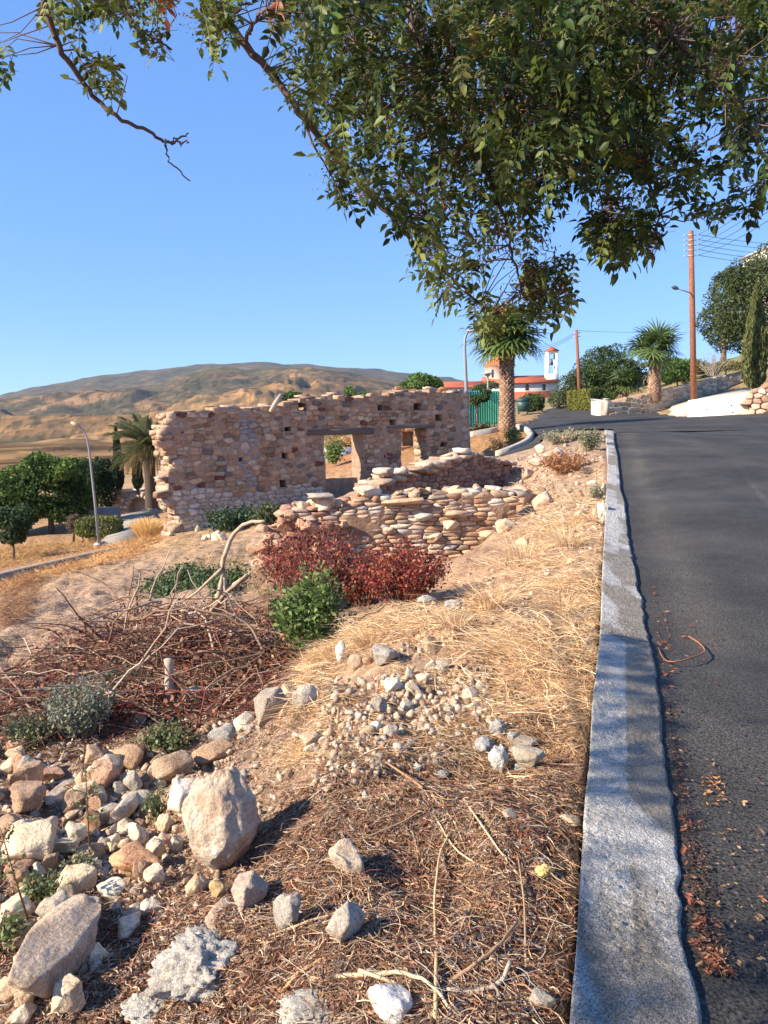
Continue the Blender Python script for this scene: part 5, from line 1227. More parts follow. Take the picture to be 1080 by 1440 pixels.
big = [
 (258,1128,54,62,(.80,.79,.74),'bright white rock tucked behind the left side of the boulder'),
 (37,1196,84,66,CREAM,'big cream block with lichen at the left edge, level with the boulder'),
 (33,1044,66,36,PINK,'smooth pinkish rock at the left edge below the brush pile'),
 (31,1130,62,46,BROWN,'squat tan brown rock just above the big cream block'),
 (178,1072,52,40,BROWN,'brown rounded rock under the brush pile, left of the grey brown one'),
 (240,1085,60,46,(.42,.33,.25),'grey brown rock up left of the boulder, under dry twigs'),
 (146,1147,38,27,GREY,'small grey speckled rock in the rubble left of the boulder'),
 (167,1112,26,22,SLATE,'little dark grey stone between the brown rock and the pale leaning slab'),
 (185,1222,74,36,ORNG,'orange pink flat rock left of the boulder base'),
 (217,1203,30,38,CREAM,'small cream stone standing just left of the boulder'),
 (232,1165,26,30,(.60,.50,.36),'yellowish stone wedged against the white rock'),
 (228,1190,24,20,PALE,'round pale stone beneath the yellowish wedged stone'),
 (246,1190,20,28,PALE,'narrow pale stone against the left foot of the boulder'),
 (100,1247,62,50,CREAM,'cream rough rock in the middle of the lower left rubble'),
 (72,1292,54,52,GREY,'grey rounded rock with moss above the long slab'),
 (122,1290,38,50,(.66,.62,.56),'whitish upright stone right of the mossy grey rock'),
 (155,1258,46,28,PALE,'flat pale stone below the orange pink rock'),
 (207,1281,36,28,(.66,.62,.57),'small whitish wedge of stone below left of the boulder'),
 (352,1262,52,50,(.44,.36,.31),'greyish pink rounded rock just right below the boulder'),
 (274,1250,34,36,TAN,'tan stone propped under the boulder, left one of two'),
 (305,1255,24,32,(.66,.54,.32),'yellow chip of stone directly under the boulder'),
 (400,1290,44,76,(.40,.38,.36),'smooth grey oval stone standing in the dark mulch'),
 (488,1216,56,50,(.55,.46,.37),'pale pink stone among dry stalks right of the boulder shadow'),
 (486,1306,54,70,(.46,.43,.39),'grey squarish block near the bottom, crossed by dry stalks'),
 (547,1424,68,56,(.70,.69,.67),'white pointed rock at the bottom edge of the picture'),
 (94,1412,52,60,CREAM,'cream mossy rock at the bottom just right of the long slab'),
 (192,1412,20,24,PALE,'tiny pale stone left of the concrete lump at the bottom'),
 (18,1288,46,34,CREAM,'cream rock at the left edge below the cream block'),
 (10,1400,50,40,TAN,'tan rock in the bottom left corner beside the long slab'),
 (20,1330,40,26,BROWN,'brown stone at the left edge above the bottom corner'),
 (342,1019,30,28,(.62,.56,.48),'round whitish stone at the foot of the straw mound'),
 (383,1000,52,52,(.36,.32,.28),'dark weathered grey rock on the left foot of the straw mound'),
 (427,988,36,44,(.56,.50,.43),'pale upright rock set in the edge of the straw mound'),
 (324,984,42,22,(.46,.37,.29),'flat tan stone at the end of the fallen plank'),
 (262,985,42,28,(.55,.51,.46),'pale grey stone in the brush beside the cut log'),
 (191,1018,32,26,BROWN,'brown stone under the red brown twigs of the brush pile'),
 (312,1040,44,34,(.34,.34,.34),'dark grey rock with pale veins above the boulder'),
 (298,1064,60,34,BROWN,'brown stone right behind the top of the boulder'),
 (436,1048,38,28,(.48,.37,.27),'flat tan stone low on the front of the straw mound'),
 (419,1038,18,16,WHITE,'small white stone beside the flat tan one on the mound front'),
 (480,920,17,38,(.82,.81,.78),'pointed bright white stone on top of the straw mound'),
 (501,934,24,26,(.50,.40,.30),'tan stone immediately right of the pointed white stone'),
 (541,927,38,30,(.40,.38,.35),'dull grey rock on the straw mound crest'),
 (554,967,30,20,(.64,.60,.54),'flat whitish stone in the middle of the mound stones'),
 (580,973,30,19,(.58,.47,.34),'smooth tan flat stone right of the flat whitish one'),
 (534,996,22,28,(.40,.40,.39),'grey egg shaped stone in the middle of the mound'),
 (571,996,22,23,(.42,.42,.41),'grey triangular stone in the middle of the mound'),
 (589,944,38,22,(.42,.32,.24),'brown layered stone near the mound crest'),
 (597,958,22,18,PALE,'small pale stone leaning on the brown layered stone'),
 (607,909,28,24,(.34,.26,.19),'dark brown stone half buried in straw at the mound crest'),
 (622,938,24,18,GREY,'grey stone right of the brown layered stone'),
 (529,1026,19,17,WHITE,'little white stone below the grey egg shaped stone'),
 (550,1031,22,21,(.50,.44,.38),'pinkish grey pebble below the grey triangular stone'),
 (665,980,26,22,(.55,.48,.40),'round beige stone on the right of the mound stones'),
 (665,995,22,12,PALE,'flat pale chip beside the round beige stone'),
 (593,1028,16,10,PALE,'small oval beige pebble below the mound stones'),
 (763,1414,36,32,(.36,.33,.30),'dark flat pebble at the bottom beside the kerb'),
 (803,1158,32,17,(.47,.39,.29),'flat tan stone lying against the kerb side of the mulch'),
 (718,1150,22,16,(.42,.37,.31),'small grey tan stone in the mulch below the concrete bits'),
 (735,769,20,27,(.64,.51,.36),'smooth beige stone in the straw right of the dry stone wall'),
 (735,703,44,34,(.56,.38,.28),'blocky pink rock at the right end of the cross wall'),
 (765,706,30,30,(.60,.45,.34),'tan rock on the bank between the pink rock and the kerb'),
 (712,742,30,22,(.60,.47,.36),'tan stone at the right end of the dry stone wall'),
 (778,640,26,14,(.55,.42,.33),'flat pinkish stone near the top of the rubble bank'),
 (757,652,22,14,(.60,.5,.4),'pale stone on the rubble bank left of the rusty dry bush'),
 (742,668,20,16,(.52,.38,.3),'pink stone on the rubble bank below the pale one'),
 (795,618,30,12,(.52,.42,.34),'low tan stone on the crest of the rubble bank'),
 (848,690,14,20,(.58,.54,.48),'grey stone touching the left side of the kerb'),
 (702,660,24,18,(.42,.34,.29),'grey brown stone below the cross wall end'),
]
for (px, py, wp, hp, c_, lb_) in big:
    rock(px, py, wp * 1.05, hp * 1.05, c_, lb_, rot=R.uniform(-.4, .4), tilt=R.uniform(-.3, .3), dep=R.uniform(.65, 1), bury=.2)
for px, py, wp, hp, c_, k_ in [(453,712,38,30,(.70,.60,.48),1),(428,715,22,20,(.54,.38,.29),3),(470,712,26,18,(.5,.34,.26),5),(404,722,40,20,(.52,.32,.24),7),(516,694,42,20,(.64,.55,.44),9)]:
    u, z = Wn.uz(px, py); s_ = 13.1 / F; o = obj('stone', RK[k_], nw, (u, .12, z), c_); o.scale = (wp * s_, wp * s_ * .8, hp * s_); o.rotation_euler = (0, R.uniform(-.1, .1), R.uniform(-.3, .3))
for k in range(46):     # tumbled rubble at the broken left end of the dry stone wall
    u = R.uniform(-.45, 1.15); z = R.uniform(-.15, 1) * (t2(max(u, .02)) - .1) * (1 - .35 * max(0, -u)); sz = R.uniform(.12, .34)
    o = obj('stone', RK[R.randrange(30)], nw, (u, -.04 - R.random() * .22, z), pick([(.50,.31,.22),(.54,.36,.25),(.44,.28,.2),(.58,.45,.34)], R)); o.scale = (sz, sz * .8, sz * R.uniform(.5, .8)); o.rotation_euler = (R.uniform(-.4, .4), R.uniform(-.4, .4), R.uniform(0, 3))
for k in range(40):     # loose rubble lying on both broken walls
    wl, tw_, tf_ = (nw, Wn, t2) if k % 2 else (cw, Wc, t3)
    u = R.uniform(.2, tw_.L - .1); sz = R.uniform(.1, .26); o = obj('stone', RK[R.randrange(30)], wl, (u, R.uniform(.0, .5), tf_(u) + sz * .18), pick([(.52,.37,.27),(.58,.45,.34),(.42,.28,.2),(.62,.54,.46)], R)); o.scale = (sz, sz * .8, sz * R.uniform(.45, .75)); o.rotation_euler = (R.uniform(-.3, .3), R.uniform(-.3, .3), R.uniform(0, 3))
for px, py, wp, hp, c_, k_ in [(597,726,33,14,(.50,.48,.45),2),(636,738,30,16,(.62,.53,.42),4),(546,745,24,14,(.6,.5,.4),6),(612,757,26,15,(.62,.52,.4),8),(680,752,36,14,(.66,.54,.41),10)]:
    u, z = Wn.uz(px, py); s_ = 13.1 / F; o = obj('stone', RK[k_], nw, (u, .03, z), c_); o.scale = (wp * s_, .3, hp * s_); o.rotation_euler = (0, R.uniform(-.1, .1), R.uniform(-.2, .2))
# slabs with a clear lean
def slab(pa, pb, wid, th, colr, label, k=0, lift=.02, mesh=None):
    a = G(*pa); b = G(*pb); m_ = (a + b) / 2; d = b - a; L = np.linalg.norm(d); o = obj('rock_slab', mesh or RK[k], None, (m_[0], m_[1], m_[2] + th * .25 + lift), colr)
    o.scale = (L * 1.05, wid, th); o.rotation_euler = (0, -math.asin(d[2] / L), math.atan2(d[1], d[0])); tag(o, label, 'rock slab'); return o
slab((28,1455), (115,1315), .26, .24, (.52,.42,.34), 'long pale pinkish slab lying at the bottom left corner, biggest slab', 2, mesh=mesh_np('rock_slab', SV, SF, m_rock, None, True))
slab((162,1165), (196,1125), .09, .08, (.60,.53,.44), 'pale leaning slab with a bright upper edge left of the white rock', 3, .03)
slab((292,1325), (318,1275), .09, .05, (.52,.40,.31), 'flat tan slab standing below the boulder', 5, .01)
slab((96,1158), (125,1128), .08, .06, (.58,.47,.35), 'narrow tan slab left of the grey speckled rock', 6, .01)
slab((64,1140), (110,1098), .10, .06, (.50,.42,.34), 'narrow brown slab beside the squat tan brown rock', 4, .01)
# rubble between the named rocks
zones = [
 ('small tan stone in the loose rubble left of the boulder', [(0,1060),(250,1040),(260,1120),(215,1240),(60,1260),(0,1250)], 80, (18, 54), [TAN, PALE, BROWN, CREAM, GREY, PINK], 'small stones left of the boulder'),
 ('small stone in the lower left rubble around the mossy rocks', [(0,1260),(220,1240),(235,1300),(150,1370),(80,1440),(0,1440)], 36, (18, 48), [TAN, PALE, BROWN, CREAM, GREY], 'small stones in the lower left rubble'),
 ('small pale stone scattered on the stony front of the straw mound', [(455,935),(560,900),(660,930),(690,990),(620,1040),(500,1060),(430,1070),(430,1000)], 34, (9, 22), [PALE, GREY, TAN, BROWN, TAN], 'small stones on the mound'),
 ('small stone between the brush pile and the foot of the mound', [(140,1040),(300,950),(410,960),(400,1060),(360,1090),(330,1080),(200,1060)], 26, (12, 30), [TAN, BROWN, GREY, PALE], 'small stones below the brush pile'),
 ('small stone on the rubble bank between the cross wall and the kerb', [(720,650),(760,622),(840,612),(850,680),(846,760),(740,740)], 8, (9, 20), [TAN, PALE, PINK, CREAM], 'small stones on the rubble bank'),
 ('small stone half hidden in the mulch beside the kerb', [(420,1120),(800,1080),(800,1420),(400,1430),(330,1330)], 14, (8, 18), [GREY, TAN, BROWN], 'small stones in the mulch'),
 ('small stone lying in the dry straw beside the kerb', [(640,820),(840,720),(836,1000),(700,1010)], 9, (8, 16), [TAN, PALE, GREY], 'small stones in the straw'),
 ('small stone fallen at the foot of the ruined facade', [(232,735),(300,735),(330,745),(300,765),(236,770)], 8, (9, 20), [PALE, TAN, CREAM], 'small stones at the facade foot'),
]
import re as _re
def short(l_):
    return _re.split(r" (?:tucked|with|at|below|under|in|beside|between|just|left|right|standing|wedged|against|above|propped|directly|among|near|immediately|on|leaning|lying|low|set|beneath|behind|half|touching|crossed|level|and|top|up)\b", l_)[0].strip()
LM = {}
for q in big:
    LM.setdefault(short(q[5]), []).append((q[0], q[1]))
LM = {k: v[0] for k, v in LM.items() if len(v) == 1 and len(k.split()) > 1}
LM['large upright boulder'] = (307, 1160); LM['long pale pinkish slab'] = (70, 1385); LM['crusty concrete spill'] = (268, 1378); LM['broken concrete bits'] = (705, 1050); LM['dark weathered plank'] = (368, 962); LM['pale cut log'] = (238, 960); LM['crumbly yellow lump'] = (767, 1228)
CW = {}
for nm_, c_ in (('tan', TAN), ('pale', PALE), ('white', WHITE), ('pinkish', PINK), ('grey', GREY), ('brown', BROWN), ('cream', CREAM)): CW[c_] = nm_
allz = []; used_l = {}
for lb_, poly, n, (s0, s1), cols, grp in zones:
    for q in poly_pts(poly, n):
        w_ = s0 + (s1 - s0) * R.random() ** 1.5; base_c = cols[R.randrange(len(cols))]; k_ = 1 + R.uniform(-.15, .15); asp = R.uniform(.45, 1.05)
        kx = min(LM, key=lambda m: (LM[m][0] - q[0]) ** 2 + ((LM[m][1] - q[1]) * 1.3) ** 2); dx, dy = q[0] - LM[kx][0], q[1] - LM[kx][1]
        ax_ = 'left of' if dx < 0 else 'right of'; ay_ = 'above' if dy < 0 else 'below'
        dr = ax_ if abs(dx) > 2 * abs(dy) else ay_ if abs(dy) > 2 * abs(dx) else ay_ + ' and ' + ax_
        dist = math.hypot(dx, dy); szw = 'tiny' if w_ < 12 else 'small' if w_ < 22 else 'medium'; shp = 'flat' if asp < .6 else 'rounded' if asp < .85 else 'chunky'
        lab = f"{szw} {shp} {CW[base_c]} stone {'just ' if dist < 34 else ''}{dr} the {kx}"
        allz.append((q, w_, asp, tuple(x * k_ for x in base_c), lab, grp)); used_l[lab] = used_l.get(lab, 0) + 1
seen_l = {}
for i, it in enumerate(allz): seen_l.setdefault(it[4], []).append(i)
for lab, ix in seen_l.items():
    if len(ix) > 1:
        ix.sort(key=lambda i: allz[i][0][0])
        for k, i in enumerate(ix):
            nm = ('left one', 'right one')[k] if len(ix) == 2 else ('left one', 'middle one', 'right one')[k] if len(ix) == 3 else None
            if nm: allz[i] = allz[i][:4] + (lab + ', ' + nm,) + allz[i][5:]
for q, w_, asp, c_, lab, grp in allz:
    rock(q[0], q[1], w_, w_ * asp, c_, lab, rot=R.uniform(0, 3.1), tilt=R.uniform(-.5, .5), dep=R.uniform(.6, 1), bury=.22, group=grp)
# gravel: too many to count
def gravel(name, polys, n, smin, smax, pal, seed, mt=m_stone_a):
    rnd = np.random.default_rng(seed); V = []; Fc = []; Cc = []
    per = n // len(polys)
    q = np.concatenate([poly_pts(p, per) for p in polys]); g, ok = GV(q[:, 0], q[:, 1])
    bl = [block_mesh(200 + i, jit=.13) for i in range(6)]
    mb = MB(); pal = np.array(pal)
    for i in range(len(g)):
        v, f = bl[i % 6]; s_ = g[i][1] / F * (smin + (smax - smin) * rnd.random() ** 2.2); e = Euler((rnd.random() * 6, rnd.random() * 6, rnd.random() * 6)).to_matrix()
        v = (v * [s_, s_ * rnd.uniform(.5, 1), s_ * rnd.uniform(.4, .8)]) @ np.array(e).T + g[i] + [0, 0, s_ * .1]
        mb.addarr(v, f, np.tile(pal[rnd.integers(len(pal))] * rnd.uniform(.75, 1.2), (len(v), 1)))
    tag(mb.build(name, mt), kind='stuff')
gravel('rubble_gravel', [[(0,1040),(400,1000),(440,1070),(380,1150),(240,1330),(100,1440),(0,1440)], [(440,960),(690,940),(700,1040),(600,1080),(440,1110)]], 3000, 3, 14, [(.50,.37,.26),(.58,.47,.36),(.38,.27,.19),(.40,.36,.32),(.52,.36,.26),(.62,.54,.44)], 1)
gravel('mulch_gravel', [[(560,1200),(800,1060),(800,1440),(420,1440)]], 900, 2, 6, [(.3,.25,.2), GREY, BROWN], 2)
gravel('bank_gravel', [[(720,650),(850,610),(850,770),(750,770)]], 520, 2, 9, [(.42,.30,.22),(.50,.38,.28),(.36,.25,.18),(.55,.45,.36)], 3)
gravel('straw_gravel', [[(600,840),(840,700),(840,1000),(690,1000)], [(450,930),(640,830),(700,900),(560,930)]], 1100, 2, 9, [(.48,.34,.25),(.56,.43,.32),(.40,.28,.2),(.62,.52,.42)], 5)
gravel('edge_rubble', [[(-320,1060),(-5,1040),(-5,1440),(-320,1440)]], 1300, 5, 38, [TAN, PALE, BROWN, GREY, CREAM], 6, m_stone_a)
# broken concrete
LV = []
for i in range(4):
    v, f = rock_verts(300 + i, 4, 5, .28); LV.append(mesh_np('concrete_chunk', v, f, m_lump, None, True))
CG = (.42, .43, .44)
for k, (px, py, wp, hp, c_, lb_) in enumerate([
 (700,1026,28,34,CG,'grey lump of broken concrete, topmost of the concrete bits on the mulch'),
 (723,1040,24,22,CG,'small rounded concrete lump right of the topmost one'),
 (681,1050,44,22,(.42,.44,.46),'flat rough concrete piece at the left of the concrete bits'),
 (702,1070,30,44,(.56,.58,.59),'pale pointed concrete chunk at the front of the concrete bits'),
 (722,1056,18,14,CG,'tiny concrete crumb in the middle of the concrete bits'),
 (730,1082,16,14,(.5,.52,.53),'tiny pale crumb at the lower right of the concrete bits'),
 (622,1090,22,12,(.34,.36,.38),'small blue grey crumb of concrete left of the concrete bits'),
 (600,846,30,16,(.52,.52,.51),'pale rubble lump in the straw left of centre, left of two'),
 (638,852,34,18,(.48,.48,.48),'pale rubble lump in the straw, right of two'),
 (848,722,18,34,(.62,.61,.58),'concrete spill stuck to the left face of the kerb')]):
    rock(px, py, wp, hp, c_, lb_, mesh=LV[k % 4], name='concrete_chunk', cat='concrete chunk', rot=R.random() * 3, tilt=R.uniform(-.2, .2))
for px, py, wp, hp, c_, lb_ in [(747,1072,52,34,(.40,.37,.31),'layered grey tan slate piece right of the concrete bits'), (740,1050,46,20,(.38,.36,.33),'flat slate piece behind the layered one')]:
    rock(px, py, wp, hp, c_, lb_, k=8, name='slate_piece', cat='slate')
# lumpy concrete spill at the bottom: many nodules on one body
def lumpy(px, py, wp, hp, colr, label, seed):
    g = G(px, py + hp * .4); s_ = g[1] / F; rnd = np.random.default_rng(seed); v, f = rock_verts(seed, 5, 4, .35, .6, .9)
    v = v * (1 + .16 * np.maximum(0, fbm3(v * 16, 2, 7)))[:, None] * (1 + .1 * fbm3(v * 7, 2, 8))[:, None]
    o = obj('concrete_lump', mesh_np('concrete_lump', v, f, m_lump, None, True), None, (g[0], g[1] + wp * s_ * .3, g[2] + hp * s_ * .25), colr); o.scale = (wp * s_, wp * s_ * .8, hp * s_ * .95); tag(o, label, 'concrete lump')
lumpy(268, 1378, 150, 92, (.56, .55, .53), 'crusty pale concrete spill at the bottom edge, with red dry leaves on it', 401)
lumpy(275, 1338, 84, 40, (.46, .46, .46), 'grey nodular concrete lump at the back of the pale spill', 402)
lumpy(430, 1432, 100, 40, (.60, .59, .57), 'low whitish crusty lump at the bottom edge left of the pointed white rock', 403)
lumpy(200, 1432, 90, 30, (.60, .60, .58), 'low crusty edge of concrete at the bottom left of the spill', 404)
# ---------------------------------------------------------------- dry grass, mulch, straw
def blades(name, specs, mt=m_straw, parent=None):
    """specs: (poly, n, (len0,len1), width, upright 0..1, colours, lift)"""
    VV = []; FF = []; CC = []; off = 0
    for poly, n, (l0, l1), wd, upr, pal, lift in specs:
        q = poly_pts(poly, n); g, ok = GV(q[:, 0], q[:, 1]); K = 5
        if name == 'dry_grass': g = g[fbm(g[:, 0] * 2.2, g[:, 1] * 2.2, 3, 66) > -.04 + .22 * RN.normal(size=len(g))]
        N = len(g)
        if N == 0: continue
        L = RN.uniform(l0, l1, N) * RN.uniform(.5, 1, N); a = RN.uniform(0, 6.283, N)
        # neighbouring stalks lie alike
        a = np.where(RN.random(N) < .28, fbm(g[:, 0] * .8, g[:, 1] * .8, 2, 61) * 7 + RN.normal(size=N) * .4, a)
        el = np.clip(RN.normal(upr * 1.3, .22, N), -.05, 1.5); s = np.linspace(0, 1, K)[None, :]
        bend = RN.uniform(.2, 1.2, N)[:, None] * (.4 + upr)
        ang = el[:, None] - bend * s
        dx = np.cumsum(np.cos(ang), 1) - np.cos(ang[:, :1]); dz = np.cumsum(np.sin(ang), 1) - np.sin(ang[:, :1])
        cur = RN.normal(size=N)[:, None] * .9 * s; st = L[:, None] / (K - 1)
        X_ = g[:, None, 0] + dx * st * np.cos(a[:, None] + cur); Y_ = g[:, None, 1] + dx * st * np.sin(a[:, None] + cur); Z_ = g[:, None, 2] + dz * st
        base = Hn(X_.ravel(), Y_.ravel()).reshape(X_.shape)
        Z_ = np.maximum(Z_, base + .003) + RN.random(N)[:, None] * lift
        onk = (Y_ < KEND + .1) & (X_ > XL(Y_) - .01); keep = onk.mean(1) < .35
        Pt = np.stack([X_, Y_, Z_], 2)[keep]; N = len(Pt)
        dist = Pt[:, 0, 1]; wv = np.maximum(wd * RN.uniform(.6, 1.4, N), dist * .00042)
        pal_ = np.array(pal); c = pal_[RN.integers(len(pal_), size=N)] * RN.uniform(.7, 1.25, N)[:, None]
        V, Fq, Cc = ribbons(Pt, wv, c); VV.append(V); FF.append(Fq + off); CC.append(Cc); off += len(V)
    o = obj(name, mesh_np(name, np.concatenate(VV), np.concatenate(FF), mt, np.concatenate(CC)), parent); tag(o, kind='stuff'); return o
ST = [(.60,.44,.27),(.68,.52,.34),(.52,.36,.21),(.74,.61,.44),(.44,.29,.17),(.56,.35,.17)]
STD = [(.30,.17,.09),(.22,.11,.06),(.38,.22,.11),(.16,.08,.05),(.44,.28,.15)]
blades('dry_grass', [
 ([(425,1000),(440,900),(530,855),(640,810),(700,760),(742,720),(850,690),(846,1010),(720,1020),(560,940),(480,930),(450,1000)], 9500, (.12,.46), .0035, .12, ST, .05),
 ([(640,830),(740,740),(848,720),(843,960),(700,960)], 4600, (.2,.6), .004, .32, ST, .06),
 ([(425,1020),(430,930),(500,870),(600,850),(640,880),(500,905),(450,960)], 4200, (.12,.4), .0035, .05, ST, .04),
 ([(425,1080),(395,1080),(400,960),(445,900),(470,960)], 2600, (.08,.25), .003, .0, ST, .02),
 ([(700,700),(760,640),(845,610),(852,760),(740,780)], 6500, (.1,.34), .004, .4, ST + [(.5,.42,.3)], .03),
 ([(700,1000),(845,960),(830,1120),(640,1100),(540,1040)], 5000, (.06,.26), .0028, .05, ST + STD, .02),
 ([(440,1000),(530,870),(700,760),(850,690),(846,1010),(600,960)], 6000, (.04,.16), .004, .1, STD + [(.34,.2,.12),(.5,.35,.22),(.42,.15,.08)], .02),
 ([(560,940),(700,900),(820,1000),(640,1080),(440,1080),(440,1000)], 4500, (.05,.2), .0025, .05, ST + STD, .01),
])
blades('straw_stubble', [
 ([(0,830),(200,770),(380,760),(400,860),(330,900),(0,960)], 9000, (.05,.22), .004, .0, [(.56,.42,.28),(.5,.36,.23),(.62,.48,.33),(.36,.24,.15)], .01),
 ([(230,760),(330,742),(390,790),(380,840),(250,800)], 2600, (.06,.2), .005, .35, [(.5,.36,.2),(.42,.3,.16),(.3,.3,.14)], .01),
 ([(-320,840),(0,830),(0,960),(-320,1010)], 2500, (.05,.22), .005, .0, [(.56,.42,.28),(.5,.36,.23)], .01),
 ([(0,820),(60,815),(40,870),(0,890)], 1800, (.15,.4), .006, .25, [(.3,.17,.1),(.4,.24,.13),(.24,.13,.08)], .12),
])
blades('orange_grass', [
 ([(0,812),(60,790),(200,750),(230,757),(190,785),(60,815),(0,840)], 5200, (.2,.45), .008, .75, [(.50,.26,.10),(.58,.36,.16),(.42,.20,.08),(.6,.44,.22)], .0),
 ([(0,770),(120,730),(160,760),(60,785),(0,800)], 4200, (.2,.5), .01, .75, [(.48,.25,.10),(.56,.36,.17),(.35,.3,.12)], .0),
 ([(100,722),(165,716),(165,735),(100,745)], 900, (.3,.5), .012, .8, [(.5,.34,.16),(.42,.25,.1)], .0),
])
b = tb(208, 757, 27); gb_ = thing('golden_grass', 'tall clump of golden dry grass left of the ruined facade', 'dry grass clump', b); n = 3600
a = RN.uniform(0, 6.283, n); r_ = RN.random(n) ** .5; s = np.linspace(0, 1, 5)[None]; L = RN.uniform(.4, .85, n)[:, None]; o_ = RN.uniform(.1, .7, n)[:, None] * r_[:, None]
X_ = (r_ * np.cos(a) * .32)[:, None] + np.cos(a)[:, None] * o_ * L * s ** 1.6; Y_ = (r_ * np.sin(a) * .3)[:, None] + np.sin(a)[:, None] * o_ * L * s ** 1.6; Z_ = L * (s - .35 * o_ * s ** 2) - .05
V, Fq, Cc = ribbons(np.stack([X_, Y_, Z_], 2), np.full(n, .012), np.array([(.68,.50,.24),(.6,.4,.18),(.74,.58,.32)])[RN.integers(3, size=n)]); obj('blades', mesh_np('blades', V, Fq, m_straw, Cc), gb_)
# mulch: short bits of leaf, bark and stalk
MU = [(.20,.10,.06),(.10,.05,.035),(.26,.14,.085),(.16,.085,.055),(.34,.20,.12),(.46,.30,.19),(.12,.065,.045),(.30,.12,.08),(.58,.42,.28),(.40,.25,.15),(.30,.26,.22),(.42,.36,.3)]
MZ = [(380,1440),(330,1330),(400,1120),(480,1060),(640,1020),(845,990),(800,1440)]
blades('mulch', [
 (MZ, 24000, (.015,.07), .005, .12, MU, .014),
 (MZ, 5200, (.06,.2), .003, .08, MU + [(.5,.36,.2)], .02),
 ([(0,1040),(420,1040),(400,1150),(330,1330),(380,1440),(0,1440)], 15000, (.015,.08), .005, .15, MU + [(.4,.3,.2)], .012),
 ([(100,1380),(180,1290),(330,1280),(400,1440),(130,1440)], 6000, (.015,.07), .005, .15, MU, .015),
 ([(-320,1000),(0,990),(0,1440),(-320,1440)], 6000, (.03,.12), .006, .15, MU, .03),
 ([(0,1000),(430,940),(430,1050),(0,1070)], 5000, (.03,.14), .004, .15, MU, .03),
], mat('mulch_bits', W1, .9, use='attr', spec=.15))
# leaf bits as curled leaflets: reddish litter
def litter(name, specs, size=.03, fn=None):
    mb = MB(); 
    for poly, n, pal in specs:
        q = poly_pts(poly, n)
        for px, py in q:
            g = hit(px, py, .02, 1.2, 30, 260, Hraw) if fn else G(px, py)
            z = max(g[2], 0) if False else g[2]
            if g[0] > XR(min(g[1], KEND)): z = float(RZ(np.array([g[0]]), np.array([g[1]]))[0]) + .002
            if g[1] < KEND and XL(g[1]) - .01 < g[0] < XR(g[1]) + .01: z = float(Hraw(np.array([g[0]]), np.array([g[1]]))[0]) + .1 - .07 * (g[0] - XL(g[1])) / .3
            L = size * R.uniform(.6, 1.5) * max(1, g[1] / 4); w_ = L * .2; e = np.array(Euler((R.uniform(-.5, .5), R.uniform(-.4, .4), R.uniform(0, 6.28))).to_matrix())
            cu_ = R.uniform(.1, .35) * L
            V = np.array([(-L / 2, 0, 0), (-L * .15, w_, cu_ * .3), (L * .2, w_ * .8, cu_ * .4), (L / 2, 0, cu_), (L * .2, -w_ * .8, cu_ * .4), (-L * .15, -w_, cu_ * .3), (0, 0, -.002)]) @ e.T + [g[0], g[1], z + .012]
            mb.add(V, [(0, 6, 1), (1, 6, 2), (2, 6, 3), (3, 6, 4), (4, 6, 5), (5, 6, 0)], pick(pal, R, .25))
    tag(mb.build(name, m_leafy), kind='stuff')
RD = [(.42,.09,.04),(.34,.07,.045),(.5,.18,.08),(.28,.06,.04),(.45,.14,.05)]
RO = [(.38,.12,.06),(.28,.08,.045),(.44,.2,.1),(.22,.06,.04),(.36,.22,.12)]
litter('fallen_leaves', [
 ([(925,1040),(960,1060),(1000,1440),(960,1440),(950,1200)], 120, RO), ([(985,1350),(1030,1440),(1000,1440),(960,1300)], 60, RO),
 ([(912,830),(940,900),(960,1060),(935,1040)], 70, RO), ([(940,1100),(1080,1120),(1080,1440),(1000,1440)], 60, [(.4,.24,.12),(.3,.15,.08),(.5,.34,.18)]),
 ([(925,880),(1000,900),(1010,1000),(940,1010)], 26, RO), ([(985,1130),(1020,1130),(1020,1170),(990,1180)], 34, [(.55,.28,.1),(.45,.2,.08)]),
 ([(715,1160),(790,1160),(785,1205),(730,1200)], 60, RD), ([(740,985),(800,970),(815,1000),(760,1010)], 50, RD), ([(530,1290),(580,1290),(575,1315),(540,1315)], 22, RD),
 ([(262,1350),(300,1355),(300,1400),(270,1400)], 46, RD), ([(325,1400),(365,1400),(365,1440),(330,1440)], 34, RD), ([(420,1225),(450,1225),(445,1255),(425,1255)], 20, RO),
 ([(480,985),(540,980),(530,1020),(490,1020)], 30, RD), ([(0,1000),(400,950),(420,1040),(0,1060)], 160, RD + RO), ([(150,1300),(260,1290),(240,1400),(150,1400)], 90, RD), ([(400,1100),(800,1050),(790,1430),(420,1430)], 170, RD + RO + MU),
 ([(700,900),(840,880),(835,960),(720,980)], 30, RO), ([(845,1100),(930,1100),(950,1400),(830,1400)], 5, RO)], .022)
litter('gutter_debris', [([(928,1000),(945,1060),(965,1150),(955,1180)], 160, [(.05,.035,.03),(.1,.06,.045),(.2,.1,.06)]), ([(950,1150),(985,1200),(1030,1440),(985,1440)], 620, [(.035,.028,.025),(.06,.04,.03),(.15,.08,.05),(.28,.12,.06)]), ([(940,1100),(1080,1100),(1080,1440),(1000,1440)], 260, [(.25,.15,.1),(.35,.24,.16),(.12,.08,.06)])], .012)
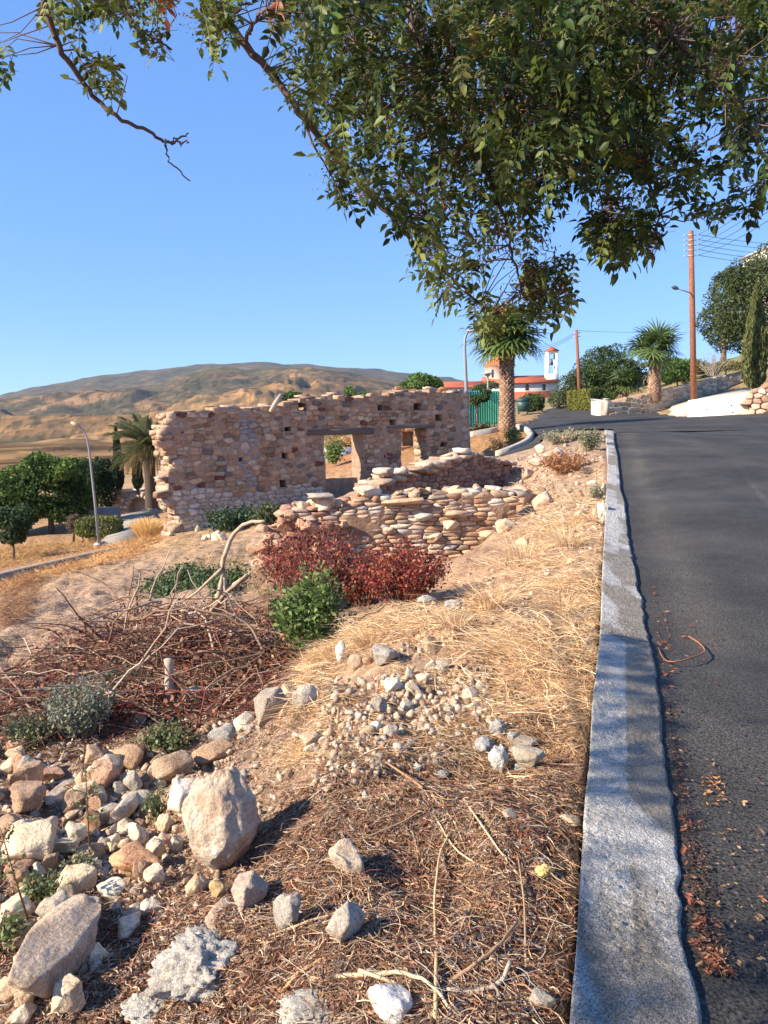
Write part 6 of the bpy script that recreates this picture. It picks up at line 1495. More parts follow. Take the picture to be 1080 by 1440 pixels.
# ---------------------------------------------------------------- stalks, sticks and the brush pile
def stick(pts, rad, colr, name, label, cat='stick', n=6, group=None, lift=.0):
    """pts: (px,py,height above ground)"""
    q = []
    for px, py, h in pts:
        if h < .05: g = G(px, py); g = g + [0, 0, max(h, 0) + .012 + lift]
        else:
            g0 = G(px, py + h * 0); g = g0
        q.append(g)
    q = np.array(q); o = q[0].copy(); t = np.linspace(0, 1, len(q)); tt_ = np.linspace(0, 1, len(q) * 3)
    s = np.stack([np.interp(tt_, t, q[:, k]) for k in range(3)], 1); s[1:-1] = (s[:-2] + s[1:-1] * 2 + s[2:]) / 4; s += RN.normal(size=s.shape) * rad[0] * .18
    mb = MB(); mb.tube(s - o, np.linspace(rad[0], rad[1], len(s)), n, colr); me = mb.mesh(name, m_wood, True)
    ob = obj(name, me, None, o); tag(ob, label, cat, group); return ob
def stick_up(pts, Y, rad, colr, name, label, cat='branch', n=7, extra=()):
    """points (px,py,dY) at about forward distance Y"""
    q = np.array([P(px, py, Y + dy) for px, py, dy in pts]); o = q[0].copy(); mb = MB()
    def sm(q_):
        t = np.linspace(0, 1, len(q_)); tt_ = np.linspace(0, 1, len(q_) * 3); s = np.stack([np.interp(tt_, t, q_[:, k]) for k in range(3)], 1); s[1:-1] = (s[:-2] + s[1:-1] + s[2:]) / 3; return s + RN.normal(size=s.shape) * rad[0] * .12
    s = sm(q); mb.tube(s - o, np.linspace(rad[0], rad[1], len(s)), n, colr)
    for e, r0, r1 in extra: s = sm(np.array([P(px, py, Y + dy) for px, py, dy in e])); mb.tube(s - o, np.linspace(r0, r1, len(s)), 6, colr)
    ob = obj(name, mb.mesh(name, m_wood, True), None, o); tag(ob, label, cat); return ob
DB = (.30,.19,.13); PB = (.52,.40,.29); SB = (.62,.48,.32)
stick_up([(300,870,.1),(315,812,0),(312,790,0),(330,745,0),(352,733,-.1),(372,734,-.2)], 8.6, (.035,.018), PB, 'bent_branch', 'tall bent bare branch curving up and over out of the brush pile', extra=[([(312,800,0),(270,840,.1),(210,860,.1)], .02, .006), ([(303,840,.1),(340,815,0),(352,806,0)], .028, .02), ([(315,812,0),(318,860,0)], .02, .015)])
stick_up([(290,868,0),(315,838,0),(348,808,-.1)], 8.2, (.03,.02), (.42,.3,.2), 'broken_branch', 'short thick broken branch leaning right beside the bent branch')
stick_up([(236,992,0),(239,960,0),(237,928,0)], 5.95, (.038,.035), (.50,.42,.34), 'cut_log', 'pale cut log standing upright in the brush pile', 'log', 10)
stick_up([(121,915,0),(120,893,0),(118,868,0)], 8.0, (.020,.014), (.30,.16,.09), 'wooden_stub', 'thin reddish wooden stub sticking up left in front of the bare slope')
stick_up([(193,862,0),(192,845,0),(190,828,0)], 9.6, (.022,.026), (.40,.25,.15), 'wooden_stub', 'short brown stub at the back of the brush pile, left of the bent branch')
stick([(344,993,0),(366,965,.02),(394,932,.04)], (.035,.028), (.36,.28,.23), 'plank', 'dark weathered plank lying in the gap between brush pile and mound', 'plank')
stick_up([(232,1002,0),(255,1006,-.1),(275,1005,-.1),(298,996,0)], 6.4, (.022,.010), (.56,.42,.26), 'curved_branch', 'pale curved piece of bark below the cut log')
stick_up([(255,857,0),(270,863,0),(288,855,0)], 8.8, (.02,.016), (.66,.55,.42), 'pale_stick', 'pale bare stick at the top of the brush pile')
stick([(438,1384,0),(480,1378,0),(515,1376,0),(560,1378,.01),(600,1395,.02),(645,1434,0)], (.0095,.004), (.70,.54,.36), 'dry_stalk', 'thick pale jointed stalk lying across the bottom centre', 'dry stalk')
stick([(505,1380,.02),(560,1388,0),(605,1418,0),(630,1440,0)], (.006,.003), SB, 'dry_stalk', 'thin stalk crossing the thick pale jointed one at the bottom', 'dry stalk')
stick([(628,1400,.0),(670,1402,0),(705,1394,.01),(718,1372,.03)], (.009,.006), (.52,.42,.33), 'curved_root', 'greyish curved root at the bottom right of the mulch', 'root')
stick([(628,1390,0),(665,1370,.01),(700,1345,.02),(728,1310,.02)], (.007,.004), (.48,.31,.19), 'dry_stalk', 'brown arching stalk rising right above the greyish root', 'dry stalk')
stick([(722,1326,.0),(748,1338,.01),(790,1349,0)], (.007,.005), (.72,.60,.46), 'dry_stalk', 'short bright pale stick near the kerb at the bottom', 'dry stalk')
stick([(435,1010,.0),(480,1030,.05),(540,1070,.05),(595,1118,.02)], (.006,.005), (.45,.24,.12), 'dry_stalk', 'long reddish brown stalk running down from the mound into the mulch', 'dry stalk')
stick([(607,1122,0),(640,1160,.0),(655,1200,0)], (.0045,.002), (.7,.55,.36), 'dry_stalk', 'pale thin stalk continuing from the long reddish brown one', 'dry stalk')
stick([(610,1150,0),(640,1200,0),(680,1225,0),(712,1236,0),(765,1282,0)], (.004,.003), (.66,.5,.32), 'dry_stalk', 'long thin pale stalk bending down towards the yellow lump', 'dry stalk')
stick([(652,1128,0),(690,1190,.02),(720,1225,0),(768,1280,0)], (.0045,.003), (.66,.5,.32), 'dry_stalk', 'straight pale stalk slanting down right through the mulch centre', 'dry stalk')
stick([(612,1440,0),(614,1360,.02),(610,1290,.02),(618,1210,.02),(632,1180,.01)], (.006,.003), (.62,.46,.26), 'dry_stalk', 'long straw coloured stalk running up from the bottom centre', 'dry stalk')
stick([(380,1418,0),(420,1380,.01),(465,1345,0)], (.007,.004), (.50,.30,.15), 'dry_stalk', 'brown stalk at the bottom left of the thick pale jointed one', 'dry stalk')
stick([(378,1322,0),(430,1305,.01),(500,1290,.02),(530,1270,0)], (.0045,.003), (.58,.42,.26), 'dry_stalk', 'thin stalk over the top of the grey squarish block', 'dry stalk')
stick([(468,1318,0),(478,1372,0),(482,1376,0),(505,1330,.01),(525,1275,0)], (.003,.002), (.6,.5,.38), 'dry_stalk', 'forked fine pale stalk around the grey squarish block', 'dry stalk')
stick([(740,1370,0),(738,1290,.02),(728,1205,0)], (.004,.002), (.5,.34,.2), 'dry_stalk', 'upright fine stalk in front of the yellow lump', 'dry stalk')
stick([(505,1068,0),(530,1058,.01),(545,1055,0)], (.004,.003), (.74,.62,.42), 'dry_stalk', 'short pale straw at the foot of the mound stones', 'dry stalk')
stick([(636,1115,0),(600,1140,0),(560,1170,.02),(470,1200,0)], (.004,.002), (.44,.3,.2), 'dry_stalk', 'thin dull stalk right of the boulder shadow', 'dry stalk')
# dry vine looped on the asphalt
lo = [(968,902),(982,910),(991,925),(990,938),(978,945),(960,949),(942,948),(930,940),(925,925)]
q = np.array([hit(px, py, .03, 1.5, 30, 500, Hraw) for px, py in lo]); t_ = np.linspace(0, 1, len(q)); t2v = np.linspace(0, 1, 30); s = np.stack([np.interp(t2v, t_, q[:, k]) for k in range(3)], 1); s[1:-1] = (s[:-2] + s[1:-1] + s[2:]) / 3
s[:, 2] = RZ(s[:, 0], s[:, 1]) + .012 + .03 * np.sin(t2v * 3.1) ** 2; mb = MB(); mb.tube(s - s[0], [.006, .003], 6, (.42,.18,.08)); tag(obj('dry_vine', mb.mesh('dry_vine', m_wood, True), None, s[0]), 'reddish dry vine looped on the asphalt beside the kerb', 'vine')
# yellow lump
v, f = rock_verts(500, 4, 2, .4); g = G(767, 1232); o = obj('foam_lump', mesh_np('foam_lump', v * (1 + .2 * fbm3(v * 14, 2, 3))[:, None], f, m_lump, None, True), None, g + [0, 0, .02], (.80,.66,.30)); o.scale = (.068, .05, .045); tag(o, 'small crumbly yellow lump lying on the mulch near the kerb', 'foam lump')

def twigs(mb, starts, dirs, lens, rad, colr, K=6, wig=.18, sag=.2):
    for p, d, L in zip(starts, dirs, lens):
        s = np.linspace(0, 1, K)[:, None]; d = d / np.linalg.norm(d); side = np.cross(d, RN.normal(size=3)); side /= np.linalg.norm(side)
        pts = p + d * L * s + side * (np.sin(s * 3.1 + R.random()) * L * wig * R.uniform(-1, 1)) + RN.normal(size=(K, 3)) * L * .018; pts[:, 2] -= (s[:, 0] ** 2) * L * sag * R.random()
        r = rad * R.uniform(.5, 1.4); mb.tube(pts, [r, r * .4], 4, pick(colr, R, .2), cap=False)
bp = thing('brush_pile', 'big tangled pile of reddish dead branches and twigs left of the green bush', 'brush pile', G(230, 950))
bo = np.array(bp.location); mb = MB(); mbig = MB()
BZ = [(0,985),(60,955),(160,905),(290,872),(395,880),(425,930),(400,990),(300,1020),(100,1040),(0,1040)]
q = poly_pts(BZ, 1150); g, ok = GV(q[:, 0], q[:, 1], 1.5, 20)
hump = lambda x, y: .55 * np.exp(-(((x - bo[0]) / 1.6) ** 2 + ((y - bo[1] - .3) / 1.3) ** 2)) + .12
st_ = g + np.stack([RN.normal(size=len(g)) * .1, RN.normal(size=len(g)) * .1, RN.random(len(g)) * hump(g[:, 0], g[:, 1])], 1)
d = RN.normal(size=(len(g), 3)) * [1, .7, .20] + [.15, 0, .06]
BRC = [(.18,.08,.055),(.12,.06,.045),(.26,.14,.09),(.38,.26,.18),(.22,.07,.05),(.14,.07,.05)]
twigs(mb, st_ - bo, d, RN.uniform(.2, .85, len(g)), .006, BRC); tag(mb.build('twigs', m_wood, bp), kind='stuff')
for k in range(90):
    i = R.randrange(len(g)); mbig = MB(); twigs(mbig, [st_[i] - bo], [RN.normal(size=3) * [1, .6, .25] + [0, 0, .15]], [R.uniform(.6, 1.5)], .012, [(.42,.30,.21),(.30,.19,.13),(.5,.4,.3)], 8, .15); mbig.build('branch', m_wood, bp)
# dead leaves caught in it
n = 6000; i = RN.integers(len(g), size=n); c_ = g[i] - bo + np.stack([RN.normal(size=n) * .14, RN.normal(size=n) * .14, RN.random(n) * hump(g[i, 0], g[i, 1])], 1)
pal = np.array([(.26,.07,.05),(.20,.06,.04),(.34,.12,.07),(.16,.09,.06),(.38,.24,.14)]); Vl, Fl, Cl = leaf_cloud(c_, .05, pal[RN.integers(5, size=n)] * RN.uniform(.7, 1.2, n)[:, None], 5, .5); tag(obj('dead_leaves', mesh_np('dead_leaves', Vl, Fl, m_leafy, Cl), bp), kind='stuff')

# ---------------------------------------------------------------- bushes and weeds
def bush(name, label, cat, px, py, hpx, wpx, nst, nlf, lsz, pal, stemc, seed, depth=None, up=.8, leafspan=(.25, 1), droop=.2, Y=None, sr=.006):
    rnd = np.random.default_rng(seed); g = G(px, py) if Y is None else P(px, py, Y); s_ = g[1] / F; H_ = hpx * s_; W_ = wpx * s_ / 2; t = thing(name, label, cat, g)
    mb = MB(); tips = []
    for k in range(nst):
        a = rnd.random() * 6.283; r_ = rnd.random() ** .5; tip = np.array([math.cos(a) * r_ * W_, math.sin(a) * r_ * (depth or W_ * .7), H_ * (1 - .45 * r_ * r_) * rnd.uniform(.65, 1)])
        b0 = np.array([tip[0] * .25, tip[1] * .25, -.03]); mid_ = (b0 + tip) / 2 + [0, 0, H_ * .12] + rnd.normal(size=3) * H_ * .05
        s = np.linspace(0, 1, 7)[:, None]; pts = b0 * (1 - s) ** 2 + 2 * mid_ * s * (1 - s) + tip * s * s; mb.tube(pts, [sr, sr * .35], 4, stemc, cap=False); tips.append(pts)
    mb.build('stems', m_wood, t)
    tips = np.array(tips); k = rnd.integers(nst, size=nlf); u = leafspan[0] + (leafspan[1] - leafspan[0]) * rnd.random(nlf); x_ = u * 6; i0 = np.minimum(x_.astype(int), 5); f = (x_ - i0)[:, None]
    c_ = tips[k, i0] * (1 - f) + tips[k, i0 + 1] * f + rnd.normal(size=(nlf, 3)) * lsz * .9
    pal = np.array(pal); cc = pal[rnd.integers(len(pal), size=nlf)] * rnd.uniform(.75, 1.25, nlf)[:, None]
    V, Fa, Cc = leaf_cloud(c_, lsz, cc, seed, droop); obj('leaves', mesh_np('leaves', V, Fa, m_leafy, Cc), t); return t
RB = [(.36,.055,.045),(.24,.035,.03),(.42,.11,.06),(.14,.03,.028),(.26,.11,.06)]
bush('red_bush', 'dense dark red leaved bush in front of the dry stone wall, right of two', 'bush', 568, 850, 108, 150, 90, 3000, .045, RB, (.2,.08,.06), 1)
bush('red_bush', 'looser wine red bush with bare twigs left of the dense red one', 'bush', 448, 850, 135, 190, 100, 2300, .055, RB + [(.26,.12,.07)], (.26,.13,.09), 2)
bush('red_bush', 'small thin red twiggy bush at the left, before the tumbled wall end', 'bush', 398, 830, 90, 80, 26, 900, .05, RB, (.28,.14,.09), 3)
bush('red_bush', 'low red bush filling the gap between the two larger red ones', 'bush', 512, 850, 80, 90, 36, 1700, .05, RB + [(.3,.16,.1)], (.24,.12,.08), 4)
bush('green_bush', 'leafy green bush below the red bushes, at the right end of the brush pile', 'bush', 440, 915, 125, 120, 46, 4200, .05, [(.08,.14,.035),(.12,.19,.05),(.16,.24,.07),(.2,.24,.08)], (.15,.14,.06), 5, droop=-.3)
bush('green_bush', 'small sage green shrub beside the red bushes with pale leaf tips', 'bush', 492, 850, 50, 50, 18, 900, .045, [(.16,.2,.09),(.22,.26,.12)], (.2,.16,.08), 6, droop=-.4)
bush('weed', 'low dark green weed patch under the brush pile near the mound', 'weeds', 395, 935, 40, 60, 20, 800, .04, [(.06,.09,.03),(.1,.13,.05)], (.15,.1,.06), 7)
bush('weed', 'silvery grey green feathery weed at the left front of the brush pile', 'weeds', 115, 1040, 110, 110, 50, 2600, .028, [(.24,.27,.20),(.17,.20,.13),(.3,.32,.25)], (.25,.22,.15), 8, droop=-.6)
bush('weed', 'dark grey green weed at the left edge under the brush pile', 'weeds', 45, 1050, 60, 80, 28, 1300, .03, [(.13,.16,.08),(.18,.2,.12)], (.2,.17,.1), 9, droop=-.4)
bush('weed', 'mixed green and grey weed growing up through the left of the brush pile', 'weeds', 175, 985, 60, 110, 30, 1100, .03, [(.16,.19,.1),(.22,.24,.15),(.12,.15,.07)], (.2,.17,.1), 41, droop=-.3)
bush('weed', 'green weed at the right of the brush pile beside the plank', 'weeds', 330, 960, 50, 90, 28, 1000, .035, [(.10,.14,.05),(.16,.2,.08)], (.2,.17,.1), 42, droop=-.3)
bush('red_bush', 'dull red dead shrub in the middle of the brush pile behind the cut log', 'bush', 270, 930, 60, 120, 50, 1500, .045, [(.24,.07,.05),(.18,.05,.04),(.3,.12,.08)], (.24,.13,.09), 43)
bush('weed', 'straggly green weed between stones below the cut log', 'weeds', 235, 1055, 45, 80, 24, 900, .03, [(.13,.17,.07),(.19,.22,.1)], (.2,.16,.08), 10, droop=-.3)
for k, (px_, py_, h_, w_) in enumerate([(735,790,60,80),(800,770,50,60),(690,850,46,70),(790,860,44,60),(640,880,30,60),(520,905,30,60),(755,930,34,60),(470,930,34,50),(820,930,34,40)]):
    g_ = G(px_, py_); s_ = g_[1] / F; n_ = 260; a_ = RN.uniform(0, 6.283, n_); L_ = RN.uniform(.5, 1.1, n_)[:, None] * h_ * s_; r_ = RN.random(n_)[:, None] ** .5 * w_ * s_ * .3; o_ = RN.uniform(.2, 1.3, n_)[:, None]; s = np.linspace(0, 1, 6)[None]
    X_ = np.cos(a_)[:, None] * (r_ + o_ * L_ * s ** 1.5 * .8); Y_ = np.sin(a_)[:, None] * (r_ + o_ * L_ * s ** 1.5 * .8); Z_ = L_ * (s - .42 * o_ * s ** 2) - .02
    V, Fq, Cc = ribbons(np.stack([X_, Y_, Z_], 2), np.full(n_, .0042), np.array(ST)[RN.integers(len(ST), size=n_)] * RN.uniform(.7, 1.15, n_)[:, None])
    t_ = thing('grass_tuft', ['dry straw tuft near the right end of the dry stone wall', 'dry straw tuft against the upper left side of the kerb', 'dry straw tuft beside the pale rubble lumps', 'dry straw tuft by the kerb where the kerb shade begins', 'low dry tuft on the crest behind the mound stones', 'low dry tuft on the left crest below the green bush', 'dry tuft between the concrete bits and the kerb', 'dry tuft hanging on the left edge of the mound', 'small dry tuft touching the kerb beside the shaded part'][k], 'grass tuft', g_, 0, 'dry tufts on the bank'); obj('blades', mesh_np('blades', V, Fq, m_straw, Cc), t_)
bush('ivy_patch', 'low dark green creeper patch on the bare slope above the brush pile', 'ground cover', 262, 828, 26, 120, 80, 4600, .075, [(.05,.09,.035),(.09,.14,.05),(.13,.19,.08)], (.1,.1,.05), 11, depth=1.6, leafspan=(.1,1))
bush('ivy_patch', 'small green creeper beside the bent branch, right of the larger patch', 'ground cover', 320, 826, 20, 50, 30, 1300, .07, [(.05,.09,.035),(.10,.15,.05)], (.1,.1,.05), 12, depth=1.0, leafspan=(.1,1))
bush('wall_weed', 'dark green weeds growing along the foot of the ruined facade', 'weeds', 330, 745, 34, 100, 46, 2600, .10, [(.04,.08,.04),(.07,.12,.055)], (.1,.1,.05), 13, Y=20.3)
bush('wall_weed', 'darker weed bush at the facade foot just left of the tumbled wall end', 'weeds', 378, 740, 36, 50, 24, 1100, .09, [(.05,.08,.03),(.12,.13,.06)], (.12,.1,.05), 14, Y=19)
bush('rusty_bush', 'rusty brown dead bush on the rubble bank near the kerb', 'dead bush', 795, 664, 32, 66, 50, 2600, .05, [(.36,.16,.07),(.28,.12,.06),(.44,.24,.12)], (.3,.15,.08), 15, depth=.9)
bush('grey_shrub', 'grey green low shrub on the crest at the far end of the kerb', 'shrub', 828, 634, 34, 44, 30, 1800, .05, [(.24,.26,.16),(.3,.3,.2),(.2,.22,.12)], (.25,.2,.13), 16, droop=-.4)
bush('grey_shrub', 'low grey shrub on the crest left of the one by the kerb', 'shrub', 790, 622, 20, 70, 26, 1300, .06, [(.28,.28,.18),(.34,.32,.22)], (.25,.2,.13), 17, droop=-.3)
bush('grey_shrub', 'little grey bush in the straw touching the left side of the kerb', 'shrub', 838, 705, 30, 26, 16, 500, .04, [(.28,.28,.2),(.34,.32,.22)], (.25,.2,.13), 171, droop=-.3)
bush('island_weed', 'green weeds on the kerbed island right below the fan palm', 'weeds', 722, 618, 16, 24, 16, 700, .09, [(.10,.18,.05),(.18,.24,.08)], (.2,.2,.1), 18, Y=29)
bush('island_shrub', 'dry brown shrubs at the foot of the green metal fence', 'shrub', 678, 614, 22, 60, 40, 1800, .09, [(.16,.13,.07),(.24,.2,.11),(.12,.12,.06)], (.2,.15,.1), 19, Y=32.5)
bush('island_shrub', 'dry brown twigs on the island between lamp post and fan palm', 'shrub', 700, 634, 20, 34, 24, 700, .07, [(.22,.14,.08),(.3,.2,.1)], (.2,.15,.1), 20, Y=27)
bush('bare_shrub', 'leafless pale branching shrub on the slope right of the tall pole', 'shrub', 1003, 528, 34, 54, 34, 500, .07, [(.40,.36,.28),(.3,.28,.2)], (.42,.37,.31), 21, Y=48, sr=.016)
bush('garden_plant', 'bright green plant seen through the doorway of the ruin', 'plant', 470, 652, 40, 26, 24, 900, .13, [(.14,.22,.07),(.22,.3,.1)], (.15,.15,.08), 22, Y=31)
bush('hanging_shrub', 'orange leaved shrub seen through the doorway behind the green plant', 'shrub', 482, 636, 26, 60, 40, 1600, .13, [(.5,.22,.08),(.4,.18,.07),(.3,.28,.1)], (.2,.15,.1), 23, Y=38)
gw = P(452, 640, 36); gw2 = P(520, 636, 38); blockwall('far_garden_wall', 'pale low wall seen through the doorway of the ruin', gw, gw2, .3, P(452, 630, 36)[2], P(520, 628, 38)[2], min(gw[2], gw2[2]) - .2, None, None, None, core=m_white, cat='garden wall')
for lb_, px, pyb, h_, sd_, leafc in [('thin tall sprig with tiny green leaves standing among stones left of the boulder', 127, 1225, 165, 31, [(.16,.2,.08),(.22,.26,.1)]), ('thin leaning sprig at the left edge over the cream block', 42, 1300, 150, 32, [(.18,.2,.1),(.14,.18,.08)])]:
    g = G(px, pyb); s_ = g[1] / F; t = thing('weed_sprig', lb_, 'weed', g); mb = MB(); L = h_ * s_; an = -.25 if sd_ == 32 else 0
    main = np.array([[0, 0, 0], [L * (an * .5 + .01), 0, L * .5], [L * an, .02, L]]); mb.tube(main, [.005, .002], 5, (.26,.14,.08)); c_ = []
    for k in range(9):
        u = .45 + .5 * k / 9; p = np.array([np.interp(u, [0, .5, 1], main[:, j]) for j in range(3)]); d = RN.normal(size=3) * [1, 1, .2] + [0, 0, .5]; d /= np.linalg.norm(d); e = p + d * L * .16; mb.tube([p, (p + e) / 2 + [0, 0, .004], e], [.002, .001], 4, (.26,.16,.08)); c_ += [p + (e - p) * v_ + RN.normal(size=3) * .006 for v_ in np.linspace(.3, 1, 12)]
    mb.build('stem', m_wood, t); c_ = np.array(c_); V, Fa, Cc = leaf_cloud(c_, .020, np.array(leafc)[RN.integers(2, size=len(c_))], sd_); obj('leaves', mesh_np('leaves', V, Fa, m_leafy, Cc), t)
bush('weed', 'small green weeds between the stones under the cream block', 'weeds', 60, 1262, 40, 70, 20, 500, .024, [(.15,.19,.08),(.2,.24,.1)], (.2,.15,.08), 33)
bush('weed', 'green weeds in the bottom left corner beside the stones', 'weeds', 12, 1330, 60, 50, 16, 400, .024, [(.13,.18,.07),(.2,.24,.1)], (.2,.15,.08), 34)
bush('weed', 'grey green leafy weed at the foot of the tall thin sprig', 'weeds', 118, 1232, 40, 60, 20, 600, .02, [(.2,.23,.14),(.26,.28,.18)], (.2,.15,.08), 35)
bush('weed', 'small weed growing beside the bright white rock', 'weeds', 222, 1150, 60, 30, 12, 260, .024, [(.13,.18,.07),(.2,.22,.1)], (.2,.15,.08), 36)

# ---------------------------------------------------------------- the tree overhead
ot = thing('overhanging_tree', 'tree whose leafy branches hang into the top of the picture above the road', 'tree', (-1.6, -3.2, gz(-1.6, -3.2)))
oo = np.array(ot.location)
mb = MB(); mb.tube(np.array([(-1.6,-3.2,-.5),(-1.6,-3.1,.9),(-1.75,-2.8,2.2),(-1.9,-2.4,3.2)]) - oo, [.24,.17,.14,.11], 12, (.2,.15,.11)); mb.build('trunk', m_bark, ot, True)
def path(pts): return np.array([P(px, py, Y) for px, py, Y in pts])
def smo(q, m=4, j=.004):
    t = np.linspace(0, 1, len(q)); t2 = np.linspace(0, 1, len(q) * m); s = np.stack([np.interp(t2, t, q[:, k]) for k in range(3)], 1)
    s[1:-1] = (s[:-2] + s[1:-1] * 2 + s[2:]) / 4; return s + RN.normal(size=s.shape) * j
BR = []
def branch(q, r0, r1, col_=(.17,.11,.085), n=7, world=False):
    s = smo(np.array(q) if world else path(q)); mb = MB(); mb.tube(s - oo, np.linspace(r0, r1, len(s)), n, col_)
    for k in range(2, len(s) - 1, 3):       # nodes and spurs
        if r0 < .03 and R.random() < .6: d = RN.normal(size=3); d /= np.linalg.norm(d); rr0 = np.interp(k, [0, len(s)], [r0, r1]); mb.tube([s[k] - oo, s[k] - oo + d * (rr0 * 1.2 + .008)], [rr0 * .9, rr0 * .5], 5, col_)
    mb.build('branch', m_wood, ot, True); BR.append(s)
top_ = np.array((-1.9,-2.4,3.2))
branch([top_, (-2.2,-.4,3.6), (-1.6,1.4,3.4), P(45, -60, 3.0)], .05, .014, world=True)
branch([(45,-60,3.0),(62,0,3.05),(80,62,3.1),(112,110,3.15),(132,138,3.2),(165,165,3.2),(205,184,3.25),(232,199,3.3)], .0135, .006)
branch([(232,199,3.3),(250,194,3.3),(264,187,3.32)], .005, .003); branch([(232,199,3.3),(250,201,3.28),(267,199,3.26)], .005, .003); branch([(232,199,3.3),(234,215,3.3),(245,235,3.32),(265,254,3.35)], .005, .0025)
branch([top_, (-1.2,.4,3.6), (-.8,1.6,3.5), P(255, -60, 3.2)], .07, .022, world=True)
branch([(255,-60,3.2),(285,0,3.2),(320,30,3.2),(345,62,3.2),(385,105,3.25),(425,160,3.25),(450,195,3.3),(490,240,3.3),(520,275,3.35),(555,312,3.35),(590,355,3.4),(630,385,3.4),(665,420,3.45),(690,445,3.5)], .019, .0045)
branch([(345,62,3.2),(360,22,3.1),(375,15,3.0)], .008, .005); branch([(425,160,3.25),(440,205,3.25),(462,240,3.3),(492,298,3.3)], .006, .002); branch([(452,196,3.3),(480,180,3.2),(500,165,3.1)], .006, .003)
branch([top_, (-.6,.6,4.0), (.1,2.0,3.7), P(560, -50, 3.0)], .07, .022, world=True)
branch([(560,-50,3.0),(580,40,2.95),(605,90,2.9),(635,140,2.9),(655,200,2.95),(695,262,3.0),(715,320,3.0),(720,360,3.05),(735,410,3.1)], .013, .004)
branch([(655,200,2.95),(625,240,3.05),(590,300,3.1)], .006, .002); branch([(695,262,3.0),(740,280,3.0),(760,330,3.0)], .006, .002)
branch([(500,60,3.1),(540,150,3.2),(560,230,3.25),(600,310,3.3),(612,345,3.3)], .007, .003)
branch([(560,-50,3.0),(720,-30,2.8),(780,60,2.75),(800,125,2.8),(850,190,2.8),(900,240,2.85),(930,300,2.9)], .015, .004)
branch([(720,-30,2.8),(860,-20,2.6),(960,60,2.6),(1040,150,2.6),(1090,250,2.65)], .013, .004); branch([(850,190,2.8),(840,260,2.85),(860,340,2.9)], .006, .002)
branch([(130,0,3.1),(165,10,3.1),(195,40,3.1),(222,55,3.1),(240,70,3.15)], .006, .002); branch([(80,62,3.1),(110,75,3.1),(122,110,3.1)], .004, .002); branch([(700,-20,3),(690,60,3.1),(715,150,3.2)], .008, .004)
BP = np.concatenate(BR)
LG = [(.045,.07,.016),(.062,.09,.02),(.10,.13,.028),(.18,.20,.045),(.035,.055,.014),(.21,.22,.06),(.16,.21,.05)]
def comp_leaf(seed):
    rnd = np.random.default_rng(seed); V = []; Fa = []; C_ = []; L = .11; npair = rnd.integers(3, 6); s = np.linspace(0, 1, 6)
    sp = np.stack([s * L, s * 0, -.03 * s ** 2], 1); w_ = .0011
    for i in range(5):
        b_ = len(V); V += [sp[i] - [0, w_, 0], sp[i] + [0, w_, 0], sp[i + 1] + [0, w_, 0], sp[i + 1] - [0, w_, 0]]; Fa.append([b_, b_ + 1, b_ + 2, b_ + 3]); C_ += [(1.6, .9, .7)] * 4
    def leaflet(p, d, l_, tw):
        up = np.array([0, math.sin(tw), math.cos(tw)]); d = d / np.linalg.norm(d); sd = np.cross(d, up); sd /= np.linalg.norm(sd); n_ = np.cross(sd, d); w2 = l_ * .235
        b_ = len(V); fold = w2 * .35
        V.extend([p, p + d * l_ * .33 + sd * w2 + n_ * fold, p + d * l_ * .66 + sd * w2 * .75 + n_ * fold * .6 - n_ * l_ * .03, p + d * l_ - n_ * l_ * .12, p + d * l_ * .66 - sd * w2 * .75 + n_ * fold * .6 - n_ * l_ * .03, p + d * l_ * .33 - sd * w2 + n_ * fold, p + d * l_ * .33, p + d * l_ * .66 - n_ * l_ * .03])
        Fa.extend([[b_, b_ + 6, b_ + 1], [b_, b_ + 5, b_ + 6], [b_ + 1, b_ + 6, b_ + 7, b_ + 2], [b_ + 6, b_ + 5, b_ + 4, b_ + 7], [b_ + 2, b_ + 7, b_ + 3], [b_ + 7, b_ + 4, b_ + 3]]); k = rnd.uniform(.85, 1.15); C_.extend([(k, k, k)] * 6 + [(k * 1.15,) * 3] * 2)
    for k in range(npair):
        u = .3 + .62 * k / (npair - .4); p = np.array([np.interp(u, s, sp[:, j]) for j in range(3)])
        for sg in (-1, 1):
            if rnd.random() < .93: leaflet(p, np.array([.55, sg * .85, -.35 * rnd.random()]), .037 * rnd.uniform(.75, 1.1), rnd.normal() * .35)
    leaflet(sp[-1], np.array([1, rnd.normal() * .15, -.3]), .042, rnd.normal() * .3)
    return np.array(V), Fa, np.array(C_)
CLV = [comp_leaf(600 + i) for i in range(8)]
m_ol = mat('tree_leaf', W1, .55, use='attr', trans=.32, spec=.3)
m_olo = mat('tree_leaf_single', W1, .5, use='object', trans=.32, spec=.3)
CLM = []
for v, f, c in CLV:
    ks = {}; 
    for q in f: ks.setdefault(len(q), []).append(q)
    CLM.append(mesh_np('leaf', v, [np.array(a) for a in ks.values()], m_olo, c))
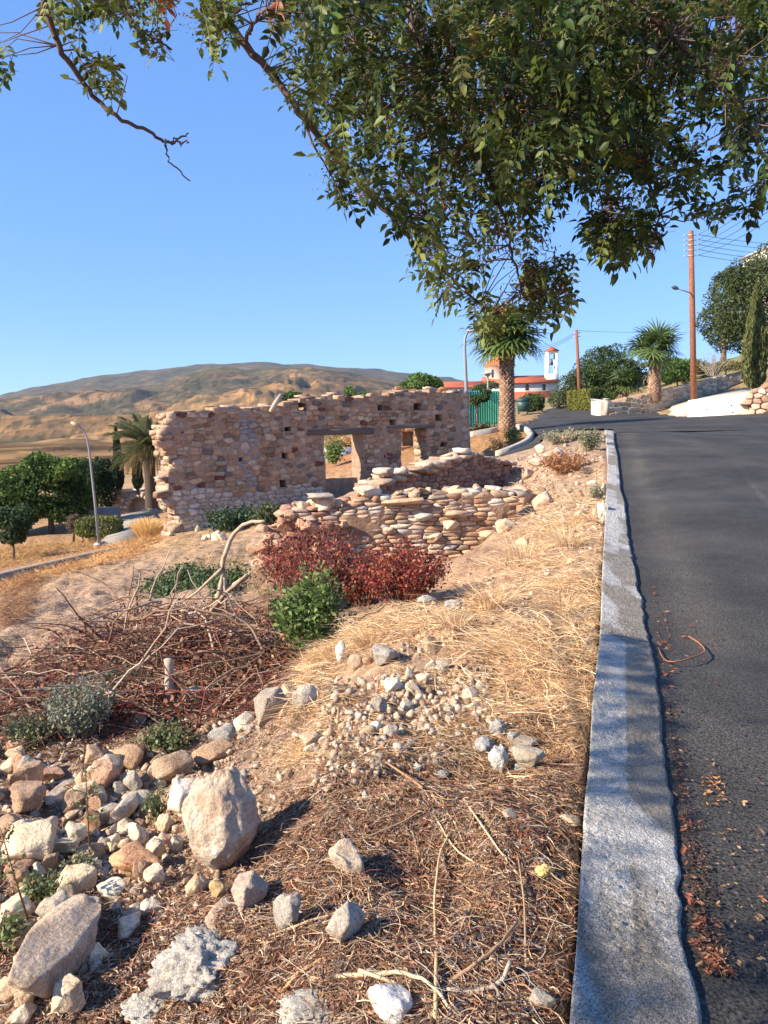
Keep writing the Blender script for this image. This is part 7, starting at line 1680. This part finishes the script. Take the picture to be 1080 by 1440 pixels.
crown = [  # (polygon, number, depth range)
 ([(372,-30),(378,60),(392,118),(440,180),(470,236),(520,278),(560,320),(600,355),(640,380),(690,335),(740,355),(765,320),(800,270),(835,280),(865,322),(925,295),(940,268),(1000,270),(1040,258),(1090,250),(1090,-30)], 1900, (2.5,4.3)),
 ([(700,-30),(700,300),(820,255),(930,235),(1090,215),(1090,-30)], 650, (2.3,3.6)),
 ([(420,-40),(440,120),(560,215),(900,225),(1090,190),(1090,-40)], 1000, (3.4,5.2)),
 ([(420,-30),(430,120),(520,240),(640,290),(820,260),(930,240),(960,-30)], 1050, (2.6,5.0)),
 ([(605,380),(640,372),(672,400),(690,430),(716,432),(740,395),(760,372),(805,380),(800,425),(775,452),(740,440),(700,448),(668,456),(636,438),(615,425)], 60, (3.0,3.6)),
 ([(560,330),(620,350),(640,420),(612,425),(590,370)], 20, (3.2,3.5)),
 ([(665,445),(700,440),(715,460),(690,475),(672,470)], 10, (3.3,3.6)),
 ([(730,360),(806,350),(806,430),(760,455),(735,420)], 60, (3.0,3.5)),
 ([(640,380),(675,300),(700,300),(680,380)], 16, (3,3.5)),
 ([(820,300),(865,290),(910,300),(935,330),(880,366),(838,345)], 100, (2.7,3.1)),
 ([(955,295),(1030,270),(1090,250),(1090,285),(1000,306)], 26, (2.6,3)),
 ([(40,-20),(250,-20),(225,22),(140,28),(120,48),(70,40)], 90, (2.9,3.4)),
 ([(112,62),(140,70),(168,95),(165,122),(130,135),(112,100)], 22, (3.05,3.3)),
 ([(190,45),(232,40),(232,78),(205,75)], 9, (3.1,3.3)), ([(-20,20),(10,50),(20,90),(8,120),(-20,100)], 12, (3,3.2)), ([(280,-20),(350,-20),(332,20),(335,62),(300,78),(285,45)], 40, (3.1,3.3)),
 ([(455,215),(490,240),(500,292),(478,285),(460,245)], 12, (3.2,3.4)),
]
gaps = [([(978,10),(1030,18),(1040,48),(990,40)], .85), ([(955,130),(1010,150),(1030,210),(985,230),(940,160)], .75), ([(675,372),(716,376),(728,400),(714,425),(696,424),(682,400)], .95), ([(805,300),(828,312),(838,362),(808,378),(794,320)], .9),
        ([(560,160),(610,200),(600,245),(570,225)], .5), ([(480,150),(520,160),(510,200),(485,190)], .6), ([(640,240),(660,235),(655,280),(640,275)], .7), ([(1040,60),(1090,40),(1090,240),(1050,180)], .45), ([(915,110),(950,90),(960,160),(925,170)], .6), ([(380,60),(410,60),(440,130),(400,120)], .4)]
sites = []
for poly, n, (y0, y1) in crown:
    q = poly_pts(poly, n)
    for px, py in q:
        if any(in_poly(np.array([px]), np.array([py]), gp)[0] and R.random() < pr for gp, pr in gaps): continue
        sites.append((px, py, R.uniform(y0, y1)))
S = np.array([P(*s) for s in sites])
# unseen sprays added along the sun's rays to shade the kerb and road
shade_sprays = []
for k in range(640):
    y = R.choice([R.uniform(2.9, 5.1), R.uniform(1.0, 5.1)]); x = float(XL(y)) + R.uniform(-.0, .36)
    if 2.0 < y < 2.8 and R.random() < .6: continue
    if k > 500: y = R.choice([1.75, 1.95, 2.15]) + R.uniform(-.05, .05); x = float(XR(y)) + R.uniform(.1, .9)
    shade_sprays.append(np.array([x, y, float(Hraw(np.array([x]), np.array([y]))[0]) + .1]) + sdir * R.uniform(5.6, 6.6))
shade_sprays = np.array(shade_sprays); cxt = RN.normal(size=(620, 3)) * [1.1, 1.0, .5] + [-2.0, -.3, 4.3]
branch([top_, (-3.4,-1.8,3.2), (-4.1,-.6,3.1), (-3.9,1.0,3.1), (-3.6,2.8,3.25)], .05, .01, world=True)  # unseen branch added to carry the shading sprays
S_all = np.concatenate([S, shade_sprays, cxt]); nS = len(S)
order = np.argsort(S[:, 1]); near = set(order[:300].tolist()); mass = MB(); tw = MB()
for i, p in enumerate(S_all):
    k = R.randrange(8); lit_yel = i < nS and (sites[i][1] > 330 or sites[i][0] < 350)
    c = LG[R.choice([2, 3, 5, 6, 6])] if (R.random() < (.8 if lit_yel else .18)) else LG[R.choice([0, 0, 1, 1, 2, 4])]  # sun on low and left sprays painted in as lighter yellow-green leaves
    if R.random() < .008: c = (.34, .10, .05)
    a = R.random() * 6.283; e = Euler((R.uniform(-.8, .8), R.uniform(-.5, 1.3), a)); sc_v = R.uniform(.8, 1.25); Rm = np.array(e.to_matrix()); p = p - Rm @ np.array([.06, 0, 0])
    if i in near:
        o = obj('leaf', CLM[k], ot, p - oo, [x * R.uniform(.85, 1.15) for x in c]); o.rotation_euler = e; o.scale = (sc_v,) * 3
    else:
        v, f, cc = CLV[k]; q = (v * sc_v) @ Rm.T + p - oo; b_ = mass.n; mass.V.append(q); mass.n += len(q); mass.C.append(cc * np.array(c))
        for ff in f: mass.F.setdefault(len(ff), []).append([x + b_ for x in ff])
    if i < nS and R.random() < .55:            # twig back to the nearest branch
        dd = np.linalg.norm(BP - p, axis=1); j = int(np.argmin(dd)); 
        if dd[j] < .42:
            q0 = BP[j]; m_ = (q0 + p) / 2 + [0, 0, .05 * dd[j]] + RN.normal(size=3) * .03; tw.tube(np.array([q0, m_, p]) - oo, [.0028, .0012], 4, (.2, .12, .09), cap=False)
tag(mass.build('foliage', m_ol, ot), kind='stuff'); tag(tw.build('twigs', m_wood, ot), kind='stuff')
# berry sprays, dry yellowish
n = 900; cs = np.array([P(*c) for c in [(725,365,3.05),(745,400,3.1),(715,420,3.1),(470,245,3.3),(490,265,3.3),(560,300,3.3),(755,345,3),(730,330,3.05),(1030,70,2.6),(270,30,3.2),(868,220,2.8)]])
c_ = cs[RN.integers(len(cs), size=n)] + RN.normal(size=(n, 3)) * .035; Vl, Fl, Cl = leaf_cloud(c_ - oo, .012, np.array([(.42,.24,.12),(.34,.2,.1),(.5,.36,.16)])[RN.integers(3, size=n)], 6); tag(obj('berry_sprays', mesh_np('berry_sprays', Vl, Fl, m_leafy, Cl), ot), kind='stuff')

# ---------------------------------------------------------------- air
HAZE = True
if HAZE:
    hm = bpy.data.materials.new('haze'); hm.use_nodes = True; n = hm.node_tree.nodes; n.clear(); vo = n.new('ShaderNodeVolumePrincipled'); vo.inputs['Density'].default_value = .00006; vo.inputs['Color'].default_value = (.62, .78, 1, 1); vo.inputs['Anisotropy'].default_value = .1
    mo = n.new('ShaderNodeOutputMaterial'); hm.node_tree.links.new(vo.outputs[0], mo.inputs['Volume'])
    mb = MB(); mb.box((0, 0, (420 - 700) / 2), (18600, 18600, 420 + 700)); o = mb.build('haze', hm); tag(o, kind='stuff')
